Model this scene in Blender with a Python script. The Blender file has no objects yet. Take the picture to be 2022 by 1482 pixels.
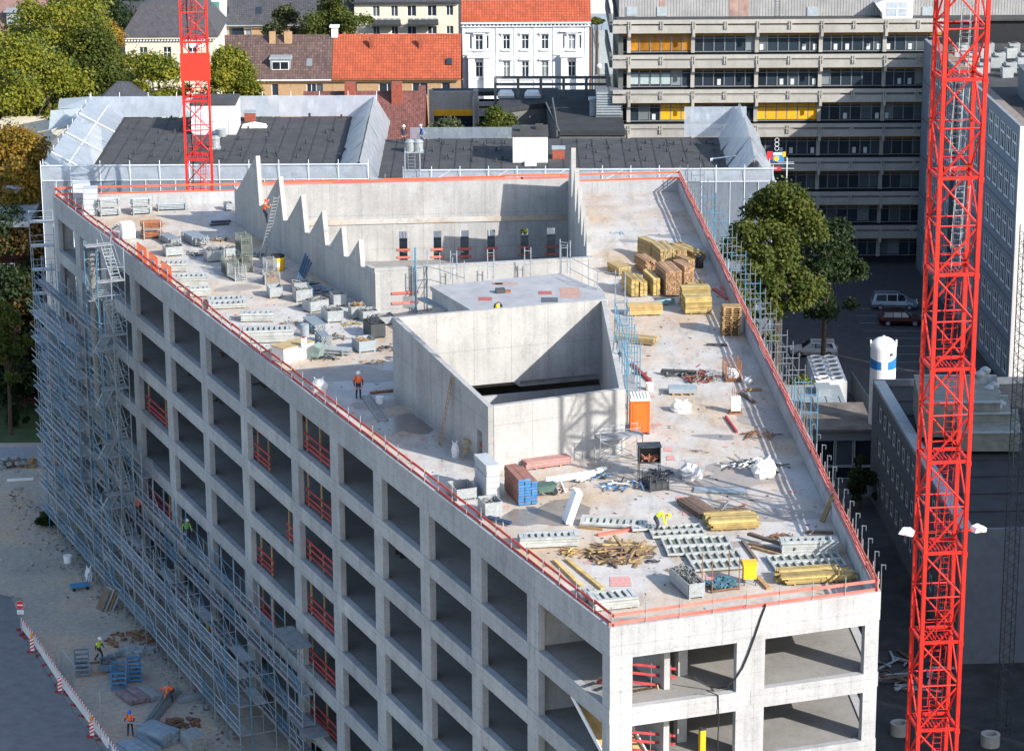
import bpy, math, random
import numpy as np
from mathutils import Vector, Matrix
from mathutils.geometry import tessellate_polygon
random.seed(7)
SC = bpy.context.scene
COL = SC.collection
R_ = math.radians
# ---------------------------------------------------------------- camera, sky, sun, exposure
CZ, FPX, PITCH, ROLL = 75.85, 5600.0, math.atan((741 + 950) / 5600.0), R_(-0.3)
_fw = Vector((0, math.cos(PITCH), -math.sin(PITCH)))
_u0 = Vector((0, math.sin(PITCH), math.cos(PITCH)))
_r0 = Vector((1, 0, 0))
_rt = _r0 * math.cos(ROLL) + _u0 * math.sin(ROLL)
_up = -_r0 * math.sin(ROLL) + _u0 * math.cos(ROLL)
cam_d = bpy.data.cameras.new('camera')
cam = bpy.data.objects.new('camera', cam_d)
COL.objects.link(cam)
cam.matrix_world = Matrix(((_rt.x, _up.x, -_fw.x, 0), (_rt.y, _up.y, -_fw.y, 0), (_rt.z, _up.z, -_fw.z, CZ), (0, 0, 0, 1)))
cam_d.sensor_width = 36
cam_d.lens = FPX / 2022 * 36
cam_d.clip_start = 1
cam_d.clip_end = 5000
SC.camera = cam
SUN_AZ, SUN_EL = -40.0, 29.0
world = bpy.data.worlds.new('World')
SC.world = world
world.use_nodes = True
_nt = world.node_tree
_bg = _nt.nodes['Background']
_sky = _nt.nodes.new('ShaderNodeTexSky')
_sky.sky_type = 'NISHITA'
_sky.sun_disc = False
_sky.sun_elevation = R_(SUN_EL)
_sky.sun_rotation = R_(90 - SUN_AZ)
_nt.links.new(_sky.outputs[0], _bg.inputs[0])
_bg.inputs[1].default_value = 0.15
sun_d = bpy.data.lights.new('sun', 'SUN')
sun_d.energy = 3.8
sun_d.angle = R_(0.5)
sun_d.color = (1.0, 0.95, 0.885)
sun = bpy.data.objects.new('sun', sun_d)
COL.objects.link(sun)
_ts = Vector((math.cos(R_(SUN_AZ)) * math.cos(R_(SUN_EL)), math.sin(R_(SUN_AZ)) * math.cos(R_(SUN_EL)), math.sin(R_(SUN_EL))))
sun.rotation_euler = (-_ts).to_track_quat('-Z', 'Y').to_euler()
sun.location = (60, 60, 120)
SC.view_settings.view_transform = 'Standard'
SC.view_settings.look = 'None'
SC.view_settings.gamma = 1
SC.view_settings.use_curve_mapping = False
SC.view_settings.exposure = 1.03
SC.cycles.max_bounces = 5
SC.cycles.diffuse_bounces = 3
SC.cycles.transparent_max_bounces = 12

# ---------------------------------------------------------------- survey helpers: sight lines of the photograph meet real planes
def ray(x, y):
    return _fw + _rt * ((x - 1011) / FPX) - _up * ((y - 741) / FPX)
def P(x, y, z=24.0):
    d = ray(x, y)
    return Vector((0, 0, CZ)) + d * ((z - CZ) / d.z)
def PY(x, y, Y):
    d = ray(x, y)
    return Vector((0, 0, CZ)) + d * (Y / d.y)
def az_of(a, b):
    return math.degrees(math.atan2(b[1] - a[1], b[0] - a[0]))
def dirv(az):
    return Vector((math.cos(R_(az)), math.sin(R_(az)), 0))

# ---------------------------------------------------------------- materials
MATS = {}
def new_mat(name):
    m = bpy.data.materials.new(name)
    m.use_nodes = True
    MATS[name] = m
    nt = m.node_tree
    return m, nt, nt.nodes['Principled BSDF']
def N(nt, t, **k):
    n = nt.nodes.new(t)
    for a, v in k.items():
        setattr(n, a, v)
    return n
def ramp(nt, src, stops):
    r = N(nt, 'ShaderNodeValToRGB')
    while len(r.color_ramp.elements) < len(stops):
        r.color_ramp.elements.new(0.5)
    for e, (p, c) in zip(r.color_ramp.elements, stops):
        e.position = p
        e.color = (*c, 1) if len(c) == 3 else c
    nt.links.new(src, r.inputs[0])
    return r.outputs[0]
def noise(nt, co, scale, detail=4, rough=0.6):
    n = N(nt, 'ShaderNodeTexNoise')
    n.inputs['Scale'].default_value = scale
    n.inputs['Detail'].default_value = detail
    n.inputs['Roughness'].default_value = rough
    if co is not None:
        nt.links.new(co, n.inputs['Vector'])
    return n.outputs['Fac']
def mix(nt, fac, a, b, mode='MIX'):
    m = N(nt, 'ShaderNodeMix', data_type='RGBA', blend_type=mode)
    if isinstance(fac, (int, float)):
        m.inputs[0].default_value = fac
    else:
        nt.links.new(fac, m.inputs[0])
    for s, v in ((m.inputs[6], a), (m.inputs[7], b)):
        if isinstance(v, tuple):
            s.default_value = (*v, 1)
        else:
            nt.links.new(v, s)
    return m.outputs[2]
def mapping(nt, co, sc):
    m = N(nt, 'ShaderNodeMapping')
    m.inputs['Scale'].default_value = sc
    nt.links.new(co, m.inputs[0])
    return m.outputs[0]
def wpos(nt):
    return N(nt, 'ShaderNodeNewGeometry').outputs['Position']
def opos(nt):
    return N(nt, 'ShaderNodeTexCoord').outputs['Object']
def bump(nt, b, h, strength=0.2, dist=0.02):
    n = N(nt, 'ShaderNodeBump')
    n.inputs['Strength'].default_value = strength
    n.inputs['Distance'].default_value = dist
    nt.links.new(h, n.inputs['Height'])
    nt.links.new(n.outputs[0], b.inputs['Normal'])
def mat(name, c, rough=0.7, var=0.15, scale=3.0, metal=0.0, spec=0.3, isl=0.0, bmp=0.0):
    """plain weathered surface: base colour broken up by noise, optional tint per piece"""
    if name in MATS:
        return MATS[name]
    m, nt, b = new_mat(name)
    lo = tuple(max(0, x * (1 - var)) for x in c)
    hi = tuple(min(1, x * (1 + var)) for x in c)
    f = noise(nt, wpos(nt), scale, 5)
    col = ramp(nt, f, [(0.3, lo), (0.7, hi)])
    if isl:
        g = N(nt, 'ShaderNodeNewGeometry')
        oi = N(nt, 'ShaderNodeObjectInfo')
        ad = N(nt, 'ShaderNodeMath', operation='ADD')
        nt.links.new(g.outputs['Random Per Island'], ad.inputs[0])
        nt.links.new(oi.outputs['Random'], ad.inputs[1])
        fr = N(nt, 'ShaderNodeMath', operation='FRACT')
        nt.links.new(ad.outputs[0], fr.inputs[0])
        t = ramp(nt, fr.outputs[0], [(0, (1 - isl,) * 3), (1, (1 + isl * 0.6,) * 3)])
        col = mix(nt, 1.0, col, t, 'MULTIPLY')
    nt.links.new(col, b.inputs['Base Color'])
    b.inputs['Roughness'].default_value = rough
    b.inputs['Metallic'].default_value = metal
    b.inputs['Specular IOR Level'].default_value = spec
    if bmp:
        bump(nt, b, noise(nt, wpos(nt), scale * 6, 4), bmp)
    return m
def concrete(name, c=(0.46, 0.45, 0.43), joints=None, streak=0.6, rot=None, jl=0.30):
    """cast concrete: clouds, rain streaks, fine relief; joints = (panel width, panel height) adds formwork lines and tie holes along local x / z"""
    m, nt, b = new_mat(name)
    w = wpos(nt)
    o = opos(nt)
    if rot is not None:
        mp_ = N(nt, 'ShaderNodeMapping')
        mp_.inputs['Rotation'].default_value = (0, 0, -R_(rot))
        nt.links.new(w, mp_.inputs[0])
        o = mp_.outputs[0]
    big = ramp(nt, noise(nt, w, 0.35, 6, 0.65), [(0.3, tuple(x * 0.80 for x in c)), (0.7, tuple(min(1, x * 1.10) for x in c))])
    fine = ramp(nt, noise(nt, w, 7, 5, 0.7), [(0.35, (0.86,) * 3), (0.7, (1.04,) * 3)])
    col = mix(nt, 1.0, big, fine, 'MULTIPLY')
    st = ramp(nt, noise(nt, mapping(nt, w, (1.7, 1.7, 0.10)), 1.0, 5, 0.7), [(0.45, (1, 1, 1)), (0.75, (0.70, 0.70, 0.71))])
    col = mix(nt, streak, col, st, 'MULTIPLY')
    oi = N(nt, 'ShaderNodeObjectInfo')
    tint = ramp(nt, oi.outputs['Random'], [(0, (0.90, 0.90, 0.91)), (1, (1.06, 1.05, 1.03))])
    col = mix(nt, 1.0, col, tint, 'MULTIPLY')
    pat = ramp(nt, noise(nt, mapping(nt, w, (0.8, 0.8, 0.5)), 1.0, 7, 0.75), [(0.56, (1, 1, 1)), (0.66, (0.80, 0.79, 0.77))])
    col = mix(nt, 0.7, col, pat, 'MULTIPLY')
    h = noise(nt, w, 20, 4)
    if joints:
        sx = N(nt, 'ShaderNodeSeparateXYZ')
        nt.links.new(o, sx.inputs[0])
        def line(src, period, half):
            d = N(nt, 'ShaderNodeMath', operation='DIVIDE')
            nt.links.new(src, d.inputs[0])
            d.inputs[1].default_value = period
            f = N(nt, 'ShaderNodeMath', operation='FRACT')
            nt.links.new(d.outputs[0], f.inputs[0])
            s = N(nt, 'ShaderNodeMath', operation='SUBTRACT')
            nt.links.new(f.outputs[0], s.inputs[0])
            s.inputs[1].default_value = 0.5
            a = N(nt, 'ShaderNodeMath', operation='ABSOLUTE')
            nt.links.new(s.outputs[0], a.inputs[0])
            g = N(nt, 'ShaderNodeMath', operation='GREATER_THAN')
            nt.links.new(a.outputs[0], g.inputs[0])
            g.inputs[1].default_value = 0.5 - half / period
            return g.outputs[0]
        lx, lz = line(sx.outputs[0], joints[0], 0.022), line(sx.outputs[2], joints[1], 0.022)
        mx = N(nt, 'ShaderNodeMath', operation='MAXIMUM')
        nt.links.new(lx, mx.inputs[0])
        nt.links.new(lz, mx.inputs[1])
        col = mix(nt, mx.outputs[0], col, mix(nt, jl, col, (0.12, 0.12, 0.12)))
        tx, tz = line(sx.outputs[0], joints[0] / 2, 0.05), line(sx.outputs[2], joints[1] / 2, 0.05)
        tm = N(nt, 'ShaderNodeMath', operation='MULTIPLY')
        nt.links.new(tx, tm.inputs[0])
        nt.links.new(tz, tm.inputs[1])
        col = mix(nt, tm.outputs[0], col, mix(nt, 0.22, col, (0.1, 0.1, 0.1)))
    nt.links.new(col, b.inputs['Base Color'])
    b.inputs['Roughness'].default_value = 0.88
    b.inputs['Specular IOR Level'].default_value = 0.25
    bump(nt, b, h, 0.15, 0.01)
    return m
def glass_mat(name, c=(0.015, 0.022, 0.03), rough=0.06):
    m, nt, b = new_mat(name)
    oi = N(nt, 'ShaderNodeObjectInfo')
    col = ramp(nt, oi.outputs['Random'], [(0, c), (0.65, tuple(x * 2.0 for x in c)), (0.86, (0.10, 0.12, 0.13)), (1, (0.22, 0.25, 0.26))])
    nt.links.new(col, b.inputs['Base Color'])
    b.inputs['Roughness'].default_value = rough
    b.inputs['Specular IOR Level'].default_value = 0.7
    return m
def tile_mat(name, c, sx, sz, dark=0.6, var=0.25):
    """roof tiles / corrugated sheet: rows along local x and up the slope (local y)"""
    m, nt, b = new_mat(name)
    o = opos(nt)
    br = N(nt, 'ShaderNodeTexBrick')
    br.offset = 0.0
    nt.links.new(o, br.inputs['Vector'])
    br.inputs['Scale'].default_value = 1
    br.inputs['Brick Width'].default_value = sx
    br.inputs['Row Height'].default_value = sz
    br.inputs['Mortar Size'].default_value = min(sx, sz) * 0.13
    br.inputs['Mortar Smooth'].default_value = 0.6
    br.inputs['Color1'].default_value = (*[x * (1 - var) for x in c], 1)
    br.inputs['Color2'].default_value = (*[min(1, x * (1 + var)) for x in c], 1)
    br.inputs['Mortar'].default_value = (*[x * dark for x in c], 1)
    f = ramp(nt, noise(nt, o, 0.5, 6, 0.7), [(0.3, (0.72,) * 3), (0.7, (1.12,) * 3)])
    col = mix(nt, 1.0, br.outputs['Color'], f, 'MULTIPLY')
    nt.links.new(col, b.inputs['Base Color'])
    b.inputs['Roughness'].default_value = 0.75
    inv = N(nt, 'ShaderNodeMath', operation='SUBTRACT')
    inv.inputs[0].default_value = 1
    nt.links.new(br.outputs['Fac'], inv.inputs[1])
    bump(nt, b, inv.outputs[0], 0.5, 0.03)
    return m
def leaf_mat(name, c1, c2, c3):
    m, nt, b = new_mat(name)
    g = N(nt, 'ShaderNodeNewGeometry')
    col = ramp(nt, g.outputs['Random Per Island'], [(0, c1), (0.55, c2), (1, c3)])
    f = ramp(nt, noise(nt, g.outputs['Position'], 0.45, 3), [(0.35, (0.65, 0.75, 0.7)), (0.65, (1.25, 1.15, 1.0))])
    col = mix(nt, 1.0, col, f, 'MULTIPLY')
    nt.links.new(col, b.inputs['Base Color'])
    b.inputs['Roughness'].default_value = 0.6
    b.inputs['Specular IOR Level'].default_value = 0.25
    tr = N(nt, 'ShaderNodeBsdfTranslucent')
    nt.links.new(col, tr.inputs[0])
    mx = N(nt, 'ShaderNodeMixShader')
    mx.inputs[0].default_value = 0.30
    nt.links.new(b.outputs[0], mx.inputs[1])
    nt.links.new(tr.outputs[0], mx.inputs[2])
    nt.links.new(mx.outputs[0], nt.nodes['Material Output'].inputs[0])
    return m
def sheet_mat(name, c, clear=0.3):
    """thin milky scaffold sheeting"""
    m, nt, b = new_mat(name)
    f = noise(nt, wpos(nt), 1.3, 6, 0.7)
    col = ramp(nt, f, [(0.3, tuple(x * 0.85 for x in c)), (0.7, c)])
    nt.links.new(col, b.inputs['Base Color'])
    b.inputs['Roughness'].default_value = 0.22
    b.inputs['Specular IOR Level'].default_value = 0.5
    bump(nt, b, noise(nt, mapping(nt, wpos(nt), (1, 1, 0.6)), 2.0, 5, 0.6), 0.35, 0.2)
    tl = N(nt, 'ShaderNodeBsdfTranslucent')
    nt.links.new(col, tl.inputs[0])
    tp = N(nt, 'ShaderNodeBsdfTransparent')
    tp.inputs[0].default_value = (0.92, 0.95, 1, 1)
    m1 = N(nt, 'ShaderNodeMixShader')
    m1.inputs[0].default_value = 0.35
    nt.links.new(b.outputs[0], m1.inputs[1])
    nt.links.new(tl.outputs[0], m1.inputs[2])
    m2 = N(nt, 'ShaderNodeMixShader')
    m2.inputs[0].default_value = clear
    nt.links.new(m1.outputs[0], m2.inputs[1])
    nt.links.new(tp.outputs[0], m2.inputs[2])
    nt.links.new(m2.outputs[0], nt.nodes['Material Output'].inputs[0])
    return m

M_CON = concrete('cast_concrete', (0.415, 0.42, 0.425))
M_CONJ = concrete('panelled_concrete', (0.42, 0.415, 0.40), (2.4, 2.7), 0.75)
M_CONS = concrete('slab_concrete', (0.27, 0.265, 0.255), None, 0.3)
M_RED = mat('red_board', (0.33, 0.04, 0.045), 0.7, 0.25, 2.0, isl=0.25)
M_ORG = mat('orange_plastic', (0.78, 0.13, 0.02), 0.5, 0.08)
M_STEEL = mat('galvanised_steel', (0.34, 0.365, 0.37), 0.5, 0.2, 5, 0.35, 0.4)
M_TUBE = mat('scaffold_tube', (0.30, 0.34, 0.38), 0.5, 0.25, 4, 0.3, 0.4)
M_TUBEB = mat('blue_tube', (0.07, 0.22, 0.34), 0.5, 0.2, 4, 0.1, 0.4)
M_ALU = mat('aluminium_panel', (0.40, 0.415, 0.395), 0.6, 0.22, 2.2, 0.1, 0.4, isl=0.15)
M_PLY = mat('plywood', (0.42, 0.31, 0.15), 0.7, 0.2, 2.5, isl=0.2)
M_WOOD = mat('weathered_timber', (0.33, 0.21, 0.10), 0.8, 0.3, 3, isl=0.35)
M_YEL = mat('yellow_timber', (0.44, 0.32, 0.12), 0.65, 0.3, 2.0, isl=0.42)
M_DARKW = mat('dark_timber', (0.16, 0.11, 0.08), 0.8, 0.3, 3, isl=0.4)
M_WHITE = mat('white_paint', (0.76, 0.76, 0.74), 0.55, 0.06)
M_BLACK = mat('black_rubber', (0.02, 0.02, 0.022), 0.7, 0.2)
M_DARK = mat('dark_metal', (0.05, 0.055, 0.06), 0.6, 0.2)
M_RUST = mat('rusty_steel', (0.24, 0.10, 0.05), 0.8, 0.3, 4)
M_BLUE = mat('blue_paint', (0.05, 0.20, 0.42), 0.5, 0.2, 3, isl=0.2)
M_YPLA = mat('yellow_plastic', (0.75, 0.42, 0.02), 0.5, 0.1)
M_BAG = mat('white_sack', (0.68, 0.68, 0.67), 0.8, 0.12, 4, bmp=0.4)
M_CRANE = mat('crane_red', (0.56, 0.022, 0.014), 0.5, 0.22, 2.5, 0, 0.3, isl=0.18)
M_ASPH = mat('asphalt', (0.16, 0.162, 0.17), 0.9, 0.2, 1.2, bmp=0.2)
M_GLASS = glass_mat('window_glass')
M_GLASSD = glass_mat('dark_glass', (0.008, 0.012, 0.018))
M_LINE = mat('road_paint', (0.62, 0.62, 0.6), 0.8, 0.15, 4)

# ---------------------------------------------------------------- mesh and object helpers
class MB:
    def __init__(s):
        s.v, s.f, s.m = [], [], []
    def add(s, vs, fs, mi=0):
        o = len(s.v)
        s.v += [tuple(p) for p in vs]
        s.f += [tuple(i + o for i in f) for f in fs]
        s.m += [mi] * len(fs)
        return s
    BF = ((0, 3, 2, 1), (4, 5, 6, 7), (0, 1, 5, 4), (1, 2, 6, 5), (2, 3, 7, 6), (3, 0, 4, 7))
    def box(s, x0, y0, z0, x1, y1, z1, mi=0):
        return s.add(((x0, y0, z0), (x1, y0, z0), (x1, y1, z0), (x0, y1, z0), (x0, y0, z1), (x1, y0, z1), (x1, y1, z1), (x0, y1, z1)), MB.BF, mi)
    def cbox(s, c, d, mi=0, M=None):
        x, y, z = (q / 2 for q in d)
        vs = [Vector(p) for p in ((-x, -y, -z), (x, -y, -z), (x, y, -z), (-x, y, -z), (-x, -y, z), (x, -y, z), (x, y, z), (-x, y, z))]
        if M is not None:
            vs = [M @ p for p in vs]
        return s.add([p + Vector(c) for p in vs], MB.BF, mi)
    def bar(s, a, b, w, h=None, mi=0, up=(0, 0, 1)):
        a, b = Vector(a), Vector(b)
        h = w if h is None else h
        d = (b - a).normalized()
        up = Vector(up)
        if abs(d.dot(up)) > 0.98:
            up = Vector((0, 1, 0))
        x = d.cross(up).normalized() * (w / 2)
        y = x.cross(d).normalized() * (h / 2)
        return s.add([a - x - y, a + x - y, a + x + y, a - x + y, b - x - y, b + x - y, b + x + y, b - x + y], MB.BF, mi)
    def tube(s, a, b, r, n=6, mi=0, r2=None):
        a, b = Vector(a), Vector(b)
        r2 = r if r2 is None else r2
        d = (b - a).normalized()
        up = Vector((0, 0, 1)) if abs(d.z) < 0.95 else Vector((1, 0, 0))
        x = d.cross(up).normalized()
        y = x.cross(d)
        vs = []
        for c, q in ((a, r), (b, r2)):
            for i in range(n):
                t = 2 * math.pi * i / n
                vs.append(c + (x * math.cos(t) + y * math.sin(t)) * q)
        fs = [(i, (i + 1) % n, n + (i + 1) % n, n + i) for i in range(n)] + [tuple(range(n - 1, -1, -1)), tuple(range(n, 2 * n))]
        return s.add(vs, fs, mi)
    def prism(s, poly, z0, z1, mi=0):
        n = len(poly)
        vs = [(p[0], p[1], z0) for p in poly] + [(p[0], p[1], z1) for p in poly]
        fs = [(i, (i + 1) % n, n + (i + 1) % n, n + i) for i in range(n)] + [tuple(range(n - 1, -1, -1)), tuple(range(n, 2 * n))]
        return s.add(vs, fs, mi)
    def profile(s, pts, y0, y1, mi=0):
        """pts = (x, z) outline extruded along y"""
        n = len(pts)
        vs = [(p[0], y0, p[1]) for p in pts] + [(p[0], y1, p[1]) for p in pts]
        fs = [(i, (i + 1) % n, n + (i + 1) % n, n + i) for i in range(n)] + [tuple(range(n - 1, -1, -1)), tuple(range(n, 2 * n))]
        return s.add(vs, fs, mi)
    def lathe(s, prof, n=16, c=(0, 0), mi=0):
        vs, fs = [], []
        for r, z in prof:
            for i in range(n):
                t = 2 * math.pi * i / n
                vs.append((c[0] + r * math.cos(t), c[1] + r * math.sin(t), z))
        for k in range(len(prof) - 1):
            for i in range(n):
                j = (i + 1) % n
                fs.append((k * n + i, k * n + j, (k + 1) * n + j, (k + 1) * n + i))
        fs.append(tuple(range(n - 1, -1, -1)))
        fs.append(tuple(range((len(prof) - 1) * n, len(prof) * n)))
        return s.add(vs, fs, mi)
    def mesh(s, name, *mats):
        me = bpy.data.meshes.new(name)
        me.from_pydata(s.v, [], s.f)
        for q in mats:
            me.materials.append(q)
        if len(mats) > 1:
            me.polygons.foreach_set('material_index', s.m)
        me.validate()
        me.update()
        return me
def ob(name, me, parent=None, loc=(0, 0, 0), rz=0.0, **k):
    if isinstance(me, MB):
        me = me.mesh(name, *k.pop('m'))
    o = bpy.data.objects.new(name, me)
    COL.objects.link(o)
    o.parent = parent
    o.location = loc
    o.rotation_euler = k.pop('rot', (0, 0, R_(rz)))
    for a, v in k.items():
        if v is not None:
            o[a] = v
    return o
def thing(name, label, cat, loc=(0, 0, 0), rz=0.0, group=None):
    return ob(name, None, None, loc, rz, label=label, category=cat, group=group)
def solo(name, mb, mats, label, cat, loc=(0, 0, 0), rz=0.0, group=None):
    return ob(name, mb, None, loc, rz, m=mats if isinstance(mats, (list, tuple)) else (mats,), label=label, category=cat, group=group)
def struct(name, mb, m, loc=(0, 0, 0), rz=0.0):
    return ob(name, mb, None, loc, rz, m=(m,), kind='structure')
def dup(root, loc, rz=None, label=None, group=None):
    r = root.copy()
    COL.objects.link(r)
    r.location = loc
    if rz is not None:
        r.rotation_euler = (0, 0, R_(rz))
    if label:
        r['label'] = label
    if group:
        r['group'] = group
    for ch in list(root.children):
        c = ch.copy()
        COL.objects.link(c)
        c.parent = r
        for g in list(ch.children):
            d = g.copy()
            COL.objects.link(d)
            d.parent = c
    return r
def walls_with_holes(L, H, T, holes, z0=0.0, x0=0.0):
    """a wall in local x / z, thickness 0..T along y, real openings (xa, za, xb, zb)"""
    xs = sorted({x0, x0 + L} | {q for h in holes for q in (h[0], h[2])})
    zs = sorted({z0, z0 + H} | {q for h in holes for q in (h[1], h[3])})
    nx, nz = len(xs), len(zs)
    mb = MB()
    vs = [(x, y, z) for y in (0, T) for z in zs for x in xs]
    id_ = lambda i, j, k: k * nx * nz + j * nx + i
    solid = {}
    for i in range(nx - 1):
        for j in range(nz - 1):
            cx, cz = (xs[i] + xs[i + 1]) / 2, (zs[j] + zs[j + 1]) / 2
            solid[i, j] = not any(h[0] < cx < h[2] and h[1] < cz < h[3] for h in holes)
    fs = []
    for (i, j), v in solid.items():
        if not v:
            continue
        fs.append((id_(i, j, 0), id_(i + 1, j, 0), id_(i + 1, j + 1, 0), id_(i, j + 1, 0)))
        fs.append((id_(i, j, 1), id_(i, j + 1, 1), id_(i + 1, j + 1, 1), id_(i + 1, j, 1)))
        if not solid.get((i - 1, j)):
            fs.append((id_(i, j, 0), id_(i, j + 1, 0), id_(i, j + 1, 1), id_(i, j, 1)))
        if not solid.get((i + 1, j)):
            fs.append((id_(i + 1, j, 0), id_(i + 1, j, 1), id_(i + 1, j + 1, 1), id_(i + 1, j + 1, 0)))
        if not solid.get((i, j - 1)):
            fs.append((id_(i, j, 0), id_(i, j, 1), id_(i + 1, j, 1), id_(i + 1, j, 0)))
        if not solid.get((i, j + 1)):
            fs.append((id_(i, j + 1, 0), id_(i + 1, j + 1, 0), id_(i + 1, j + 1, 1), id_(i, j + 1, 1)))
    mb.add(vs, fs)
    return mb
# ================================================================ SETTING
def ground_mat():
    m, nt, b = new_mat('site_ground')
    w = wpos(nt)
    big = ramp(nt, noise(nt, w, 0.09, 6, 0.65), [(0.35, (0.30, 0.27, 0.24)), (0.50, (0.40, 0.35, 0.29)), (0.66, (0.50, 0.385, 0.27))])
    fine = ramp(nt, noise(nt, w, 2.5, 6, 0.75), [(0.3, (0.7,) * 3), (0.7, (1.2,) * 3)])
    nt.links.new(mix(nt, 1.0, big, fine, 'MULTIPLY'), b.inputs['Base Color'])
    b.inputs['Roughness'].default_value = 0.95
    bump(nt, b, noise(nt, w, 5, 5), 0.4, 0.05)
    return m
M_GROUND = ground_mat()
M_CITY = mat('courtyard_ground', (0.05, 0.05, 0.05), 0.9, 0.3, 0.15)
M_GRASS = mat('lawn', (0.055, 0.085, 0.03), 0.9, 0.3, 0.8, bmp=0.5)
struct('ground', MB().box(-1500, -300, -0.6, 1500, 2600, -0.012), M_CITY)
_yard = [P(-160, 800, 0), P(150, 800, 0), P(330, 900, 0), Vector((-3, 130, 0)), Vector((-3, 60, 0)), Vector((-80, 60, 0)), Vector((-90, 180, 0))]
struct('construction_yard', MB().prism(_yard, -0.3, 0.0), M_GROUND)
struct('lawn', MB().prism([P(-200, 690, 0), P(120, 690, 0), P(120, 873, 0), P(-200, 876, 0)], -0.2, 0.05), M_GRASS)
struct('footpath', MB().prism([P(-200, 884, 0), P(118, 882, 0), P(122, 905, 0), P(-200, 908, 0)], -0.2, 0.012), mat('path_paving', (0.26, 0.27, 0.28), 0.9, 0.15, 2))
_road = [P(-30, 1165, 0), P(20, 1178, 0), P(52, 1260, 0), P(118, 1368, 0), P(182, 1455, 0), P(245, 1530, 0), P(330, 1640, 0), P(-260, 1640, 0), P(-260, 1165, 0)]
struct('road', MB().prism(_road, -0.3, 0.03), M_ASPH)
_k = MB()
for a, b in zip(_road[1:6], _road[2:7]):
    _k.bar(a + Vector((0.14, 0, 0.03)), b + Vector((0.14, 0, 0.03)), 0.22, 0.16)
struct('kerb', _k, mat('kerb_stone', (0.20, 0.20, 0.20), 0.9, 0.2))
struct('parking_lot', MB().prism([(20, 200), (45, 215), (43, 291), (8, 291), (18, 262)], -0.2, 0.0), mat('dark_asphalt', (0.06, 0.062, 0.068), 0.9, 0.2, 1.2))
_ml = MB()
for i in range(12):
    y = 244 + i * 2.7
    _ml.prism([(34.2, y), (40.6, y - 0.15), (40.6, y - 0.03), (34.2, y + 0.12)], 0.004, 0.008)
struct('parking_marking', _ml, mat('worn_line', (0.25, 0.25, 0.25), 0.9, 0.3, 3))
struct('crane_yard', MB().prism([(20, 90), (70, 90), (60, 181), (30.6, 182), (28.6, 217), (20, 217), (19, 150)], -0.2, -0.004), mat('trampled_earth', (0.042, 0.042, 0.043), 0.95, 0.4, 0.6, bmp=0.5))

# ================================================================ THE CONCRETE SHELL
C, R, B, L = P(1205, 1238, 25), P(1738, 1167, 25), P(1345, 352, 25), P(105, 385, 25)
C.z = R.z = B.z = L.z = 0
AZ_F, AZ_R, AZ_B, AZ_L = az_of(C, R), az_of(R, B), az_of(B, L), az_of(L, C)
CORN = [C, R, B, L]
def ring(off):
    """outline of the building moved outward by off (counter-clockwise corners C R B L)"""
    out = []
    for i in range(4):
        p, q, r = CORN[i - 1], CORN[i], CORN[(i + 1) % 4]
        d1, d2 = (q - p).normalized(), (r - q).normalized()
        n1, n2 = Vector((d1.y, -d1.x, 0)), Vector((d2.y, -d2.x, 0))
        m = (n1 + n2)
        m = m / m.dot(n1)
        out.append(q + m * off)
    return out
shell = thing('concrete_building', 'big unfinished grey concrete building shell with open window grid', 'building', (0, 0, 0))
FZT, FZB, ST = 23.3, 20.7, 3.6
side_len = [(CORN[(i + 1) % 4] - CORN[i]).length for i in range(4)]
bays_left = [(0.84, 8.32), (9.68, 15.57), (16.98, 22.8), (24.16, 29.93), (31.26, 37.04), (38.38, 44.18), (45.46, 53.89), (55.2, 62.15), (63.43, 70.36), (71.67, 78.51), (79.8, 86.0), (87.3, 93.1), (94.4, 99.3)]
LL = side_len[3]
M_CONF = [concrete('facade_concrete_%d' % i_, (0.415, 0.42, 0.425), (1.75, 1.2), 0.7, a_, 0.2) for i_, a_ in enumerate((AZ_F, AZ_R, AZ_B, AZ_L))]
bays = [
    [(1.16, 6.62), (8.12, 13.5)],
    [(0.9 + 6.95 * i, 0.9 + 6.95 * i + 5.6) for i in range(13)],
    [(0.9 + 7.0 * i, 0.9 + 7.0 * i + 5.7) for i in range(7)],
    [(LL - b, LL - a) for a, b in reversed(bays_left)],
]
def seg_prism(i, t0, t1, o_out, o_in, z0, z1, mb=None):
    """piece of a facade band on side i between distances t0..t1 (mitred at the corners)"""
    A, A2 = ring(o_out), ring(o_in)
    j = (i + 1) % 4
    Ln = side_len[i]
    d = (CORN[j] - CORN[i]).normalized()
    n = Vector((d.y, -d.x, 0))
    def pt(ringpts, off, t):
        if t <= 0:
            return ringpts[i]
        if t >= Ln:
            return ringpts[j]
        return CORN[i] + d * t + n * off
    mb = mb or MB()
    mb.prism([pt(A, o_out, t0), pt(A, o_out, t1), pt(A2, o_in, t1), pt(A2, o_in, t0)], z0, z1)
    return mb
rnd = random.Random(3)
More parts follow.
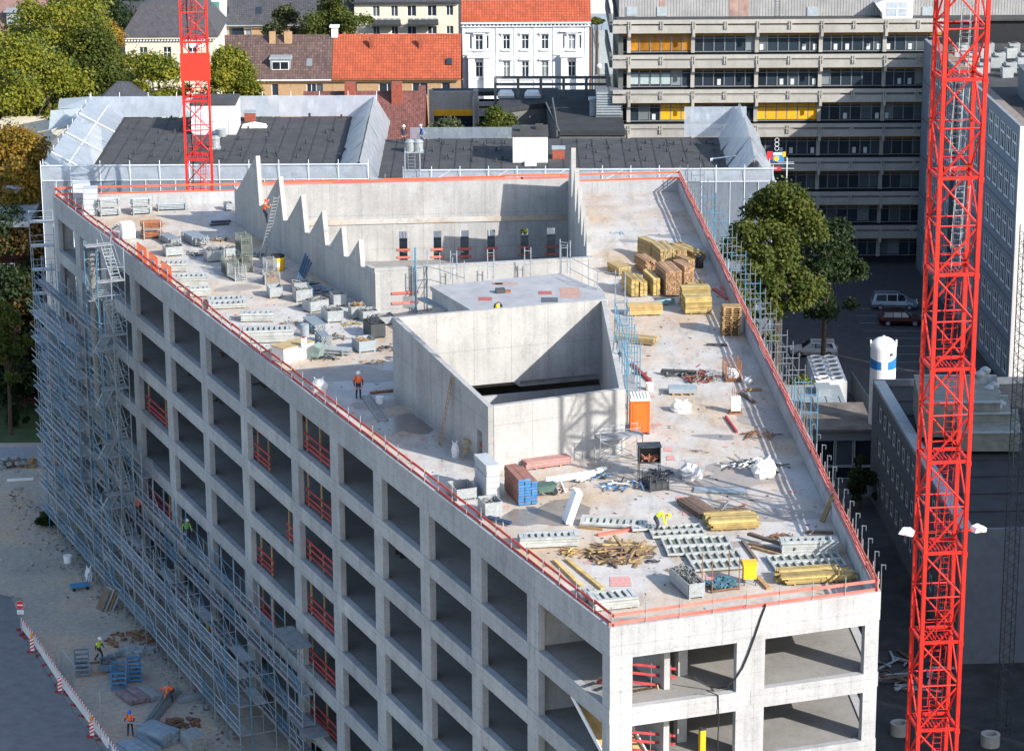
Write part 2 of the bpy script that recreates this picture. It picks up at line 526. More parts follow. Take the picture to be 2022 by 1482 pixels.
for i in range(4):
    bs = bays[i]
    Ln = side_len[i]
    cuts = [0.0] + [(bs[k][1] + bs[k + 1][0]) / 2 for k in range(len(bs) - 1)] + [Ln]
    # pillars, one per axis, full height; corners belong to the side they start
    edges = [(0.0, bs[0][0])] + [(bs[k][1], bs[k + 1][0]) for k in range(len(bs) - 1)] + [(bs[-1][1], Ln)]
    for a, b in edges:
        ob('pillar', seg_prism(i, a if a > 0 else 0.0, b, 0.0, -0.36, 0.0, FZT + 0.18), shell, m=(M_CONF[i],))
    # bands: one piece per bay with a joint between, for each storey
    for k in range(-1, 6):
        zt = FZT - ST * k - ST                       # head of the row below
        for c0, c1 in zip(cuts[:-1], cuts[1:]):
            g0, g1 = (0.008 if c0 > 0 else 0), (0.008 if c1 < Ln else 0)
            if k == -1:
                mb = seg_prism(i, c0 + g0, c1 - g1, 0.035, -0.30, FZT + 0.22, 25.0)
                seg_prism(i, c0 + g0, c1 - g1, -0.008, -0.37, FZT, FZT + 0.217, mb)
                ob('parapet', mb, shell, m=(M_CONF[i],))
            else:
                zb = FZB - ST * k
                mb = seg_prism(i, c0 + g0, c1 - g1, 0.035, -0.38, zt + 0.25, zb)
                seg_prism(i, c0 + g0, c1 - g1, -0.008, -0.37, zt, zt + 0.247, mb)
                ob('spandrel', mb, shell, m=(M_CONF[i],))
    ob('base_wall', seg_prism(i, 0, Ln, -0.015, -0.35, 0.0, FZB - ST * 6 + 1.0), shell, m=(M_CON,))

# roof slab with the light well and the core left open; storeys below
SAW_A, SAW_B = P(741, 620), P(465, 440)
AZ_S = az_of(SAW_A, SAW_B)
RW_A, RW_B = Vector((5.65, 189.1, 24)), Vector((4.75, 214.9, 24))
K1, K2 = P(975, 930), P(787, 785)
K3, K4 = Vector((6.5, 156.1, 24)), Vector((5.9, 171.1, 24))
def tess(polys, z, flip=False):
    ps = [[Vector((p[0], p[1], 0)) for p in q] for q in polys]
    flat = [p for q in ps for p in q]
    tr = tessellate_polygon(ps)
    fs = []
    for t in tr:
        a, b, c = (flat[i] for i in t)
        up = (b - a).cross(c - a).z > 0
        fs.append(t if up != flip else tuple(reversed(t)))
    return [(p.x, p.y, z) for p in flat], fs
def slab(polys, z0, z1):
    mb = MB()
    v, f = tess(polys, z1)
    mb.add(v, f)
    v, f = tess(polys, z0, True)
    mb.add(v, f)
    for q in polys:
        n = len(q)
        for i in range(n):
            a, b = q[i], q[(i + 1) % n]
            mb.add([(a[0], a[1], z0), (b[0], b[1], z0), (b[0], b[1], z1), (a[0], a[1], z1)], [(0, 1, 2, 3)])
    return mb
def roof_mat():
    """screed-white slab with sandy run-off stains and boot-worn clouds"""
    m, nt, b = new_mat('roof_screed')
    w = wpos(nt)
    base = ramp(nt, noise(nt, w, 0.5, 6, 0.7), [(0.3, (0.40, 0.385, 0.365)), (0.7, (0.55, 0.53, 0.50))])
    fine = ramp(nt, noise(nt, w, 5, 6, 0.75), [(0.3, (0.82,) * 3), (0.7, (1.06,) * 3)])
    col = mix(nt, 1.0, base, fine, 'MULTIPLY')
    sand = ramp(nt, noise(nt, mapping(nt, w, (0.16, 0.09, 1)), 1.0, 5, 0.62), [(0.44, (0, 0, 0)), (0.62, (1, 1, 1))])
    col = mix(nt, sand, col, mix(nt, 1.0, col, (0.98, 0.80, 0.62), 'MULTIPLY'))
    gr = ramp(nt, noise(nt, mapping(nt, w, (0.9, 0.25, 1)), 1.0, 6, 0.72), [(0.50, (0, 0, 0)), (0.70, (1, 1, 1))])
    col = mix(nt, gr, col, mix(nt, 1.0, col, (0.72, 0.70, 0.68), 'MULTIPLY'))
    nt.links.new(col, b.inputs['Base Color'])
    b.inputs['Roughness'].default_value = 0.85
    b.inputs['Specular IOR Level'].default_value = 0.25
    bump(nt, b, noise(nt, w, 9, 5), 0.2, 0.02)
    return m
M_ROOF = roof_mat()
ri = ring(-0.31)
hole1 = [SAW_A, RW_A, RW_B, SAW_B]
_bn = Vector((-math.sin(R_(az_of(K2, K4))), math.cos(R_(az_of(K2, K4))), 0)) * 1.6
hole2 = [K1, K3, K4 + _bn, K2 + _bn]
ob('roof_slab', slab([[(p.x, p.y) for p in ri], [(p.x, p.y) for p in hole1], [(p.x, p.y) for p in hole2]], 23.62, 24.0), shell, m=(M_ROOF,))
r2 = ring(-0.385)
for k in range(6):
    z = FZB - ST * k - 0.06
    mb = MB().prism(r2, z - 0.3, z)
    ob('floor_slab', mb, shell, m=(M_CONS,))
fd, ld = dirv(AZ_F), dirv(AZ_L + 180)
colm = MB().box(-0.25, -0.25, 0, 0.25, 0.25, 23.6).mesh('column', M_CON)
for a, b in bays_left[1:]:
    p = C + ld * (a - 0.65) + Vector((-ld.y, ld.x, 0)) * -7.2
    ob('column', colm, shell, p, AZ_L)
ob('column', colm, shell, C + fd * 5.0 + Vector((-fd.y, fd.x, 0)) * 3.2, AZ_F)
# inner walls under the roof: stair core near the front corner and the shaft under the tall box
iw = MB()
iw.prism([C + fd * 3.6 + ld * 1.6, C + fd * 3.9 + ld * 1.6, C + fd * 3.9 + ld * 9.0, C + fd * 3.6 + ld * 9.0], 0, 23.6)
iw.prism([C + fd * 0.6 + ld * 9.0, C + fd * 3.9 + ld * 9.0, C + fd * 3.9 + ld * 9.3, C + fd * 0.6 + ld * 9.3], 0, 23.6)
ob('inner_wall', iw, shell, m=(M_CON,))
iw = MB()
for a, b in ((K1, K2), (K2, K4), (K3, K4)):
    iw.bar(a + Vector((0, 0, -12.2)), b + Vector((0, 0, -12.2)), 0.3, 23.5)
ob('shaft_wall', iw, shell, m=(M_CON,))
iw = MB()
q0 = C + ld * 38 + Vector((-ld.y, ld.x, 0)) * -9
for t in (0, 15, 17, 33):
    a = q0 + ld * t
    iw.bar(a + Vector((0, 0, 11.8)), a + Vector((-ld.y, ld.x, 0)) * -6 + Vector((0, 0, 11.8)), 0.3, 23.5)
ob('inner_wall', iw, shell, m=(M_CON,))

def wall_part(name, a, b, prof, thick, side=1, mt=None):
    """upright wall from a towards b, outline prof in (distance, world z)"""
    az = az_of(a, b)
    mb = MB().profile([(u, z - 24) for u, z in prof], 0, thick * side)
    return ob(name, mb, shell, (a.x, a.y, 24), az, m=(mt or M_CONJ,))
saw = [(-0.13, 23.9), (29.0, 23.9), (29.0, 26.73), (28.37, 26.73), (23.75, 30.3), (23.29, 26.56), (22.35, 26.88), (18.81, 29.72), (18.06, 26.6), (17.24, 26.74), (14.1, 29.35), (13.49, 26.69), (12.54, 26.83), (9.9, 29.07), (9.39, 26.71), (8.53, 26.83), (6.1, 28.78), (5.74, 26.73), (4.84, 26.87), (2.81, 28.57), (2.53, 26.75), (1.66, 26.85), (1.65, 27.08), (0.3, 27.12), (-0.13, 26.9)]
wall_part('sawtooth_wall', SAW_A, SAW_B, saw, 0.34, -1)
rl = (RW_B - RW_A).length
k_ = rl / 29.0
saw_r = [(-0.1, 20.6), (rl, 20.6), (rl, 26.73)] + [(u * k_, z) for u, z in saw[3:-4]] + [(0.3, 27.12), (-0.1, 27.12)]
wall_part('sawtooth_wall', RW_A, RW_B, saw_r, 0.34, 1)
# under the left sawtooth the well goes one storey down
wall_part('well_wall', SAW_A, SAW_B, [(0, 20.6), (29, 20.6), (29, 23.6), (0, 23.6)], 0.33, -1)
# back wall of the well with six slots; front wall with one
bw_a, bw_b = SAW_B + Vector((0.1, 0.1, 0)), RW_B + Vector((0, 0.1, 0))
bw_l, bw_az = (bw_b - bw_a).length, az_of(bw_a, bw_b)
def along(x, y, a, az):
    n = Vector((-math.sin(R_(az)), math.cos(R_(az)), 0))
    r = ray(x, y)
    o = Vector((0, 0, CZ))
    t = (Vector((a.x, a.y, 0)) - Vector((0, 0, 0))).dot(n) / Vector((r.x, r.y, 0)).dot(n)
    q = o + r * t
    return (q - Vector((a.x, a.y, 0))).dot(dirv(az)), q.z
hs = []
for x0, x1, y0, y1 in ((788, 805, 457, 516), (856, 872, 456, 515), (909, 926, 455, 514), (962, 978, 454, 513), (1028, 1044, 452, 511), (1080, 1097, 450, 510)):
    u0, zt = along(x0, y0, bw_a, bw_az)
    u1, zb = along(x1, y1, bw_a, bw_az)
    hs.append((u0, zb, u1, zt))
SLOTS = hs
ob('well_back_wall', walls_with_holes(bw_l + 0.3, 26.85 - 20.6, 0.35, hs, 20.6), shell, (bw_a.x, bw_a.y, 0), bw_az, m=(M_CONJ,))
fw_az, fw_l = az_of(SAW_A, RW_A), (RW_A - SAW_A).length
u0, zt = along(795, 585, SAW_A, fw_az)
u1, zb = along(822, 608, SAW_A, fw_az)
FSLOT = (u0, zb, u1, zt)
ob('well_front_wall', walls_with_holes(fw_l, 27.2 - 23.9, 0.34, [FSLOT], 23.9), shell, (SAW_A.x, SAW_A.y - 0.02, 0), fw_az, m=(M_CONJ,))
ob('well_front_wall', walls_with_holes(fw_l - 0.8, 3.0, 0.3, [], 20.6, 0.4), shell, (SAW_A.x, SAW_A.y - 0.0, 0), fw_az, m=(M_CON,))
# the tall box (stair core) open to the sky
kl = (K2 - K1).length
dz = (u0, u1)
door0, door1 = along(948, 905, K1, az_of(K1, K2)), along(962, 850, K1, az_of(K1, K2))
wl = walls_with_holes(kl, 5.3, 0.32, [(0.9, 24.0, 1.75, 26.1)], 23.9)
def slope_top(mb, z_at):
    mb.v = [(x, y, z_at(x) if z > 28 else z) for x, y, z in mb.v]
    return mb
ob('core_wall', slope_top(wl, lambda x: 27.87 + (29.2 - 27.87) * x / kl), shell, (K1.x, K1.y, 0), az_of(K1, K2), m=(M_CONJ,)).location.z = 0
shell.children[-1].scale = (1, -1, 1)
ob('core_wall', MB().profile([(0, -0.1), ((K3 - K1).length, -0.1), ((K3 - K1).length, 3.87), (0, 3.87)], 0, 0.32), shell, (K1.x + 0.02, K1.y, 24), az_of(K1, K3), m=(M_CONJ,))
kb = (K4 - K2).length
ob('core_wall', MB().profile([(0.34, 0.42), (kb - 0.34, 0.42), (kb - 0.34, 0.0), (kb, 0.0), (kb, 5.2), (0, 5.2), (0, 0.0), (0.34, 0.0)], 0, -0.32), shell, (K2.x, K2.y, 24), az_of(K2, K4), m=(M_CONJ,))
kr = (K4 - K3).length
ob('core_wall', MB().profile([(0.33, -0.1), (kr - 0.34, -0.1), (kr - 0.34, 5.17), (0.33, 3.9)], 0, 0.32), shell, (K3.x, K3.y, 24), az_of(K3, K4), m=(M_CONJ,))
# lower covered block between box and well
SB = [Vector(p) for p in ((0.5, 169.65, 0), (6.0, 171.35, 0), (6.1, 176.4, 0), (6.0, 180.9, 0), (3.25, 185.5, 0), (-5.3, 182.4, 0))]
def scr_mat():
    m, nt, b = new_mat('block_deck')
    w = wpos(nt)
    col = ramp(nt, noise(nt, w, 0.7, 6, 0.7), [(0.3, (0.25, 0.25, 0.26)), (0.7, (0.38, 0.37, 0.37))])
    nt.links.new(col, b.inputs['Base Color'])
    b.inputs['Roughness'].default_value = 0.6
    return m
ob('core_block_wall', MB().prism(SB, 23.9, 26.7), shell, m=(M_CON,))
SB2 = [p + (p - Vector((1.5, 180, 0))).normalized() * (0.12 if p.y > 172 else 0.02) for p in SB]
ob('core_block_deck', MB().prism(SB2, 26.702, 27.0), shell, m=(scr_mat(),))
# ================================================================ NEIGHBOURING BUILDINGS
WINM = {}
def win_meshes(w, h, nx, nz, fmat, pmat, fr=0.07, dep=0.07):
    key = (round(w, 2), round(h, 2), nx, nz, fmat.name, pmat.name)
    if key not in WINM:
        f = MB()
        f.box(0, 0, 0, fr, dep, h).box(w - fr, 0, 0, w, dep, h).box(fr, 0, 0, w - fr, dep, fr).box(fr, 0, h - fr, w - fr, dep, h)
        for i in range(1, nx):
            x = w * i / nx
            f.box(x - fr / 2, 0.005, fr, x + fr / 2, dep - 0.005, h - fr)
        for z in nz:
            f.box(fr, 0.01, z * h - fr / 2, w - fr, dep - 0.01, z * h + fr / 2)
        p = MB().box(fr * 0.5, dep * 0.55, fr * 0.5, w - fr * 0.5, dep * 0.75, h - fr * 0.5)
        WINM[key] = (f.mesh('window', fmat), p.mesh('pane', pmat))
    return WINM[key]
def window(parent, x, y, z, w, h, nx=1, nz=(), fmat=None, pmat=None, rz=0):
    f, p = win_meshes(w, h, nx, tuple(nz), fmat or M_WHITE, pmat or M_GLASS)
    o = ob('window', f, parent, (x, y, z), rz)
    ob('pane', p, o)
    return o
def roof_plane(parent, x0, x1, y0, z0, y1, z1, m, name='roof', th=0.14):
    s = math.hypot(y1 - y0, z1 - z0)
    return ob(name, MB().box(0, 0, -th, x1 - x0, s, 0), parent, (x0, y0, z0), m=(m,), rot=(math.atan2(z1 - z0, y1 - y0), 0, 0))
M_TILEO = tile_mat('orange_roof_tiles', (0.40, 0.080, 0.030), 0.32, 0.42, 0.42, 0.16)
M_TILEB = tile_mat('brown_roof_tiles', (0.115, 0.072, 0.062), 0.32, 0.42, 0.5, 0.3)
M_TILEG = tile_mat('slate_roof_tiles', (0.055, 0.057, 0.066), 0.3, 0.3, 0.6, 0.25)
M_TILER = tile_mat('red_brown_roof_tiles', (0.165, 0.062, 0.05), 0.22, 0.34, 0.5, 0.3)
M_CORR = tile_mat('corrugated_sheet', (0.30, 0.30, 0.30), 0.30, 60.0, 0.45, 0.03)
M_BRICK = mat('tan_brick', (0.38, 0.25, 0.14), 0.85, 0.2, 4)
M_STUC = mat('white_stucco', (0.66, 0.68, 0.71), 0.8, 0.08, 1)
M_CREAM = mat('cream_render', (0.60, 0.55, 0.44), 0.85, 0.08, 1)
M_FASC = concrete('fascia_concrete', (0.40, 0.385, 0.35), None, 0.45)
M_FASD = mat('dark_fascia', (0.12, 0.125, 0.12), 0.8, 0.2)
M_AMB = mat('amber_panel', (0.72, 0.36, 0.015), 0.5, 0.10, 2, isl=0.1)
M_AMBD = mat('amber_blind', (0.36, 0.15, 0.015), 0.35, 0.3, 1.5, isl=0.3)
M_FRAME = mat('grey_window_frame', (0.16, 0.18, 0.19), 0.5, 0.1)
M_BITU = mat('bitumen_roof', (0.055, 0.055, 0.056), 0.9, 0.25, 0.7, bmp=0.15)
M_BITD = mat('black_roof_felt', (0.035, 0.038, 0.042), 0.9, 0.25, 0.5)
M_ZINC = mat('zinc_sheet', (0.30, 0.34, 0.36), 0.5, 0.15, 2, 0.2)
M_PANEL = mat('grey_facade_panel', (0.125, 0.142, 0.165), 0.8, 0.12, 1.5)
M_ENDW = mat('white_end_wall', (0.62, 0.60, 0.57), 0.8, 0.06, 0.5)
M_SHEET = sheet_mat('plastic_sheeting', (0.43, 0.49, 0.57), 0.5)
M_SHEETW = sheet_mat('slanted_sheeting', (0.50, 0.55, 0.61), 0.2)
M_STRAP = mat('white_strap', (0.75, 0.78, 0.8), 0.6, 0.05)

# ---------------- concrete office with balcony bands and amber panels
YO = 292.0
q0, q1 = PY(1229, 60, YO), PY(1860, 60, YO)
off_ = thing('office_building', 'concrete office block with balcony bands and amber wall panels', 'building', (q0.x, YO, 0))
WO = q1.x - q0.x
ZO = PY(1300, 39.7, YO - 1.25).z
bay = PY(1495, 100, YO).x - PY(1369, 100, YO).x
c0 = PY(1242, 100, YO - 0.3).x - q0.x
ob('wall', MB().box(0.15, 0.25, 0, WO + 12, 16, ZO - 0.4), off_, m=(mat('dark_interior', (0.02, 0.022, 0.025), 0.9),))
ob('roof', MB().box(-0.6, -0.2, ZO - 0.45, WO + 12, 16, ZO - 0.25), off_, m=(M_BITU,))
ph = MB().box(-0.3, 2.2, ZO - 0.25, WO + 14, 14, ZO + 7)
ob('roof_hall', ph, off_, m=(M_CORR,), rot=(0, 0, 0))
hatch = MB().box(0, 0, 0, 1.05, 0.08, 0.95).mesh('hatch', mat('hatch_grey', (0.30, 0.34, 0.37), 0.5))
for px in (1246, 1306, 1603, 1830):
    p = PY(px - 9, 32, YO + 2.1)
    ob('hatch', hatch, off_, (p.x - q0.x, 2.11, p.z))
for px, w in ((1440, 0.9), (1459, 1.0), (1302, 0.5)):
    p = PY(px, 32, YO + 2.1)
    ob('rusty_sheet', MB().box(p.x - q0.x, 2.17, p.z - 0.3, p.x - q0.x + w, 2.2, p.z + 4), off_, m=(mat('rust_streaked_sheet', (0.30, 0.20, 0.17), 0.8, 0.35, 1.2),))
lad = MB()
for s in (0, 0.42):
    lad.tube((s, 0, 0), (s, 0, 5), 0.03, 4)
for k in range(16):
    lad.tube((0, 0, 0.15 + 0.3 * k), (0.42, 0, 0.15 + 0.3 * k), 0.018, 4)
p = PY(1534, 37, YO + 2)
ob('roof_ladder', lad, off_, (p.x - q0.x, 2.05, ZO - 0.25), m=(M_STEEL,))
fasc_u = MB().box(-1.0, -1.45, -0.385, WO, -1.15, 0).mesh('fascia', M_FASC)
fasc_l = MB().box(-1.05, -1.40, -1.37, WO, -1.12, -0.62).mesh('fascia', M_FASC)
slab_o = MB().box(-0.9, -1.10, -1.05, WO, 0.3, -0.8).mesh('balcony_slab', M_FASC)
brk1 = MB().box(-0.17, -1.56, -0.95, -0.05, -1.452, -0.12).box(0.05, -1.56, -0.95, 0.17, -1.452, -0.12).mesh('bracket', M_FASC)
brk2 = MB().box(-0.17, -1.56, -0.95, -0.05, -1.452, -0.12).box(0.05, -1.56, -0.95, 0.17, -1.452, -0.12).box(-0.14, -1.56, -1.75, 0.14, -1.405, -0.952).mesh('bracket', M_FASC)
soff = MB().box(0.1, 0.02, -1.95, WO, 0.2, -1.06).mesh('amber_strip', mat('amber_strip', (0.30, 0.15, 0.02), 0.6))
colm = MB().box(-0.2, -0.30, -3.6, 0.2, 0.0, -1.06).mesh('column', M_FASC)
pw = bay / 6
pane_ = MB().box(0.06, 0.02, 0, pw - 0.06, 0.05, 1.62).mesh('pane', M_GLASS)
amb_ = MB().box(0.03, -0.02, 0, pw - 0.03, 0.05, 1.66).mesh('panel', M_AMB)
ambd_ = MB().box(0.06, 0.02, 0, pw - 0.06, 0.05, 1.62).mesh('panel', M_AMBD)
blind_ = MB().box(0.1, 0.012, 0.12, pw - 0.1, 0.018, 1.2).mesh('blind', mat('pale_blind', (0.34, 0.42, 0.42), 0.6))
box_ = MB().box(0.25, 0.0, 0.0, 0.62, 0.016, 0.62).mesh('window_box', mat('office_paper', (0.5, 0.52, 0.52), 0.7))
mull = MB()
nb = int(WO / bay) + 1
for k in range(nb * 6 + 1):
    x = c0 + k * pw
    if x < WO:
        mull.box(x - 0.055, -0.04, -3.55, x + 0.055, 0.1, -1.7)
mull.box(0.1, -0.03, -2.16, WO, 0.06, -2.08).box(0.1, -0.03, -3.6, WO, 0.1, -3.5)
mull = mull.mesh('window_frame', M_FRAME)
rr = random.Random(5)
for s in range(7):
    z = ZO - 3.65 * s
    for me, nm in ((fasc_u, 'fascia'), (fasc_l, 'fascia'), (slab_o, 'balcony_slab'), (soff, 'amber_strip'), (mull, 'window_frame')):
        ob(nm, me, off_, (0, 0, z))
    for k in range(2 * nb):
        x = c0 + k * bay / 2
        if x < WO - 0.3:
            ob('bracket', brk1 if k % 2 else brk2, off_, (x, 0, z))
            if k % 2 == 0:
                ob('column', colm, off_, (x, 0, z))
    for k in range(nb * 6):
        x = c0 + k * pw
        if x > WO - 1:
            continue
        if s == 2 and (k in (3, 4, 5) or 12 <= k <= 17):
            ob('panel', amb_, off_, (x, 0, z - 3.42))
        elif s == 0 and k < 6:
            ob('panel', ambd_, off_, (x, 0, z - 3.42))
        else:
            q = ob('pane', pane_, off_, (x, 0, z - 3.42))
            if s == 1 and k < 4:
                ob('blind', blind_, q)
            elif rr.random() < 0.28 and s < 4:
                ob('window_box', box_, q, (rr.uniform(0, 0.15), 0, 0))
# left side balconies seen end-on
for s in range(4):
    z = ZO - 3.65 * s
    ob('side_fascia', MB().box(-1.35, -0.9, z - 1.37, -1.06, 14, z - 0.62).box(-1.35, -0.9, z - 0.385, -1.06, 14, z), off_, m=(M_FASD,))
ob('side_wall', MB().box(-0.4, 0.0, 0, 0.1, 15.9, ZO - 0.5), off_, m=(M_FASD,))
ac = thing('ventilation_unit', 'white ventilation cabinet with sloped hood on the office roof edge', 'ventilation unit', (PY(1772, 38, YO + 0.4).x, YO + 0.9, ZO - 0.25))
ob('cabinet', MB().box(-1.55, -0.5, 0, 1.55, 1.2, 2.0), ac, m=(M_WHITE,))
ob('hood', MB().profile([(-2.3, 1.5), (-1.55, 0.5), (-1.55, 1.9)], -0.45, 1.1), ac, m=(M_WHITE,))
ob('grille', MB().box(-1.15, -0.54, 0.25, 0.95, -0.502, 1.7), ac, m=(mat('grille_grey', (0.33, 0.38, 0.43), 0.6),))
ob('grille_frame', MB().box(-0.13, -0.58, 0.25, -0.07, -0.545, 1.7).box(-1.15, -0.58, 1.0, 0.95, -0.545, 1.06), ac, m=(M_WHITE,))
fan = MB().lathe([(0.42, 2.0), (0.42, 2.15), (0.3, 2.2)], 12, (-0.6, 0.2)).lathe([(0.42, 2.0), (0.42, 2.15), (0.3, 2.2)], 12, (0.4, 0.2))
ob('fan', fan, ac, m=(M_WHITE,))

# ---------------- grey panel block on the right, end wall in the sun
A_, B_ = P(2014, 256, 24), P(1807, 66, 24)
blk = thing('office_block', 'tall grey panel block with white window grids and a blank sunlit end wall', 'building', (A_.x, A_.y, 0), az_of(A_, B_))
LB = (B_ - A_).length
LB = min(LB, (290.0 - A_.y) / math.sin(R_(az_of(A_, B_))))
hs, wins = [], []
units = [1.0 + 2.45 * k for k in range(5)] + [16.5 + 2.45 * k for k in range(4)] + [29.0 + 2.45 * k for k in range(5)]
for r_ in range(6):
    z = 24 - 3.95 * r_ - 3.25
    for u in units:
        if u + 2.3 < LB:
            hs.append((u, z, u + 2.2, z + 2.55))
wm = walls_with_holes(LB, 24.3, -0.3, hs)
ob('wall', wm, blk, m=(mat('pale_facade_panel', (0.21, 0.235, 0.265), 0.8, 0.12, 1.5),))
for (u, z, u1, z1) in hs:
    f, p = win_meshes(2.2, 2.55, 3, (0.62,), M_WHITE, M_GLASSD, 0.16, 0.1)
    o = ob('window', f, blk, (u, -0.2, z))
    ob('pane', p, o)
rec = MB()
for a, b in ((13.6, 16.2), (26.6, 28.7)):
    rec.box(a, -0.02, 0, b, 0.015, 23.0)
ob('recess_shade_strip', rec, blk, m=(mat('painted_recess_shade', (0.06, 0.065, 0.07), 0.8),))  # flat strips on the wall face; the shade of a recess is put into their colour
pj = MB()
for r_ in range(1, 7):
    pj.box(0, 0.002, 24 - 3.95 * r_ - 0.06, LB, 0.04, 24 - 3.95 * r_ + 0.06)
ob('storey_ledge', pj, blk, m=(M_PANEL,))
ob('end_wall', MB().box(-0.25, -20, 0, -0.002, 0.02, 24.3), blk, m=(M_ENDW,))
ob('roof', MB().box(0, -20, 23.5, LB, -0.31, 23.7), blk, m=(M_BITU,))
ob('parapet', MB().box(0.01, -1.3, 23.705, LB, -0.32, 24.15).box(0.01, -20, 23.71, 0.6, -1.32, 24.15), blk, m=(mat('gravel_edge', (0.22, 0.18, 0.15), 0.9, 0.25, 3),))
ob('back_wall', MB().box(0, -20.3, 0, LB, -20, 24.3), blk, m=(M_PANEL,))
pn = thing('plant_room', 'white roof plant room with flat grey roof and silver ducts', 'plant room', (48.2, 256.5, 23.7))
ob('wall', MB().box(-0.1, 0, 0, 10, 7, 2.6), pn, m=(M_ENDW,))
ob('roof', MB().box(-0.5, -0.3, 2.602, 10.4, 7.3, 2.8), pn, m=(mat('plant_roof', (0.11, 0.12, 0.125), 0.8),))
ob('side_wall', MB().box(-0.45, 0.1, 0, -0.102, 6.9, 2.6), pn, m=(M_PANEL,))
ob('door', MB().box(1.3, -0.06, 0, 2.7, -0.002, 2.2), pn, m=(M_ZINC,))
dk = MB().tube((0.2, -0.7, 0.5), (1.2, -0.7, 0.5), 0.42, 12).tube((0.2, -0.7, 0.5), (0.2, -2.0, 0.5), 0.42, 12).tube((3.9, -0.7, 0.9), (5.2, -0.7, 0.9), 0.42, 12).tube((3.9, -0.7, 0.9), (3.9, -0.7, 0.05), 0.42, 12)
ob('duct', dk, pn, m=(M_STEEL,))
con_me = MB().box(-0.55, -0.4, 0, 0.55, 0.4, 1.0).mesh('cabinet', M_STEEL)
con_f = MB().lathe([(0.32, 1.0), (0.32, 1.1), (0.2, 1.12)], 10).mesh('fan', M_DARK)
k = 0
for j in range(6):
    for i in range(6):
        p = (45.6 + i * 2.6 + (j % 2) * 0.9 - j * 0.12, 272 + j * 2.6, 23.7)
        lbl = 'grey condenser box in the %s row of the rooftop field' % ('nearest', 'second nearest', 'third', 'fourth', 'second farthest', 'farthest')[j]
        if k == 0:
            cu = thing('condenser', lbl, 'condenser', p, 8, 'condenser boxes on the block roof')
            ob('cabinet', con_me, cu)
            ob('fan', con_f, cu)
        else:
            dup(cu, p, 8 + rr.uniform(-6, 6), lbl)
        k += 1

# ---------------- low dark-roofed building in front on the right
ZL = 9.5
a, b = P(1725, 758, ZL), P(1897, 1052, ZL)
low = thing('low_building', 'low building with black felt roof and shaded window rows', 'building', (b.x, b.y, 0), az_of(b, a))
ll = (b - a).length
hs = []
for r_ in range(3):
    z = ZL - 2.85 * (r_ + 1) + 0.55
    for k in range(int(ll / 2.0) - 1):
        hs.append((1.0 + 2.0 * k, z, 2.5 + 2.0 * k, z + 1.5))
ob('wall', walls_with_holes(ll, ZL, -0.3, hs), low, m=(M_PANEL,))
for (u, z, u1, z1) in hs:
    f, p = win_meshes(1.5, 1.5, 2, (0.7,), M_WHITE, M_GLASSD, 0.12, 0.08)
    o = ob('window', f, low, (u, -0.2, z))
    ob('pane', p, o)
ob('end_wall', MB().box(-0.3, -34, 0, -0.002, 0.0, ZL + 0.35), low, m=(M_PANEL,))
ob('far_wall', MB().box(ll, -34, 0, ll + 0.3, 0.0, ZL + 0.3), low, m=(M_PANEL,))
ob('roof', MB().box(0, -34, ZL - 0.5, ll, -0.31, ZL - 0.2), low, m=(M_BITD,))
ob('parapet', MB().box(0, -0.9, ZL, ll, -0.0, ZL + 0.3), low, m=(M_ZINC,))
sm = MB()
for k in range(9):
    sm.box(1 + k * 3.7, -30, ZL - 0.198, 1.12 + k * 3.7, -1, ZL - 0.12)
ob('roof_seam', sm, low, m=(M_BITD,))
st_ = thing('roof_storey', 'grey stepped upper storey on the low building behind the crane', 'building', (0, 0, ZL - 0.2))
for (x0, y0, x1, y1, z) in ((1805, 738, 1968, 790, 3.0), (1870, 778, 1990, 812, 2.3), (1885, 806, 2010, 850, 1.7)):
    p, q, r_, t = P(x0, y0, ZL + z), P(x1, y0, ZL + z), P(x1 + 8, y1, ZL + z), P(x0 + 12, y1, ZL + z)
    ob('roof_deck', MB().prism([t, r_, q, p], 0.3, z), st_, m=(mat('mossy_roof', (0.19, 0.20, 0.175), 0.9, 0.25, 1.5),))
    ob('roof_edge', MB().bar(t + Vector((0, 0, z - t.z + 0.05)), r_ + Vector((0, 0, z - r_.z + 0.05)), 0.2, 0.12).bar(p + Vector((0, 0, z - p.z + 0.05)), q + Vector((0, 0, z - q.z + 0.05)), 0.2, 0.12), st_, m=(M_ZINC,))
vent_me = MB().lathe([(0.28, 0), (0.28, 0.5), (0.42, 0.55), (0.42, 0.75), (0.12, 0.95)], 12).mesh('cowl', M_STEEL)
vent_b = MB().box(-0.5, -0.35, 0, 0.5, 0.35, 0.22).mesh('base', M_ZINC)
k = 0
for x, y, z in ((1935, 750, 3.0), (1945, 742, 3.0), (1952, 778, 2.3), (1962, 772, 2.3), (1958, 800, 1.7), (1968, 815, 1.7), (1975, 808, 1.7), (1942, 812, 1.7)):
    p = P(x, y, ZL + z)
    p.z = ZL - 0.2 + z
    if k == 0:
        vt = thing('roof_vent', 'steel mushroom vent left on the top grey step', 'roof vent', p, 0, 'steel vents on the stepped roof')
        ob('base', vent_b, vt)
        ob('cowl', vent_me, vt)
    else:
        dup(vt, p, None, 'steel mushroom vent ' + ('', 'right on the top grey step', 'left on the middle grey step', 'right on the middle grey step', 'second on the lowest grey step', 'third on the lowest grey step', 'rightmost on the lowest grey step', 'leftmost on the lowest grey step')[k])
    k += 1

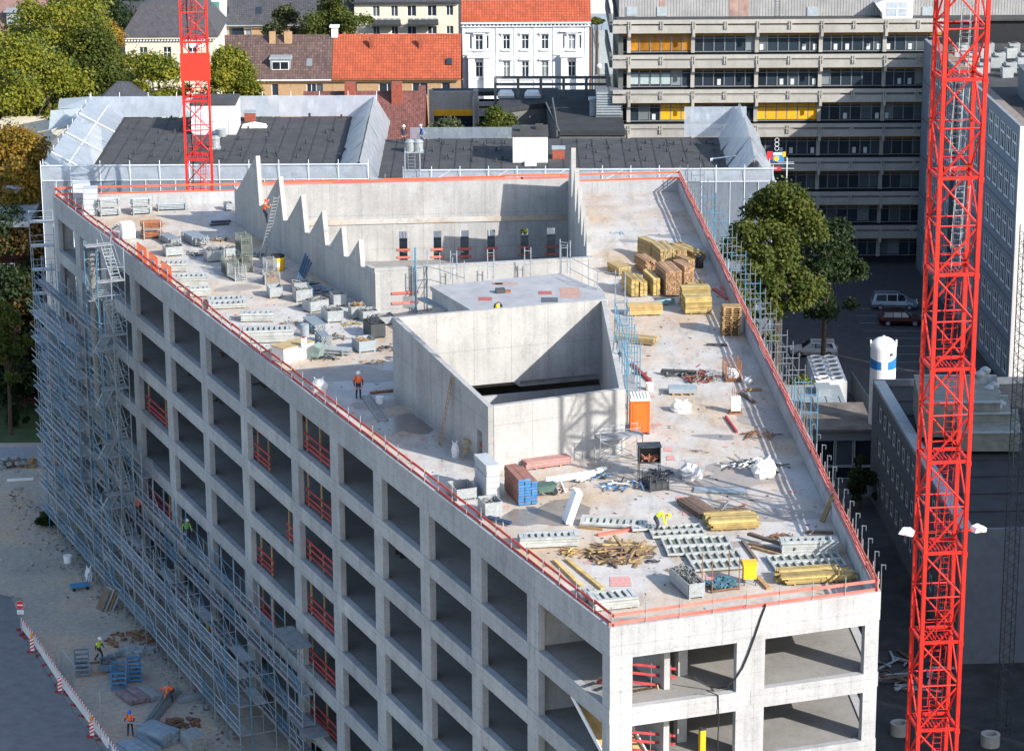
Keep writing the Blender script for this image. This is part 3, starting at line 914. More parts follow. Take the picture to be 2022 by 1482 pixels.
# the tall slab whose shade lies over the yard on the right stands beyond the frame
for s0, s1, H, lb in ((126, 150, 54, 'lowest of the plain grey slab blocks beyond the yard'), (150.1, 187, 66, 'widest plain grey slab block beyond the yard'), (199, 217, 72, 'tallest plain grey slab block beyond the yard')):
    q = [Vector((s * 0.643 - t * 0.766, s * 0.766 + t * 0.643, 0)) for s, t in ((s0, 20), (s0, 8), (s1, 8), (s1, 20))]
    shd = thing('tower_block', lb, 'building', (0, 0, 0))
    ob('wall', MB().prism(q, 0, H), shd, m=(M_PANEL,))
    ob('roof', MB().prism(q, H + 0.002, H + 0.4), shd, m=(M_BITU,))

# ---------------- glazed pavilion between parapet and low building
gx0, gx1 = PY(1575, 860, 221).x, PY(1724, 860, 221).x
pav = thing('pavilion', 'low glazed pavilion with dark frame and weathered board roof', 'building', (gx0, 221, 0))
gl = gx1 - gx0
ob('roof', MB().box(0, -0.5, 4.3, gl, 7, 4.5), pav, m=(mat('weathered_boards', (0.15, 0.13, 0.115), 0.9, 0.45, 0.8),))
ob('fascia', MB().box(0, -0.3, 3.5, gl, 0, 4.28), pav, m=(M_FRAME,))
ob('wall', MB().box(0, 6.5, 0, gl, 6.8, 4.29), pav, m=(M_PANEL,))
gw = gl / 4
for k in range(4):
    window(pav, k * gw + 0.05, 0, 1.2, gw - 0.1, 2.25, 1, (), mat('pale_frame', (0.42, 0.44, 0.46), 0.6), M_GLASSD)
    window(pav, k * gw + 0.05, 0, 0.1, gw - 0.1, 1.05, 1, (), mat('pale_frame', (0.42, 0.44, 0.46), 0.6), M_GLASSD)
sky_r = thing('roof_light', 'flat pale sheet roof with a raised box behind the pavilion', 'roof', (gx0 + 0.2, 228.2, 0))
ob('deck', MB().box(-0.4, 0, 3.6, 4.6, 5.5, 4.3), sky_r, m=(M_ZINC,))
ob('raised_box', MB().box(2.3, 2.2, 4.302, 3.6, 4.2, 4.9), sky_r, m=(M_ZINC,))
for k in range(5):
    ob('rib', MB().box(-0.4 + k * 1.15, 0, 4.302, -0.32 + k * 1.15, 2.1, 4.36), sky_r, m=(M_STEEL,))
ch = thing('chiller', 'white chiller with two rows of round fans among bushes', 'chiller', (PY(1634, 765, 238.5).x, 235.5, 0))
ob('cabinet', MB().box(-1.35, 0, 0, 1.35, 8, 4.0), ch, m=(M_WHITE,))
fm = MB().lathe([(0.52, 4.0), (0.56, 4.18), (0.48, 4.18), (0.44, 4.05)], 14).mesh('fan_ring', M_WHITE)
fk = MB().lathe([(0.44, 4.0), (0.43, 4.06)], 14).mesh('fan', M_BLACK)
for j in range(6):
    for i in (-0.62, 0.62):
        f = ob('fan_ring', fm, ch, (i, 0.7 + j * 1.3, 0))
        ob('fan', fk, f)
fen = thing('board_fence', 'grey panel fence running beside the chiller yard', 'fence', (0, 0, 0))
pa, pb = P(1680, 775, 0), P(1722, 838, 0)
for k in range(7):
    a, b = pa.lerp(pb, k / 7), pa.lerp(pb, (k + 0.92) / 7)
    ob('panel', MB().bar(a + Vector((0, 0, 1.0)), b + Vector((0, 0, 1.0)), 0.08, 2.0), fen, m=(M_FRAME,))
# white silo
tk = thing('storage_tank', 'white upright gas tank with blue corner panels', 'tank', (PY(1748.5, 700, 221).x, 222.3, 0))
def dome(r, h, k=6):
    return [(r * math.cos(t), h * math.sin(t)) for t in [math.pi / 2 * i / k for i in range(k)]] + [(0.02, h)]
ob('shell', MB().lathe([(1.05, 0)] + [(1.05, 11.0)] + [(r, 11.0 + z) for r, z in dome(1.05, 0.85)[1:]], 32), tk, m=(M_WHITE,))
bands = MB()
def arc_patch(mb, r, a0, a1, z0, z1a, z1b, n=8):
    for i in range(n):
        t0, t1 = R_(a0 + (a1 - a0) * i / n), R_(a0 + (a1 - a0) * (i + 1) / n)
        za, zb = z1a + (z1b - z1a) * i / n, z1a + (z1b - z1a) * (i + 1) / n
        q = [(r * math.cos(t0), r * math.sin(t0), z0), (r * math.cos(t1), r * math.sin(t1), z0), (r * math.cos(t1), r * math.sin(t1), zb), (r * math.cos(t0), r * math.sin(t0), za)]
        mb.add(q, [(0, 1, 2, 3)])
arc_patch(bands, 1.056, 180, 255, 9.3, 10.2, 9.95)
arc_patch(bands, 1.056, 285, 350, 9.3, 9.95, 10.3)
ob('blue_panel', bands, tk, m=(mat('blue_print', (0.02, 0.16, 0.42), 0.5),))
ob('seam', MB().lathe([(1.058, 7.9), (1.058, 7.93)], 32).lathe([(1.058, 7.2), (1.058, 7.23)], 32), tk, m=(M_ZINC,))
ob('lifting_eye', MB().box(-1.1, -0.05, 11.0, -0.98, 0.05, 11.6).box(0.98, -0.05, 11.0, 1.1, 0.05, 11.6).lathe([(0.1, 11.8), (0.1, 11.95)], 8), tk, m=(M_WHITE,))
ob('valve', MB().lathe([(0.12, 0), (0.12, 0.1)], 8), tk, (0.55, -0.93, 10.6), m=(M_DARK,), rot=(R_(75), 0, 0))

# ---------------- sheeted building behind: flat felt roofs inside plastic-wrapped scaffolding
wrap = thing('sheeted_building', 'flat-roofed building wrapped in plastic-sheeted scaffolding', 'building', (0, 0, 0))
ob('wall', MB().box(-37, 242, 0, -12.5, 268, 20.7), wrap, m=(M_PANEL,))
ob('wall', MB().box(-12.4, 243.5, 0, 21.5, 259.6, 20.2), wrap, m=(M_PANEL,))
ob('roof', MB().box(-37.2, 241.8, 20.702, -12.4, 268.2, 20.9), wrap, m=(M_BITU,))
ob('roof', MB().box(-12.2, 243.3, 20.202, 21.6, 259.8, 20.45), wrap, m=(M_BITU,))
fb = MB()
for k in range(17):
    fb.box(-37 + 24.5 * k / 17, 242, 20.9, -36.92 + 24.5 * k / 17, 268, 20.93)
for k in range(24):
    fb.box(-12 + 33.4 * k / 24, 243.6, 20.45, -11.92 + 33.4 * k / 24, 259.6, 20.48)
ob('felt_seam', fb, wrap, m=(M_BITD,))
def sheet(a, b, c, d, nx=6, nz=6, amp=0.07, m=None, name='sheet'):
    """billowing quad a-b (bottom) c-d (top)"""
    mb = MB()
    nrm = (Vector(b) - Vector(a)).cross(Vector(d) - Vector(a)).normalized()
    ph_ = rr.uniform(0, 6)
    vs = []
    for j in range(nz + 1):
        for i in range(nx + 1):
            u, v = i / nx, j / nz
            p = Vector(a).lerp(Vector(b), u).lerp(Vector(d).lerp(Vector(c), u), v)
            w = math.sin(u * math.pi) * math.sin(v * math.pi)
            vs.append(p + nrm * amp * 0.9 * (w * rr.uniform(0.2, 1.3) * (1 if (i % 2) else 0.6) + 0.2 * math.sin(5 * v + 7 * u + ph_)))
    fs = [(j * (nx + 1) + i, j * (nx + 1) + i + 1, (j + 1) * (nx + 1) + i + 1, (j + 1) * (nx + 1) + i) for j in range(nz) for i in range(nx)]
    mb.add(vs, fs)
    return ob(name, mb, wrap, m=(m or M_SHEET,))
xs = [-40.6 + 2.57 * k for k in range(12)]
YF = 239.6
for a, b in zip(xs[:-1], xs[1:]):
    sheet((a, YF, 0), (b, YF, 0), (b, YF, 21.3), (a, YF, 21.3), 4, 14, 0.08)
    sheet((a, YF, 21.32), (b, YF, 21.32), (b, YF + 0.15, 22.65), (a, YF + 0.15, 22.65), 5, 5, 0.05, M_SHEETW)
xs2 = [-9.4 + 2.48 * k for k in range(14)]
YG = 241.8
for a, b in zip(xs2[:-1], xs2[1:]):
    sheet((a, YG, 0), (b, YG, 0), (b, YG, 20.4), (a, YG, 20.4), 4, 14, 0.08)
    sheet((a, YG, 20.42), (b, YG, 20.42), (b, YG + 0.15, 21.6), (a, YG + 0.15, 21.6), 5, 5, 0.05, M_SHEETW)
sheet((-12.3, YF, 0), (-9.4, YG, 0), (-9.4, YG, 20.6), (-12.3, YF, 21.5), 4, 12, 0.05)
# inward-leaning collars round the roof edges
n_ = 7
for k in range(n_):
    y0, y1 = 240 + 29.0 * k / n_, 240 + 29.0 * (k + 1) / n_
    sheet((-37.2, y0, 20.95), (-37.2, y1, 20.95), (-40.4, y1, 22.75), (-40.4, y0, 22.75), 5, 6, 0.12, M_SHEETW)
    sheet((-40.6, y0, 0), (-40.6, y1, 0), (-40.6, y1, 22.7), (-40.6, y0, 22.7), 3, 8, 0.05)
    sheet((-15.2 + 0.0, y0, 20.92), (-15.2, y1, 20.92), (-13.2, y1, 22.75), (-13.2, y0, 22.75), 5, 6, 0.10, M_SHEETW)
    sheet((-11.6, y0, 20.3), (-11.6, y1, 20.3), (-13.1, y1, 22.75), (-13.1, y0, 22.75), 4, 6, 0.10, M_SHEETW)
for k in range(10):
    x0, x1 = -40.4 + 2.75 * k, -40.4 + 2.75 * (k + 1)
    sheet((x0, 268.3, 20.95), (x1, 268.3, 20.95), (x1, 269.2, 22.8), (x0, 269.2, 22.8), 5, 5, 0.08, M_SHEETW)
for k in range(8):
    x0, x1 = -9.4 + 1.33 * k, -9.4 + 1.33 * (k + 1)
    sheet((x0, 260, 20.45), (x1, 260, 20.45), (x1, 260.2, 21.5), (x0, 260.2, 21.5), 3, 3, 0.03)
# right end tents
for k in range(3):
    y0, y1 = 241.9 + 6 * k, 241.9 + 6 * (k + 1)
    h_ = 2.5 if k else 1.8
    sheet((19.4 - 0.1 * k, y0, 20.48), (19.4, y1, 20.48), (21.3, y1, 21.2 + h_), (21.3, y0, 20.6 + h_), 6, 6, 0.14, M_SHEETW)
    sheet((21.3, y0, 20.6 + h_), (21.3, y1, 21.2 + h_), (23.2, y1, 20.6), (23.2, y0, 20.0), 6, 6, 0.12, M_SHEETW)
    sheet((23.2, y0, 0), (23.2, y1, 0), (23.2, y1, 20.6), (23.2, y0, 20.0), 3, 8, 0.08)
sheet((16.2, 260.1, 20.48), (22.0, 260.1, 20.48), (22.0, 260.3, 23.3), (16.2, 260.3, 23.3), 8, 6, 0.1, M_SHEETW)
tb = MB()
for k, x in enumerate([-40.6 + 1.285 * k for k in range(23)]):
    tb.tube((x, YF - 0.06, 0), (x, YF - 0.06, 21.3 + (1.75 if k % 2 == 0 else 0)), 0.022 if k % 2 else 0.03, 4)
for k, x in enumerate([-9.4 + 1.24 * k for k in range(27)]):
    tb.tube((x, YG - 0.06, 0), (x, YG - 0.06, 20.4 + (1.5 if k % 2 == 0 else 0)), 0.022 if k % 2 else 0.03, 4)
for z in (21.3, 22.62):
    tb.tube((-40.6, YF - 0.06, z), (-12.3, YF - 0.06, z), 0.03, 4)
for z in (20.4, 21.55):
    tb.tube((-9.4, YG - 0.06, z), (23.2, YG - 0.06, z), 0.03, 4)
for k in range(11):
    tb.tube((-40.4 + 2.75 * k, 269.25, 18), (-40.4 + 2.75 * k, 269.25, 23.2), 0.03, 4)
    tb.tube((-40.45, 240 + 2.9 * k, 20.5), (-40.45, 240 + 2.9 * k, 23.1), 0.03, 4)
for y in (244.1, 252.5, 261.0):
    tb.tube((-37.1, y, 21.05), (-40.35, y, 22.85), 0.05, 4)
tb.tube((-38.8, 240, 21.93), (-38.8, 269, 21.93), 0.035, 4)
for x in (-7, -2, 3, 8, 13):
    tb.tube((x, YG - 0.08, 20.5), (x + 1.7, YG - 0.08, 21.5), 0.025, 4)
o = ob('scaffold_tube', tb, wrap, m=(M_STRAP,), kind='stuff')
# narrow sheeted hoist mast between the two roofs
tw = MB()
for x in (-9.2, -7.9):
    for y in (240.3, 241.6):
        tw.tube((x, y, 0), (x, y, 23.6), 0.035, 4)
for k in range(40):
    z = 12 + k * 0.3
    if z < 23.5:
        tw.tube((-8.9, 240.25, z), (-8.3, 240.25, z), 0.02, 4)
for x in (-8.9, -8.3):
    tw.tube((x, 240.25, 12), (x, 240.25, 23.4), 0.022, 4)
for z in (21.9, 23.4, 20.4):
    tw.tube((-9.2, 240.3, z), (-7.9, 240.3, z), 0.03, 4)
ob('scaffold_mast', tw, wrap, m=(M_TUBE,))
# roof furniture
def px_roof(x, y, z):
    p = P(x, y, z)
    p.z = z
    return p
p = px_roof(1047, 322, 20.45)
hut = thing('roof_cabin', 'white panelled roof cabin on the right felt roof', 'roof cabin', p)
for i in range(3):
    for j in range(2):
        ob('panel', MB().box(-1.55 + i * 1.04, 0, 0.05 + j * 1.15, -0.55 + i * 1.04, 0.06, 1.17 + j * 1.15), hut, m=(M_WHITE,))
ob('wall', MB().box(-1.57, 0.062, 0, 1.57, 4.2, 2.4), hut, m=(M_STUC,))
ob('roof', MB().box(-1.65, -0.05, 2.402, 1.65, 4.3, 2.6).box(-0.9, 1.2, 2.602, -0.2, 2, 3.1).box(0.5, 2.2, 2.602, 1.2, 3.2, 2.95), hut, m=(M_BITU,))
ob('step', MB().box(-0.5, -1.3, 0, 0.55, -0.02, 0.25), hut, m=(M_STUC,))
p = px_roof(424, 266, 20.9)
hut2 = thing('roof_cabin', 'white roof cabin with a door beside the far crane', 'roof cabin', p)
ob('wall', MB().box(-2.2, 0, 0, 2.0, 4.6, 2.75), hut2, m=(M_STUC,))
ob('roof', MB().box(-2.25, -0.05, 2.752, 2.05, 4.65, 2.95), hut2, m=(M_BITU,))
ob('door', MB().box(0.1, -0.05, 0.05, 1.1, -0.003, 2.1), hut2, m=(M_WHITE,))
ob('panel_joint', MB().box(-0.2, -0.02, 0, -0.16, -0.003, 2.7).box(1.3, -0.02, 0, 1.34, -0.003, 2.7).box(-2.2, -0.02, 1.2, 0.08, -0.003, 1.24), hut2, m=(M_FRAME,))
ob('tub', MB().lathe([(0.45, 0), (0.5, 0.7)], 14, (0.7, -0.7)), hut2, m=(M_STEEL,))
vb = MB().lathe([(0.10, 0), (0.10, 0.35)], 6).box(-0.03, -0.25, 0, 0.03, 0.25, 0.07).box(0.0, -0.03, 0, 0.55, 0.03, 0.06).mesh('roof_anchor', M_DARK)
spots = [(x, y) for x in (258, 300, 345, 440, 480, 520, 560, 600, 640, 672) for y in (233, 258, 280, 300, 313)] + [(x, y) for x in (845, 868, 890, 925, 945, 970, 1000, 1150, 1180, 1210, 1240, 1270, 1300, 1330, 1360, 1385, 1410) for y in (284, 297, 316)]
k = 0
for x, y in spots:
    y_ = y
    x += rr.uniform(-14, 14)
    y += rr.uniform(-5, 5)
    if abs(x - 424) < 55 and y < 275 or rr.random() < 0.15 or abs(x - 395) < 20:
        continue
    p = px_roof(x, y, 20.9 if x < 720 else 20.45)
    ob('roof_anchor', vb, None, p, rr.uniform(-20, 20), label='small black anchor stub in the %s row on the %s felt roof' % ({233: 'farthest', 258: 'second', 280: 'third', 300: 'fourth', 313: 'nearest', 284: 'farthest', 297: 'middle', 316: 'nearest'}[y_], 'left' if x < 720 else 'right'), category='roof anchor', group='anchor stubs on the felt roofs')
def chim(px, py, z, w, h, m, label, top=True):
    p = px_roof(px, py, z)
    c = thing('chimney', label, 'chimney', p)
    ob('stack', MB().box(-w / 2, -w / 2, 0, w / 2, w / 2, h), c, m=(m,))
    if top:
        ob('cap', MB().box(-w / 2 - 0.06, -w / 2 - 0.06, h + 0.002, w / 2 + 0.06, w / 2 + 0.06, h + 0.12), c, m=(M_ZINC,))
M_REDB = mat('red_brick', (0.26, 0.07, 0.045), 0.85, 0.3, 5)
chim(1103, 312, 20.45, 1.1, 0.9, M_REDB, 'low red brick chimney beside the white roof cabin')
chim(494, 238, 20.9, 1.0, 0.8, M_REDB, 'low red chimney right of the cabin with the door')
rl_ = thing('skylight', 'long curved white skylight on the left felt roof', 'skylight', px_roof(500, 251, 20.9))
ob('dome', MB().profile([(-1.1, 0), (1.3, 0), (1.2, 0.2), (0.1, 0.42), (-1.0, 0.2)], -0.5, 0.5), rl_, m=(M_WHITE,))
dm = MB().lathe([(0.45, 0), (0.45, 0.9), (0.52, 0.95), (0.3, 1.15), (0.05, 1.2)], 14).mesh('cowl', M_STEEL)
for x, y, z, lb in ((425, 293, 20.9, 'steel vent drum in front of the cabin with the door'), (810, 300, 20.45, 'left one of two steel vent drums on the right roof'), (826, 300, 20.45, 'right one of two steel vent drums on the right roof')):
    v = thing('vent_drum', lb, 'vent', px_roof(x, y, z))
    ob('cowl', dm, v)
    ob('base', MB().box(-0.5, -0.5, 0.0, 0.5, 0.5, 0.12), v, m=(M_ZINC,))
pl = solo('pole', MB().tube((0, 0, 0.2), (2.3, 0.2, 0.45), 0.06, 6).box(-0.1, -0.1, 0, 0.1, 0.1, 0.25), M_STRAP, 'white pole lying on the felt roof by the right tent', 'pole', px_roof(1405, 318, 20.45))
# ---------------- black-roofed annex with concrete wing in the middle distance
ann = thing('annex_building', 'low annex with black felt roof and concrete wing in front of the white house', 'building', (0, 0, 0))
za = 16.0
f0, f1 = P(1270, 262, za), P(1228, 262, za)
poly = [P(985, 215, za), P(1078, 203, za), P(1105, 258, za), P(1235, 258, za), P(1215, 176, za), P(985, 178, za)]
ob('roof', MB().prism([(p.x, p.y) for p in poly], za - 0.5, za), ann, m=(M_BITD,))
ob('wall', MB().prism([(p.x + 0.0, p.y + 0.2) for p in poly], 0, za - 0.502), ann, m=(M_FASD,))
g = [P(1105, 262, za + 0.02), P(1400, 262, za), P(1400, 274, za), P(1105, 274, za)]
ob('parapet', MB().prism([(p.x, p.y) for p in g][::-1], za - 1.5, za - 0.6), ann, m=(mat('sandy_coping', (0.34, 0.30, 0.26), 0.8),))
wy = P(860, 210, 13).y
x0, x1, x2 = PY(855, 200, wy).x, PY(934, 200, wy).x, PY(1085, 200, wy).x
zt, zb = PY(900, 181, wy).z, PY(900, 218, wy).z
ob('concrete_wall', MB().box(x0, wy, 0, x1, wy + 0.4, zt), ann, m=(M_FASC,))
ob('wing_roof', MB().box(x0 - 0.2, wy + 0.42, zt - 0.6, x2 + 1, wy + 2.5, zt - 0.1), ann, m=(M_BITD,))
ob('wing_pillar', MB().box(x0 - 0.45, wy - 0.2, 0, x0 - 0.02, wy + 0.3, zt + 0.25).box(x1 + 0.02, wy - 0.6, 0, x1 + 0.6, wy + 0.3, zt + 0.2), ann, m=(M_FASC,))
ob('amber_band', MB().box(x0 + 0.1, wy - 0.08, zb - 0.6, x1 - 0.05, wy - 0.002, zb + 0.1), ann, m=(M_AMB,))
ob('wing_window', MB().box(x0 + 0.1, wy - 0.06, zb - 2.6, x1 - 0.05, wy - 0.002, zb - 0.62), ann, m=(M_GLASSD,))
zc = PY(1000, 201, wy - 1).z
ob('balcony_fascia', MB().box(x1 + 0.62, wy - 1.2, zc - 0.45, x2, wy - 0.9, zc).box(x1 + 0.62, wy - 1.15, zc - 1.6, x2, wy - 0.95, zc - 0.7).box(x1 + 0.62, wy - 0.9, zc - 1.3, x2, wy + 0.4, zc - 1.1), ann, m=(M_FASC,))
ob('dark_wall', MB().box(x1 + 0.62, wy + 0.45, 0, x2, wy + 0.7, zc), ann, m=(mat('dark_interior2', (0.02, 0.022, 0.025), 0.9),))
ob('railing', MB().bar(P(1078, 203, za + 0.9), P(1104, 258, za + 0.9), 0.12, 0.12).bar(P(1091, 203, za + 0.6), P(1100, 258, za + 0.6), 0.12, 1.2), ann, m=(M_FASD,))
pg = MB()
pa_, pb_ = P(978, 163, za + 1.6), P(1203, 163, za + 1.6)
for zz in (0.0, 0.75):
    pg.bar(pa_ + Vector((0, 0, zz - 0.2)), pb_ + Vector((0, 0, zz - 0.2)), 0.12, 0.3)
for k in range(6):
    q = pa_.lerp(pb_, k / 5)
    pg.box(q.x - 0.15, q.y - 0.1, za - 3, q.x + 0.15, q.y + 0.1, q.z + 0.6)
ob('pergola', pg, ann, m=(M_FASD,))
for px, lb in ((999, 'left one of two pale domed skylights on the black roof'), (1052, 'right one of two pale domed skylights on the black roof')):
    s = thing('skylight', lb, 'skylight', px_roof(px, 191, za))
    ob('kerb', MB().box(-0.9, -0.9, 0, 0.9, 0.9, 0.25), s, m=(M_ZINC,))
    ob('dome', MB().profile([(-0.85, 0.252), (0.85, 0.252), (0.6, 0.6), (-0.6, 0.6)], -0.85, 0.85), s, m=(M_WHITE,))
lv = thing('louvre_unit', 'grey louvred air unit beside the office end wall', 'air unit', px_roof(1203, 232, za))
for k in range(9):
    ob('slat', MB().box(-1.35, -0.06, 0.3 + k * 0.27, 1.35, 0.1, 0.48 + k * 0.27), lv, m=(M_ZINC,))
ob('cabinet', MB().box(-1.4, 0.102, 0, 1.4, 1.6, 2.9), lv, m=(M_PANEL,))
dv = thing('vent_pipe', 'pale rectangular vent shaft standing on the black roof', 'vent', px_roof(1171, 228, za))
ob('shaft', MB().box(-0.35, -0.35, 0, 0.35, 0.35, 1.7), dv, m=(M_ZINC,))
ob('cap', MB().box(-0.5, -0.5, 1.702, 0.5, 0.5, 1.9), dv, m=(M_STEEL,))
# ================================================================ HOUSES FARTHER BACK
YH = 345.0
def house_eave(px, py, Y):
    return PY(px, py, Y)
# row house: brown-tiled left half, orange-tiled right half
e0, e1, e2 = PY(405, 153, YH), PY(656, 153, YH), PY(911, 157, YH)
zr = PY(650, 68, YH + 4.9).z
ze = e1.z
for (xa, xb, mt, lb, nm) in ((e0.x, e1.x, M_TILEB, 'tan brick row house under dark brown roof tiles with dormer', 0), (e1.x + 0.02, e2.x - 0.05, M_TILEO, 'tan brick row house under bright orange roof tiles', 1)):
    h = thing('row_house', lb, 'house', (xa, YH, 0))
    w = xb - xa
    holes = []
    if nm:
        lst = ((688, 11, 166), (748, 22, 166), (814, 20, 166), (872, 11, 166))
    else:
        lst = ((495, 9, 170), (536, 9, 168), (605, 13, 163), (624, 9, 165))
    for px, ww, py in lst:
        p = PY(px, py, YH)
        holes.append((p.x - xa, ze - 2.3, p.x - xa + ww / 15.9 * 1.5, ze - 0.75))
    ob('wall', walls_with_holes(w, ze - 0.1, 0.35, holes), h, m=(M_BRICK,))
    for q in holes:
        window(h, q[0], 0.12, q[1], q[2] - q[0], q[3] - q[1], 2 if q[2] - q[0] > 1.2 else 1)
    roof_plane(h, -0.1, w + (0.0 if nm else 0.0), -0.45, ze - 0.1, 4.9, zr, mt)
    roof_plane(h, -0.1, w, 10.2, ze - 0.1, 4.9, zr, mt, 'roof') if False else None
    ob('gutter', MB().box(-0.1, -0.62, ze - 0.28, w, -0.47, ze - 0.14), h, m=(M_STUC if not nm else M_RUST,))
    ob('gable', MB().profile([(0, 0), (0.1, 0), (0.1, 1), (0, 1)], 0.36, 9.8), h, (0 if not nm else w - 0.12, 0, 0), m=(M_BRICK,))
    ob('back_wall', MB().box(0, 9.6, 0, w, 9.9, ze), h, m=(M_BRICK,))
    ob('back_roof', MB().add([(0, 4.93, zr), (w, 4.93, zr), (w, 10.2, ze - 0.1), (0, 10.2, ze - 0.1)], [(0, 1, 2, 3)]), h, m=(mt,))
    if nm:
        for px in (733, 830):
            p = PY(px, 85, YH + 3.4)
            ob('flue', MB().box(p.x - xa - 0.2, 3.1, p.z - 1.2, p.x - xa + 0.2, 3.5, p.z + 0.7), h, m=(M_REDB,))
        p = PY(887, 120, YH + 1.6)
        s = ob('skylight', MB().box(-0.35, -0.05, -0.5, 0.35, 0.06, 0.4), h, (p.x - xa, 1.6 - 0.25, p.z), m=(M_GLASS,), rot=(-math.radians(45), 0, 0))
    else:
        p = PY(554, 128, YH + 1.2)
        d = ob('dormer', MB().box(-1.25, -0.15, -0.75, 1.25, 2.6, 0.75).profile([(-1.4, 0.752), (1.4, 0.752), (1.3, 1.02), (-1.3, 1.02)], -0.3, 3.0), h, (p.x - xa, 0.9, p.z), m=(M_ZINC,))
        f, pp = win_meshes(2.1, 1.05, 2, (), M_WHITE, M_GLASS)
        for nm2, me in (('window', f), ('pane', pp)):
            ob(nm2, me, d, (-1.05, -0.24, -0.55))
        p = PY(611, 122, YH + 1.8)
        ob('skylight', MB().box(-0.35, -0.05, -0.6, 0.35, 0.06, 0.5), h, (p.x - xa, 1.8 - 0.3, p.z), m=(M_GLASS,), rot=(-math.radians(45), 0, 0))
        for px, pw_ in ((538, 0.75), (569, 0.95)):
            p = PY(px, 75, YH + 4.2)
            ob('chimney', MB().box(p.x - xa - pw_ / 2, 3.8, p.z - 1.2, p.x - xa + pw_ / 2, 4.6, p.z + 0.75), h, m=(M_BRICK,))
chp = thing('chimney', 'white-capped chimney where brown and orange roofs meet', 'chimney', PY(661, 66, YH + 4.9))
ob('stack', MB().box(-0.4, -0.4, -1.5, 0.4, 0.4, 0.8), chp, m=(M_STUC,))
ob('cap', MB().box(-0.6, -0.6, 0.802, 0.6, 0.6, 1.0), chp, m=(M_WHITE,))

# low red-brown roofed house in front of the row (partly behind the sheeting)
p0, p1 = P(565, 168, 17.5), P(853, 168, 17.5)
rh = thing('brick_house', 'low house with red-brown tiled roof in front of the row', 'house', (p0.x + 2, p0.y - 26, 0))
w = p1.x - p0.x - 2.6
yr = 24
roof_plane(rh, 0, w, 13.5, 10.2, yr, 17.2, M_TILER)
ob('wall', MB().box(0.2, 14, 0, w - 0.2, 33, 10.2), rh, m=(M_BRICK,))
ob('back_roof', MB().add([(0, yr + 0.02, 17.2), (w, yr + 0.02, 17.2), (w, 34, 10), (0, 34, 10)], [(0, 1, 2, 3)]), rh, m=(M_TILER,))
for x_ in (4.5, 9.5):
    ob('chimney', MB().box(x_, 22.3, 15, x_ + 1.1, 24.1, 18.2), rh, m=(M_REDB,))
ob('shed', MB().box(13.0, 1, 0, w + 0.3, 8, 16.2), rh, m=(M_STUC,))
roof_plane(rh, 12.8, w + 0.4, 2.0, 16.2, 10, 20.5, M_TILER)

# white stuccoed town house with moulded window heads
YW = 350.0
q0, q1 = PY(912.5, 100, YW), PY(1165, 100, YW)
hw = thing('town_house', 'white stucco town house with moulded windows and orange tiled roof', 'house', (q0.x, YW, 0))
w = q1.x - q0.x
zt = PY(1000, 52, YW).z
m2 = lambda px: PY(px, 100, YW).x - q0.x
zf = lambda py: PY(1000, py, YW).z
hs = []
for px in (1000, 1037, 1076):
    for ya, yb in ((70, 98), (122, 152)):
        hs.append((m2(px - 7), zf(yb), m2(px + 7), zf(ya)))
for px in (946, 1129):
    for ya, yb in ((70, 99), (122, 152)):
        hs.append((m2(px - 7.5), zf(yb), m2(px + 7.5), zf(ya)))
        if ya == 70:
            hs.append((m2(px - 19), zf(yb - 2), m2(px - 14), zf(ya)))
            hs.append((m2(px + 14), zf(yb - 2), m2(px + 19), zf(ya)))
ob('wall', walls_with_holes(w, zt, 0.4, hs), hw, m=(M_STUC,))
ob('inner_wall', MB().box(0.1, 0.9, 0, w - 0.1, 1.0, zt), hw, m=(M_DARK,))
for x_ in (0, w - 0.3):
    ob('side_wall', MB().box(x_, 0.42, 0, x_ + 0.3, 11, zt), hw, m=(M_STUC,))
for q in hs:
    big = q[2] - q[0] > 0.6
    window(hw, q[0], 0.12, q[1], q[2] - q[0], q[3] - q[1], 2 if big else 1, (0.68,) if big else ())
hood = MB().box(-0.75, -0.28, 0, 0.75, -0.002, 0.12).box(-0.65, -0.15, -0.28, -0.45, -0.002, -0.002).box(0.45, -0.15, -0.28, 0.65, -0.002, -0.002).mesh('hood_mould', M_STUC)
hood2 = MB().box(-0.75, -0.28, 0, 0.75, -0.002, 0.1).profile([(-0.75, 0.102), (0.75, 0.102), (0.45, 0.42), (0, 0.52), (-0.45, 0.42)], -0.25, -0.002).mesh('hood_mould', M_STUC)
sill = MB().box(-0.65, -0.2, -0.14, 0.65, -0.002, 0).mesh('sill', M_STUC)
for q in hs:
    if q[2] - q[0] > 0.6:
        cx = (q[0] + q[2]) / 2
        up_ = q[1] > zf(110)
        ob('hood_mould', hood if up_ else hood2, hw, (cx, 0, q[3] + 0.22))
        ob('sill', sill, hw, (cx, 0, q[1] - 0.002))
for px in (946, 1129):
    x = m2(px)
    ob('bay_window', MB().box(x - 1.35, -0.7, 0, x - 0.55, -0.002, zf(112)).box(x + 0.55, -0.7, 0, x + 1.35, -0.002, zf(112)).box(x - 1.5, -0.85, zf(112) + 0.002, x + 1.5, -0.002, zf(108)), hw, m=(M_STUC,))
    rl2 = MB()
    for k in range(13):
        rl2.box(x - 1.45 + k * 0.235, -0.82, zf(108), x - 1.42 + k * 0.235, -0.78, zf(100))
    rl2.box(x - 1.5, -0.84, zf(100), x + 1.5, -0.76, zf(100) + 0.06)
    ob('balcony_railing', rl2, hw, m=(M_FRAME,))
    ob('hood_mould', MB().box(x - 1.5, -0.35, zf(63), x + 1.5, -0.002, zf(61.5)).profile([(x - 1.3, zf(61.5) + 0.002), (x + 1.3, zf(61.5) + 0.002), (x, zf(57))], -0.3, -0.002), hw, m=(M_STUC,))
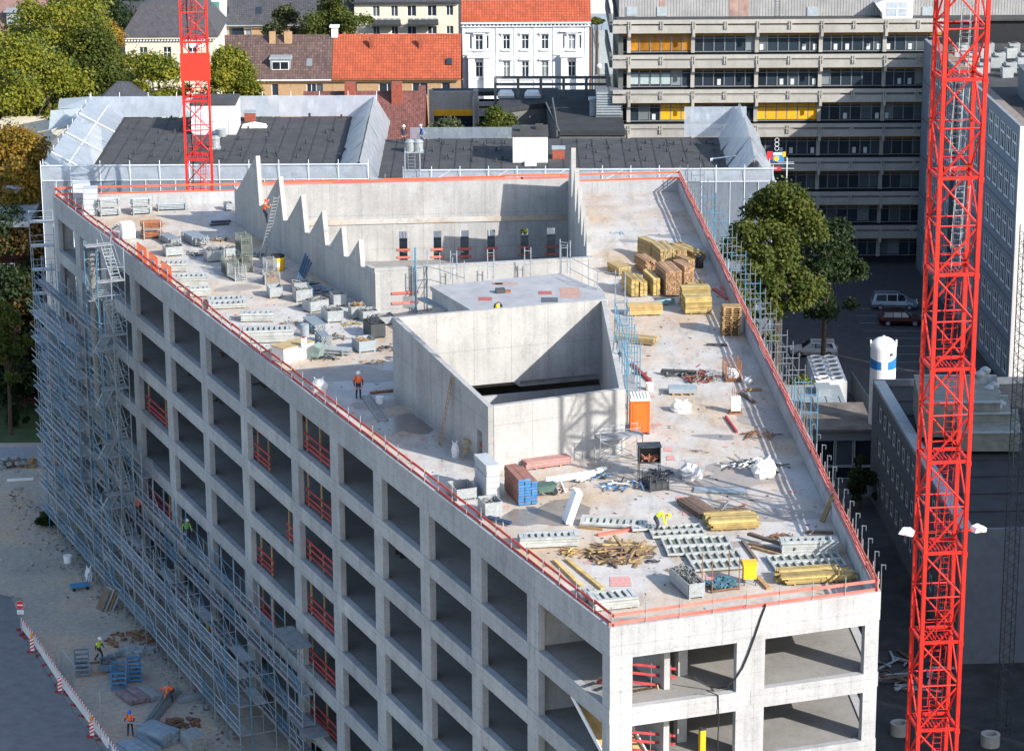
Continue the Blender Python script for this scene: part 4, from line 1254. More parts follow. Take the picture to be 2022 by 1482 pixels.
ob('cornice', MB().box(-0.1, -0.5, zf(46), w + 0.1, -0.002, zf(43)).box(-0.05, -0.3, zf(52.5), w + 0.05, -0.002, zf(51)), hw, m=(M_STUC,))
den = MB().box(0, -0.3, 0, 0.2, -0.004, 0.28).mesh('bracket', M_STUC)
for k in range(34):
    ob('bracket', den, hw, (0.1 + k * (w - 0.3) / 33, 0, zf(51) + 0.03))
qd = MB()
for px in (916, 982, 1018, 1056, 1094, 1158):
    x = m2(px)
    ob('pilaster', MB().box(x - 0.16, -0.08, 0, x + 0.16, -0.004, zf(53)), hw, m=(M_STUC,))
ob('band_course', MB().box(0, -0.14, zf(157.5), w, -0.006, zf(155.5)), hw, m=(M_STUC,))
zr2 = PY(1000, 1, YW + 2.3).z
roof_plane(hw, -0.1, w + 0.1, -0.5, zf(43) + 0.02, 2.3, zr2, M_TILEO)
roof_plane(hw, -0.1, w + 0.1, 2.32, zr2 + 0.02, 8, zr2 + 2.5, mat('pink_gravel_roof', (0.30, 0.17, 0.14), 0.9, 0.15))
ob('downpipe', MB().tube((w + 0.12, -0.1, 0), (w + 0.12, -0.1, zt), 0.09, 6), hw, m=(M_RUST,))

# cream apartment house behind, with balconies
YC = 372.0
q0, q1 = PY(700, 40, YC), PY(905, 40, YC)
ca = thing('apartment_house', 'cream apartment house with dark balconies behind the orange roof', 'apartment house', (q0.x, YC, 0))
w = q1.x - q0.x
m2 = lambda px: PY(px, 40, YC).x - q0.x
zf = lambda py: PY(800, py, YC).z
hs = []
for px, ww in ((743, 7), (779, 7), (813, 9), (853, 9), (888, 7)):
    for ya, yb in ((11, 33 if px < 880 else 32), (52, 68)):
        hs.append((m2(px - ww), zf(yb) , m2(px + ww), zf(ya)))
ob('wall', walls_with_holes(w, zf(6), 0.35, hs), ca, m=(M_CREAM,))
for q in hs:
    window(ca, q[0], 0.1, q[1], q[2] - q[0], q[3] - q[1], 2, ())
ob('roof', MB().box(-0.3, -0.6, zf(6) + 0.002, w + 0.3, 10, zf(3.5)), ca, m=(M_TILEG,))
roof_plane(ca, 0, w, -0.3, zf(3.5) + 0.02, 6, zf(3.5) + 7, M_TILEG)
for px in (762, 836):
    x = m2(px)
    ob('balcony', MB().box(x - 2.0, -1.5, zf(47), x + 2.0, -0.002, zf(45)).box(x - 2.0, -1.55, zf(45) + 0.002, x + 2.0, -1.48, zf(35)), ca, m=(M_DARK,))
    for k in range(5):
        ob('planter', MB().box(x - 1.9 + k * 0.8, -1.45, zf(35), x - 1.3 + k * 0.8, -1.2, zf(33)), ca, m=(M_ZINC,))
ob('side_wall', MB().box(0, 0.4, 0, 0.3, 10, zf(6)), ca, m=(M_CREAM,))

# slate-roofed house
YG_ = 372.0
q0, q1 = PY(436, 30, YG_), PY(700, 30, YG_)
sh = thing('slate_house', 'tan brick house under a wide dark slate roof', 'house', (q0.x, YG_, 0))
w = q1.x - q0.x
ze2 = PY(500, 47, YG_).z
roof_plane(sh, 0, w, -0.6, ze2, 8, ze2 + 10, M_TILEG)
ob('wall', walls_with_holes(w, ze2 - 0.1, 0.4, [(1.0, ze2 - 2.3, 3.0, ze2 - 0.5), (3.1, ze2 - 2.3, 4.0, ze2 - 0.5)]), sh, m=(M_BRICK,))
window(sh, 1.0, 0.1, ze2 - 2.3, 2.0, 1.8, 1, (), M_FRAME)
window(sh, 3.1, 0.1, ze2 - 2.3, 0.9, 1.8, 1, ())
ob('gutter', MB().box(0, -0.75, ze2 - 0.2, w, -0.62, ze2 - 0.05), sh, m=(M_ZINC,))
for px, py in ((447, 20), (511, 20), (578, 22)):
    p = PY(px, py, YG_ + 1.2)
    ob('skylight', MB().box(-0.4, -0.06, -0.55, 0.4, 0.06, 0.55), sh, (p.x - q0.x, 0.85, p.z), m=(M_GLASS,), rot=(-math.radians(40), 0, 0))

# villa with hipped slate roof, left
YV = 330.0
q0, q1 = PY(247, 90, YV), PY(425, 90, YV)
vi = thing('villa', 'cream villa with dark hipped slate roof behind trees', 'villa', (q0.x, YV, 0))
w = q1.x - q0.x
zf = lambda py: PY(300, py, YV).z
hs = [(PY(px - 8, 100, YV).x - q0.x, zf(125), PY(px + 8, 100, YV).x - q0.x, zf(93)) for px in (283, 330, 380)]
ob('wall', walls_with_holes(w, zf(72), 0.4, hs), vi, m=(M_CREAM,))
for q in hs:
    window(vi, q[0], 0.12, q[1], q[2] - q[0], q[3] - q[1], 2, (0.65,))
for x_ in (0, w - 0.35):
    ob('side_wall', MB().box(x_, 0.42, 0, x_ + 0.35, 11, zf(72)), vi, m=(M_CREAM,))
ob('cornice', MB().box(-0.35, -0.45, zf(76), w + 0.35, -0.002, zf(72)), vi, m=(M_CREAM,))
for k in range(30):
    ob('bracket', den, vi, (0.05 + k * (w - 0.3) / 29, 0.0, zf(76) - 0.29))
z0 = zf(72) + 0.02
hp = [(-0.5, -0.6, z0), (w + 0.5, -0.6, z0), (w + 0.5, 11.5, z0), (-0.5, 11.5, z0), (1.8, 2.6, z0 + 3.4), (w - 1.8, 2.6, z0 + 3.4), (w - 1.8, 8.4, z0 + 3.4), (1.8, 8.4, z0 + 3.4), (4.5, 4.8, z0 + 4.4), (w - 4, 4.8, z0 + 4.4), (w - 4, 6.4, z0 + 4.4), (4.5, 6.4, z0 + 4.4)]
ob('roof', MB().add(hp, [(0, 1, 5, 4), (1, 2, 6, 5), (2, 3, 7, 6), (3, 0, 4, 7), (4, 5, 9, 8), (5, 6, 10, 9), (6, 7, 11, 10), (7, 4, 8, 11), (8, 9, 10, 11), (0, 3, 2, 1)]), vi, m=(mat('villa_slate', (0.062, 0.06, 0.066), 0.75, 0.25, 2.5),))
p = PY(315, 36, YV + 2.5)
ob('chimney', MB().box(p.x - q0.x - 0.35, 2.2, p.z - 1.0, p.x - q0.x + 0.35, 2.9, p.z + 0.8), vi, m=(M_REDB,))
p = PY(344, 52, YV + 1.0)
ob('skylight', MB().box(-0.3, -0.08, -0.35, 0.3, 0.05, 0.35), vi, (p.x - q0.x, 1.0, p.z), m=(M_GLASS,), rot=(-0.75, 0, 0))
# slate roof with zinc dormers left of the sheeted building
bl = thing('slate_roofed_house', 'house with slate roof and zinc dormers behind the sheeted corner', 'house', (0, 0, 0))
a, b, c = PY(232, 160, 285), PY(330, 200, 285), PY(95, 250, 272)
a2, c2 = PY(228, 195, 272), PY(175, 215, 266)
ob('roof', MB().add([a, b, PY(180, 215, 276), PY(165, 222, 276)], [(0, 3, 2, 1)]).add([a, PY(165, 222, 276), PY(92, 285, 268)], [(0, 2, 1)]).add([a, b, (b.x, 300, b.z - 4), (a.x, 305, a.z - 4)], [(0, 1, 2, 3)]), bl, m=(M_TILEG,))
d1, d2 = PY(118, 222, 268), PY(184, 191, 280)
ob('dormer', MB().add([PY(96, 258, 266), PY(100, 218, 270), PY(166, 213, 276), PY(170, 232, 272)], [(0, 1, 2, 3)]).add([PY(114, 215, 272), PY(117, 195, 278), PY(186, 190, 283), PY(160, 214, 276)], [(0, 1, 2, 3)]), bl, m=(M_ZINC,))
ob('wall', MB().add([PY(92, 287, 266), PY(168, 225, 274), PY(160, 300, 270), PY(92, 310, 262)], [(0, 1, 2, 3)]), bl, m=(M_CREAM,))
ob('storey_wall', MB().box(-52, 268, 0, -42, 286, 17.5), bl, m=(M_CREAM,))
# house at the far left edge among trees
fl = thing('garden_house', 'house with pinkish tiled roof and dormer among the trees', 'house', (0, 0, 0))
_e = PY(20, 62, 338)
roof_plane(fl, -80, -56, 338, _e.z, 348, _e.z + 8, mat('pink_tiles', (0.20, 0.12, 0.105), 0.8, 0.2, 2))
ob('wall', MB().box(-80, 339, 0, -56.5, 352, _e.z - 0.1), fl, m=(mat('green_render', (0.14, 0.22, 0.15), 0.9, 0.1),))
ob('dormer', MB().box(-60.5, 338.6, _e.z + 0.6, -57.8, 343, _e.z + 2.2).box(-60.8, 338.3, _e.z + 2.202, -57.5, 343.5, _e.z + 2.35), fl, m=(M_ZINC,))
# dark brick house beyond the left scaffold
db = thing('dark_brick_house', 'dark red brick house behind the left scaffold end', 'house', (0, 0, 0))
ob('wall', MB().box(-46.5, 243, 0, -42.6, 256, 16.5), db, m=(mat('dark_red_brick', (0.10, 0.028, 0.03), 0.85, 0.3, 4),))
ob('roof', MB().box(-47, 242.3, 16.502, -42.4, 256.5, 17.0), db, m=(M_ZINC,))
for k in range(3):
    window(db, -45.2, 242.9, 2.5 + 4.3 * k, 1.3, 2.0, 2, (0.65,))
# scaffolded white gable and glimpses between houses
gb = thing('white_gable', 'white gable with green scaffold netting beside slate roof', 'house', (0, 0, 0))
a = PY(415, 45, 365)
ob('wall', MB().box(a.x - 0.5, 365, 0, a.x + 1.4, 380, PY(420, 18, 365).z), gb, m=(M_WHITE,))
ob('netting', MB().box(a.x - 0.3, 364.6, PY(420, 42, 365).z, a.x + 1.3, 364.7, PY(420, 3, 365).z), gb, m=(mat('green_net', (0.08, 0.25, 0.20), 0.8),))
rt = thing('rear_house', 'pale house with garden terrace in the gap beside the office', 'house', (0, 0, 0))
a, b = PY(1166, 22, 375), PY(1200, 22, 375)
ob('wall', MB().box(a.x, 375, 0, b.x + 3, 385, a.z), rt, m=(M_CREAM,))
ob('terrace', MB().box(a.x, 362, 0, b.x + 3, 374.9, PY(1180, 60, 362).z), rt, m=(M_ZINC,))
ob('garden_wall', MB().box(a.x, 352, 0, b.x + 3, 353, PY(1180, 150, 352).z), rt, m=(M_FASD,))
lp = thing('street_lamp', 'lamp with round white globe beside the office end', 'street lamp', (PY(1183, 150, 340).x, 340, 0))
zz = PY(1183, 136, 340).z
ob('post', MB().tube((0, 0, 0), (0, 0, zz), 0.06, 6), lp, m=(M_DARK,))
ob('globe', MB().lathe([(0.02, zz)] + [(0.32 * math.sin(t), zz + 0.32 - 0.32 * math.cos(t)) for t in (0.6, 1.2, 1.8, 2.4)] + [(0.02, zz + 0.64)], 12), lp, m=(M_WHITE,))

# ================================================================ TREES
def leaf_cloud(n, blobs, size, seed):
    """small leaf-clump faces spread through the crown, denser near the surface of overlapping boughs"""
    g = np.random.default_rng(seed)
    b = np.array([q[:3] for q in blobs], float)
    rad = np.array([q[3] for q in blobs], float)
    wgt = rad ** 2
    idx = g.choice(len(b), n, p=wgt / wgt.sum())
    d = g.normal(size=(n, 3))
    d /= np.linalg.norm(d, axis=1)[:, None]
    d[:, 2] = np.where(d[:, 2] < -0.5, -d[:, 2] * 0.5, d[:, 2])
    rr_ = rad[idx] * (g.random(n) ** 0.35) * (1 + 0.16 * g.normal(size=n))
    p = b[idx] + d * rr_[:, None] * np.array([1, 1, 0.85])
    nrm = d * 0.6 + g.normal(size=(n, 3)) * 0.65 + np.array([0, 0, 0.35])
    nrm /= np.linalg.norm(nrm, axis=1)[:, None]
    t = np.cross(nrm, g.normal(size=(n, 3)))
    t /= np.linalg.norm(t, axis=1)[:, None]
    u = np.cross(nrm, t)
    s = size * (0.6 + 0.8 * g.random(n))[:, None]
    v = np.stack([p - t * s - u * s * 0.5, p + t * s * 0.2 - u * s * 0.75, p + t * s + u * s * 0.1, p - t * s * 0.1 + u * s * 0.75], 1).reshape(-1, 3)
    return v
def crown_mesh(n, blobs, size, seed, m):
    v = leaf_cloud(n, blobs, size, seed)
    me = bpy.data.meshes.new('crown')
    k = len(v) // 4
    me.vertices.add(len(v))
    me.vertices.foreach_set('co', v.ravel())
    me.loops.add(len(v))
    me.loops.foreach_set('vertex_index', np.arange(len(v)))
    me.polygons.add(k)
    me.polygons.foreach_set('loop_start', np.arange(0, len(v), 4))
    me.materials.append(m)
    me.update()
    me.validate()
    return me
M_BARK = mat('bark', (0.07, 0.05, 0.035), 0.9, 0.3, 4)
LEAF = {
    'sun': leaf_mat('leaves_yellow_green', (0.11, 0.135, 0.015), (0.17, 0.185, 0.02), (0.25, 0.225, 0.025)),
    'mid': leaf_mat('leaves_green', (0.05, 0.075, 0.014), (0.078, 0.10, 0.018), (0.11, 0.115, 0.02)),
    'aut': leaf_mat('leaves_autumn', (0.13, 0.11, 0.016), (0.24, 0.165, 0.02), (0.25, 0.11, 0.02)),
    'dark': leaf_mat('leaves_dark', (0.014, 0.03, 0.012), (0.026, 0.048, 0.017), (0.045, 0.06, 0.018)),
    'grey': leaf_mat('leaves_grey_green', (0.05, 0.068, 0.03), (0.09, 0.105, 0.05), (0.13, 0.13, 0.06)),
    'rust': leaf_mat('leaves_rust', (0.065, 0.045, 0.016), (0.095, 0.06, 0.018), (0.13, 0.075, 0.02)),
}
def tree(label, base, h, r, kind, seed, n=9000, crown_lo=0.3, size=0.145, name='tree', group='trees round the site', squash=1.0, nb=34, cat='tree'):
    g = random.Random(seed)
    t = thing(name, label, cat, base, 0, group)
    blobs = []
    for k in range(nb):
        a = g.uniform(0, 6.283)
        q = g.random() ** 0.5
        zz = g.uniform(crown_lo + 0.08, 0.93)
        lim = math.sin(math.pi * min(1, (zz - crown_lo + 0.08) / (1.06 - crown_lo)) ** 0.8)
        br = r * g.uniform(0.14, 0.34)
        blobs.append((math.cos(a) * q * (r - br * 0.5) * lim, math.sin(a) * q * (r - br * 0.5) * lim * squash, zz * h, br))
    ob('crown', crown_mesh(int(n * 1.2), blobs, size, seed, LEAF[kind]), t)
    tb = MB()
    tr = max(0.10, h * 0.016)
    tb.tube((0, 0, -0.05), (0.1, 0.05, h * crown_lo), tr, 8, r2=tr * 0.75)
    tb.tube((0.1, 0.05, h * crown_lo), (0, 0, h * 0.82), tr * 0.75, 7, r2=tr * 0.25)
    for k in range(7):
        q = blobs[k]
        z0 = h * g.uniform(crown_lo * 0.85, 0.6)
        tb.tube((0.05, 0.03, z0), (q[0], q[1], q[2]), tr * 0.42, 5, r2=tr * 0.1)
    ob('trunk', tb, t, m=(M_BARK,))
    return t
def at_crown(px, py, Y):
    """ground spot whose vertical passes through a sighted point at distance Y"""
    p = PY(px, py, Y)
    return Vector((p.x, p.y, 0)), p.z
TREES = [
    # label, px, py of crown top, distance, radius, kind, n
    ('tall yellow-green tree with the highest sunlit crown on the left', 125, -80, 302, 9.4, 'sun', 30000),
    ('broad yellow-green tree at the left picture edge above the autumn tree', 20, 62, 286, 8.6, 'sun', 28000),
    ('yellow-green tree with rusty tips in front of the tallest crown', 88, 50, 290, 7.0, 'sun', 20000),
    ('bushy green tree leaning over the slate roof dormers', 170, 40, 296, 6.8, 'mid', 20000),
    ('dark green tree far behind the pink roof', 95, -60, 368, 7.0, 'dark', 9000),
    ('dark tree filling the gap at the top left', 160, -60, 372, 7.0, 'dark', 9000),
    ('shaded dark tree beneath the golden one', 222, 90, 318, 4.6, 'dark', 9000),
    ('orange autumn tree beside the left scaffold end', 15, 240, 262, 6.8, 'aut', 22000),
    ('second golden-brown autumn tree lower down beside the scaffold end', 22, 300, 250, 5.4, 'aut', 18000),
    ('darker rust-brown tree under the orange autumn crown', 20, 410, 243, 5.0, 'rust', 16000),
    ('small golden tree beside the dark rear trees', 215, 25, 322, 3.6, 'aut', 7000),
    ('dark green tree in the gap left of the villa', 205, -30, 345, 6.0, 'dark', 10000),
    ('dark green tree right at the top behind the golden tree', 265, -40, 360, 6.0, 'dark', 8000),
    ('rounded yellow-green tree left of the far crane', 310, 84, 296, 5.2, 'sun', 20000),
    ('rounded yellow-green tree right of the far crane', 450, 82, 296, 5.2, 'sun', 22000),
    ('small green tree at the foot of the brown roof', 505, 150, 306, 2.3, 'mid', 5000),
    ('large grey-green tree in front of the cream apartment house', 670, -35, 358, 6.6, 'mid', 20000),
    ('dull grey-green tree in front of the slate roof', 565, 0, 364, 3.8, 'grey', 15000),
    ('pale bushy tree left of the amber wall behind the roof', 885, 205, 276, 4.2, 'grey', 15000),
    ('olive bushy tree right of the amber wall behind the roof', 990, 192, 277, 4.0, 'mid', 15000),
    ('yellow-green treetop showing above the back guard rail', 1015, 328, 233, 2.6, 'sun', 9000),
]
for i, (lb, px, py, Y, r, kd, n) in enumerate(TREES):
    b_, zt_ = at_crown(px, py, Y)
    tree(lb, b_, max(6, zt_), r, kd, 100 + i, n, 0.32 if zt_ > 15 else 0.25)
# big tree over the car park, partly in the block's shade
b_, zt_ = at_crown(1540, 338, 233)
tree('big green tree with rust-tinged top beside the car park', b_, zt_, 5.2, 'mid', 201, 38000, 0.44, nb=44)
b_, zt_ = at_crown(1478, 415, 226)
tree('lower green tree close behind the right guard rail', b_, zt_, 3.6, 'mid', 202, 18000, 0.42)
b_, zt_ = at_crown(1632, 415, 246)
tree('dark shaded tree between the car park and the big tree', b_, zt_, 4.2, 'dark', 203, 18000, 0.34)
b_, zt_ = at_crown(5, 590, 234)
tree('light green sunlit tree at the left edge above the lawn', b_, zt_, 2.8, 'mid', 204, 9000, 0.3)
for k, (px, py, Y, r) in enumerate(((8, 395, 243, 5.0), (30, 520, 240, 3.6), (25, 690, 240, 4.2))):
    b_, zt_ = at_crown(px, py, Y)
    tree(('dark tree high at the left edge beside the scaffold', 'dark tree close against the scaffold end', 'dark bush on the lawn below the light green tree')[k], b_, max(4, zt_), r, 'dark', 210 + k, 8000, 0.15)
for k, (lb, px, py, Y, r, h, kd) in enumerate((
        ('yellow-green bush beside the white chiller', 1585, 752, 236, 2.6, 4.2, 'sun'), ('low bush behind the white chiller', 1620, 716, 243, 2.0, 3.0, 'mid'),
        ('dark bush in front of the pavilion windows', 1700, 935, 214, 2.0, 4.5, 'dark'), ('small dark shrub on the site edge by the footpath', 36, 880, 236, 1.2, 2.3, 'dark'),
        ('weedy bush at the foot of the left scaffold', 95, 1035, 211, 1.0, 0.9, 'dark'), ('green shrubs on the terrace beside the office', 1178, 40, 362, 1.6, 15.0, 'mid'))):
    q = PY(px, py, Y)
    tree(lb, (q.x, q.y, 0), h, r, kd, 230 + k, 3500, 0.15 if h < 10 else 0.85, 0.16, 'bush', 'bushes round the site', nb=10, cat='bush')
# ================================================================ GUARD RAILS ON THE PARAPETS
post_me = MB().tube((0, 0, -0.35), (0, 0, 1.0), 0.022, 5).box(-0.05, -0.02, -0.35, 0.05, 0.02, 0.02).box(-0.02, -0.02, 0.42, 0.09, 0.02, 0.46).mesh('post', M_STEEL)
board_cache = {}
def board_me(l, m):
    k = (round(l, 1), m.name)
    if k not in board_cache:
        board_cache[k] = MB().box(-0.12, -0.018, -0.075, l + 0.12, 0.018, 0.075).mesh('board', m)
    return board_cache[k]
def guard(i, label, t0, t1, step, m, off, rows=(0.08, 0.56), seed=0, skip=()):
    g = random.Random(seed)
    A = CORN[i]
    az = az_of(CORN[i], CORN[(i + 1) % 4])
    d = dirv(az)
    o = A + d * t0 + Vector((-d.y, d.x, 0)) * off
    root = thing('guard_rail', label, 'guard rail', (o.x, o.y, 25.0), az, 'guard rails round the roof edge')
    n = int(round((t1 - t0) / step))
    st = (t1 - t0) / n
    for k in range(n + 1):
        ob('post', post_me, root, (k * st, 0.0, g.uniform(-0.03, 0.03)), g.uniform(-4, 4))
    for z in rows:
        k = 0
        while k < n:
            l = min(2, n - k) * st
            ob('board', board_me(l, m), root, (k * st, 0.05 + (0.04 if (k // 2) % 2 else 0), z + g.uniform(-0.03, 0.03)), 0, rot=(g.uniform(-0.05, 0.05), g.uniform(-0.012, 0.012), 0))
            k += 2
    return root
M_REDP = mat('red_rail_board', (0.55, 0.07, 0.055), 0.65, 0.2, 1.5, isl=0.3)
M_PINK = mat('faded_red_board', (0.66, 0.16, 0.12), 0.7, 0.2, 1.5, isl=0.3)
guard(0, 'guard rail of bright red boards along the short front edge', 0.1, side_len[0] - 0.1, 1.8, M_PINK, 0.08, seed=1)
guard(1, 'long guard rail of pale red boards along the right edge', 0.1, side_len[1] - 0.1, 1.55, M_PINK, 0.08, (0.08, 0.32, 0.58), seed=2)
guard(2, 'guard rail of orange-red boards along the far edge', 0.2, side_len[2] - 0.2, 2.4, mat('orange_rail_board', (0.70, 0.12, 0.05), 0.65, 0.15, 1.5, isl=0.2), 0.1, seed=3)
guard(3, 'long guard rail of dark red boards along the shaded left edge', 0.3, side_len[3] - 0.1, 1.95, M_REDP, 0.1, (0.08, 0.54), seed=4)
w_ = (bw_b - bw_a).length
sr_ = thing('guard_rail', 'short orange-red rail on the well back wall between the sawtooth walls', 'guard rail', (bw_a.x, bw_a.y + 0.17, 26.85), bw_az, 'guard rails round the roof edge')
for k in range(7):
    ob('board', board_me(3.6, M_PINK), sr_, (0.2 + k * 3.65, 0, 0.09))
# orange mesh panels hooked on the left rail
d_ = dirv(AZ_L)
nl = Vector((-d_.y, d_.x, 0))
pan = MB().box(0, -0.02, 0, 2.2, 0.02, 0.06).box(0, -0.02, 1.04, 2.2, 0.02, 1.1).box(0, -0.02, 0.06, 0.06, 0.02, 1.04).box(2.14, -0.02, 0.06, 2.2, 0.02, 1.04)
for k in range(8):
    pan.box(0.12, -0.015, 0.12 + 0.115 * k, 2.1, 0.015, 0.17 + 0.115 * k)
for k in range(9):
    pan.box(0.2 + 0.22 * k, -0.012, 0.06, 0.25 + 0.22 * k, 0.012, 1.04)
pan = pan.mesh('mesh', M_ORG)
padm = MB().box(0.75, -0.03, 0.42, 1.45, 0.03, 0.7).mesh('plate', M_WHITE)
for k, lb in enumerate(('orange plastic barrier panel nearest the ladder tower on the left rail', 'middle orange plastic barrier panel on the left rail', 'orange plastic barrier panel with the clearest white plate on the left rail')):
    q = C - d_ * (78.5 - k * 2.9) + nl * 0.3
    t = thing('barrier_panel', lb, 'barrier panel', (q.x, q.y, 25.02 - 0.0), AZ_L + (1, -1, 1.5)[k], 'orange panels on the left rail')
    ob('mesh', pan, t)
    ob('plate', padm, t)

# ================================================================ SCAFFOLDS
def scaff_bay_tubes(mb, x0, x1, ys, zs, r=0.03, guard_=True):
    for y in ys:
        for z in zs:
            mb.tube((x0, y, z), (x1, y, z), r, 4)
            if guard_ and y == ys[-1]:
                mb.tube((x0, y, z + 0.5), (x1, y, z + 0.5), r * 0.9, 4)
                mb.tube((x0, y, z + 1.0), (x1, y, z + 1.0), r * 0.9, 4)
o = C
lsc = thing('facade_scaffold', 'tall blue-grey tube scaffold with decks against the shaded left facade', 'scaffold', (C.x, C.y, 0), AZ_L + 180)
# local x runs from the near corner along the facade, local y points outward
BL = 2.57
std_cache = {}
def std(h, m):
    k = (round(h, 1), m.name)
    if k not in std_cache:
        std_cache[k] = MB().tube((0, 0, 0), (0, 0, h), 0.034, 5).mesh('standard', m)
    return std_cache[k]
M_DECK = mat('scaffold_deck', (0.25, 0.26, 0.27), 0.8, 0.25, 3, isl=0.3)
M_TOE = mat('toe_board', (0.20, 0.15, 0.15), 0.8, 0.3, 3, isl=0.4)
deck_me = MB().box(0.02, 0, 0, BL - 0.02, 0.34, 0.05).box(0.02, 0.36, 0, BL - 0.02, 0.7, 0.05).mesh('deck', M_DECK)
toe_me = MB().box(0.02, 0, 0.0, BL - 0.02, 0.03, 0.16).mesh('toe_board', M_TOE)
g = random.Random(11)
tubes = MB()
tubesb = MB()
for k in range(16, 41):
    x = k * BL
    top = 19.2 if x > 81 else (10.6 if x > 72 else 9.3 - (0 if x > 46 else 1.8))
    for y in (0.45, 1.25):
        ob('standard', std(top + (1.0 if y > 1 else 0.3), M_TUBEB if g.random() < 0.3 else M_TUBE), lsc, (x, y, 0))
    if k == 40:
        continue
    lv = 0
    z = 1.6
    while z < top:
        ob('deck', deck_me, lsc, (x, 0.5, z))
        if True:
            ob('toe_board', toe_me, lsc, (x, 1.27, z + 0.05))
        tt = tubesb if g.random() < 0.22 else tubes
        scaff_bay_tubes(tt, x, x + BL, (0.45, 1.25), (z - 0.05,))
        tt.tube((x, 0.45, z - 0.05), (x, 1.25, z - 0.05), 0.024, 4)
        tt.tube((x, 0.47, z + 1.0), (x + BL, 0.47, z + 1.0), 0.02, 4)
        if (k + lv) % 3:
            tt.tube((x + BL / 2, 1.25, z - 0.05), (x + BL / 2, 1.25, z + 2.0), 0.02, 4)
        if (k + lv) % 2 == 0:
            tt.tube((x, 1.3, z), (x + BL, 1.3, z + 2), 0.022, 4)
        if g.random() < 0.35:
            for q in range(8):
                tt.tube((x + q * BL / 8, 1.28, z + 0.1), (x + (q + 1) * BL / 8, 1.28, z + (1.0 if q % 2 == 0 else 0.1)), 0.014, 3)
        z += 2.0
        lv += 1
    # outrigger bay lower down
    if 46 < x < 93:
        for y in (2.9, 3.7):
            ob('standard', std(min(top, 19.6 if x > 81 else 7.0), M_TUBEB if g.random() < 0.3 else M_TUBE), lsc, (x, y, 0))
        z = 1.6
        while z < min(top, 18.6 if x > 81 else 6.2):
            ob('deck', deck_me, lsc, (x, 2.95, z - 0.3))
            if (k + int(z)) % 3 == 0:
                ob('deck', deck_me, lsc, (x, 1.9, z - 0.3))
            scaff_bay_tubes(tubes if g.random() < 0.75 else tubesb, x, x + BL, (2.9, 3.7), (z - 0.35,))
            tubes.tube((x, 1.25, z - 0.35), (x, 3.7, z - 0.35), 0.03, 4)
            if k % 2:
                tubes.tube((x, 3.72, z), (x + BL, 3.72, z + 2), 0.024, 4)
            z += 2.0
ob('guard_tube', tubes, lsc, m=(M_TUBE,), kind='stuff')
ob('guard_tube', tubesb, lsc, m=(M_TUBEB,), kind='stuff')
# stair tower
twr = thing('stair_tower', 'scaffold stair tower rising past the roof edge on the left facade', 'stair tower', (C.x, C.y, 0), AZ_L + 180)
tx0, tx1, ty0, ty1, th = 76.2, 79.4, 1.4, 3.4, 26.4
for x in (tx0, tx1):
    for y in (ty0, 2.4, ty1):
        ob('standard', std(th, M_TUBEB if y == ty1 else M_TUBE), twr, (x, y, 0))
fl = MB()
for s in (0, 0.7):
    fl.bar((0, s, 0), (2.5, s, 2.0), 0.05, 0.14)
for k in range(10):
    fl.box(0.1 + 0.25 * k, 0.0, 0.15 + 0.2 * k, 0.32 + 0.25 * k, 0.7, 0.18 + 0.2 * k)
fl.tube((0, 0.0, 1.0), (2.5, 0.0, 3.0), 0.02, 4).tube((0, 0.7, 1.0), (2.5, 0.7, 3.0), 0.02, 4)
fl = fl.mesh('stair_flight', M_STEEL)
land = MB().box(0, 0, 0, 0.75, 2.0, 0.06).mesh('landing', M_DECK)
rg = MB()
for lv in range(13):
    z = lv * 2.0
    f = ob('stair_flight', fl, twr, (tx0 + 0.4 if lv % 2 == 0 else tx1 - 0.4, 1.55 if lv % 2 == 0 else 3.2, z), 0 if lv % 2 == 0 else 180)
    ob('landing', land, twr, ((tx1 - 0.6) if lv % 2 == 0 else tx0 - 0.1, ty0, z + 2.0))
    for y in (ty0, ty1):
        for h in (0.5, 1.0):
            rg.tube((tx0, y, z + h), (tx1, y, z + h), 0.022, 4)
        rg.tube((tx0, y, z), (tx1, y, z + 2), 0.022, 4) if lv % 2 else rg.tube((tx1, y, z), (tx0, y, z + 2), 0.022, 4)
    for x in (tx0, tx1):
        rg.tube((x, ty0, z + 1), (x, ty1, z + 1), 0.022, 4)
ob('guard_tube', rg, twr, m=(M_TUBE,), kind='stuff')
chute = MB()
for k in range(14):
    chute.tube((tx1 + 1.0, 2.6, 25.2 - k * 0.85), (tx1 + 1.0, 2.6, 24.3 - k * 0.85), 0.30, 8, r2=0.22)
solo('rubbish_chute', chute, mat('chute_canvas', (0.20, 0.20, 0.19), 0.85, 0.2), 'grey tapered rubbish chute hanging beside the stair tower', 'rubbish chute', (C.x, C.y, 0), AZ_L + 180)['kind'] = 'thing'
# thin scaffold at the far left end with decks
end = thing('end_scaffold', 'narrow scaffold of steel decks closing the far left end', 'scaffold', (L.x - 2.8, L.y + 4.5, 0), 10)
for x in (0, 1.9):
    for y in (0, 0.75):
        ob('standard', std(22.5, M_TUBE), end, (x, y, 0))
dm_ = MB().box(0, 0.0, 0, 1.9, 0.75, 0.12).mesh('deck', M_STEEL)
eg = MB()
for k in range(11):
    ob('deck', dm_, end, (0, 0, 1.6 + 2 * k))
    for h in (0.5, 1.0):
        eg.tube((0, 0, 1.6 + 2 * k + h), (1.9, 0, 1.6 + 2 * k + h), 0.022, 4)
ob('guard_tube', eg, end, m=(M_TUBE,), kind='stuff')
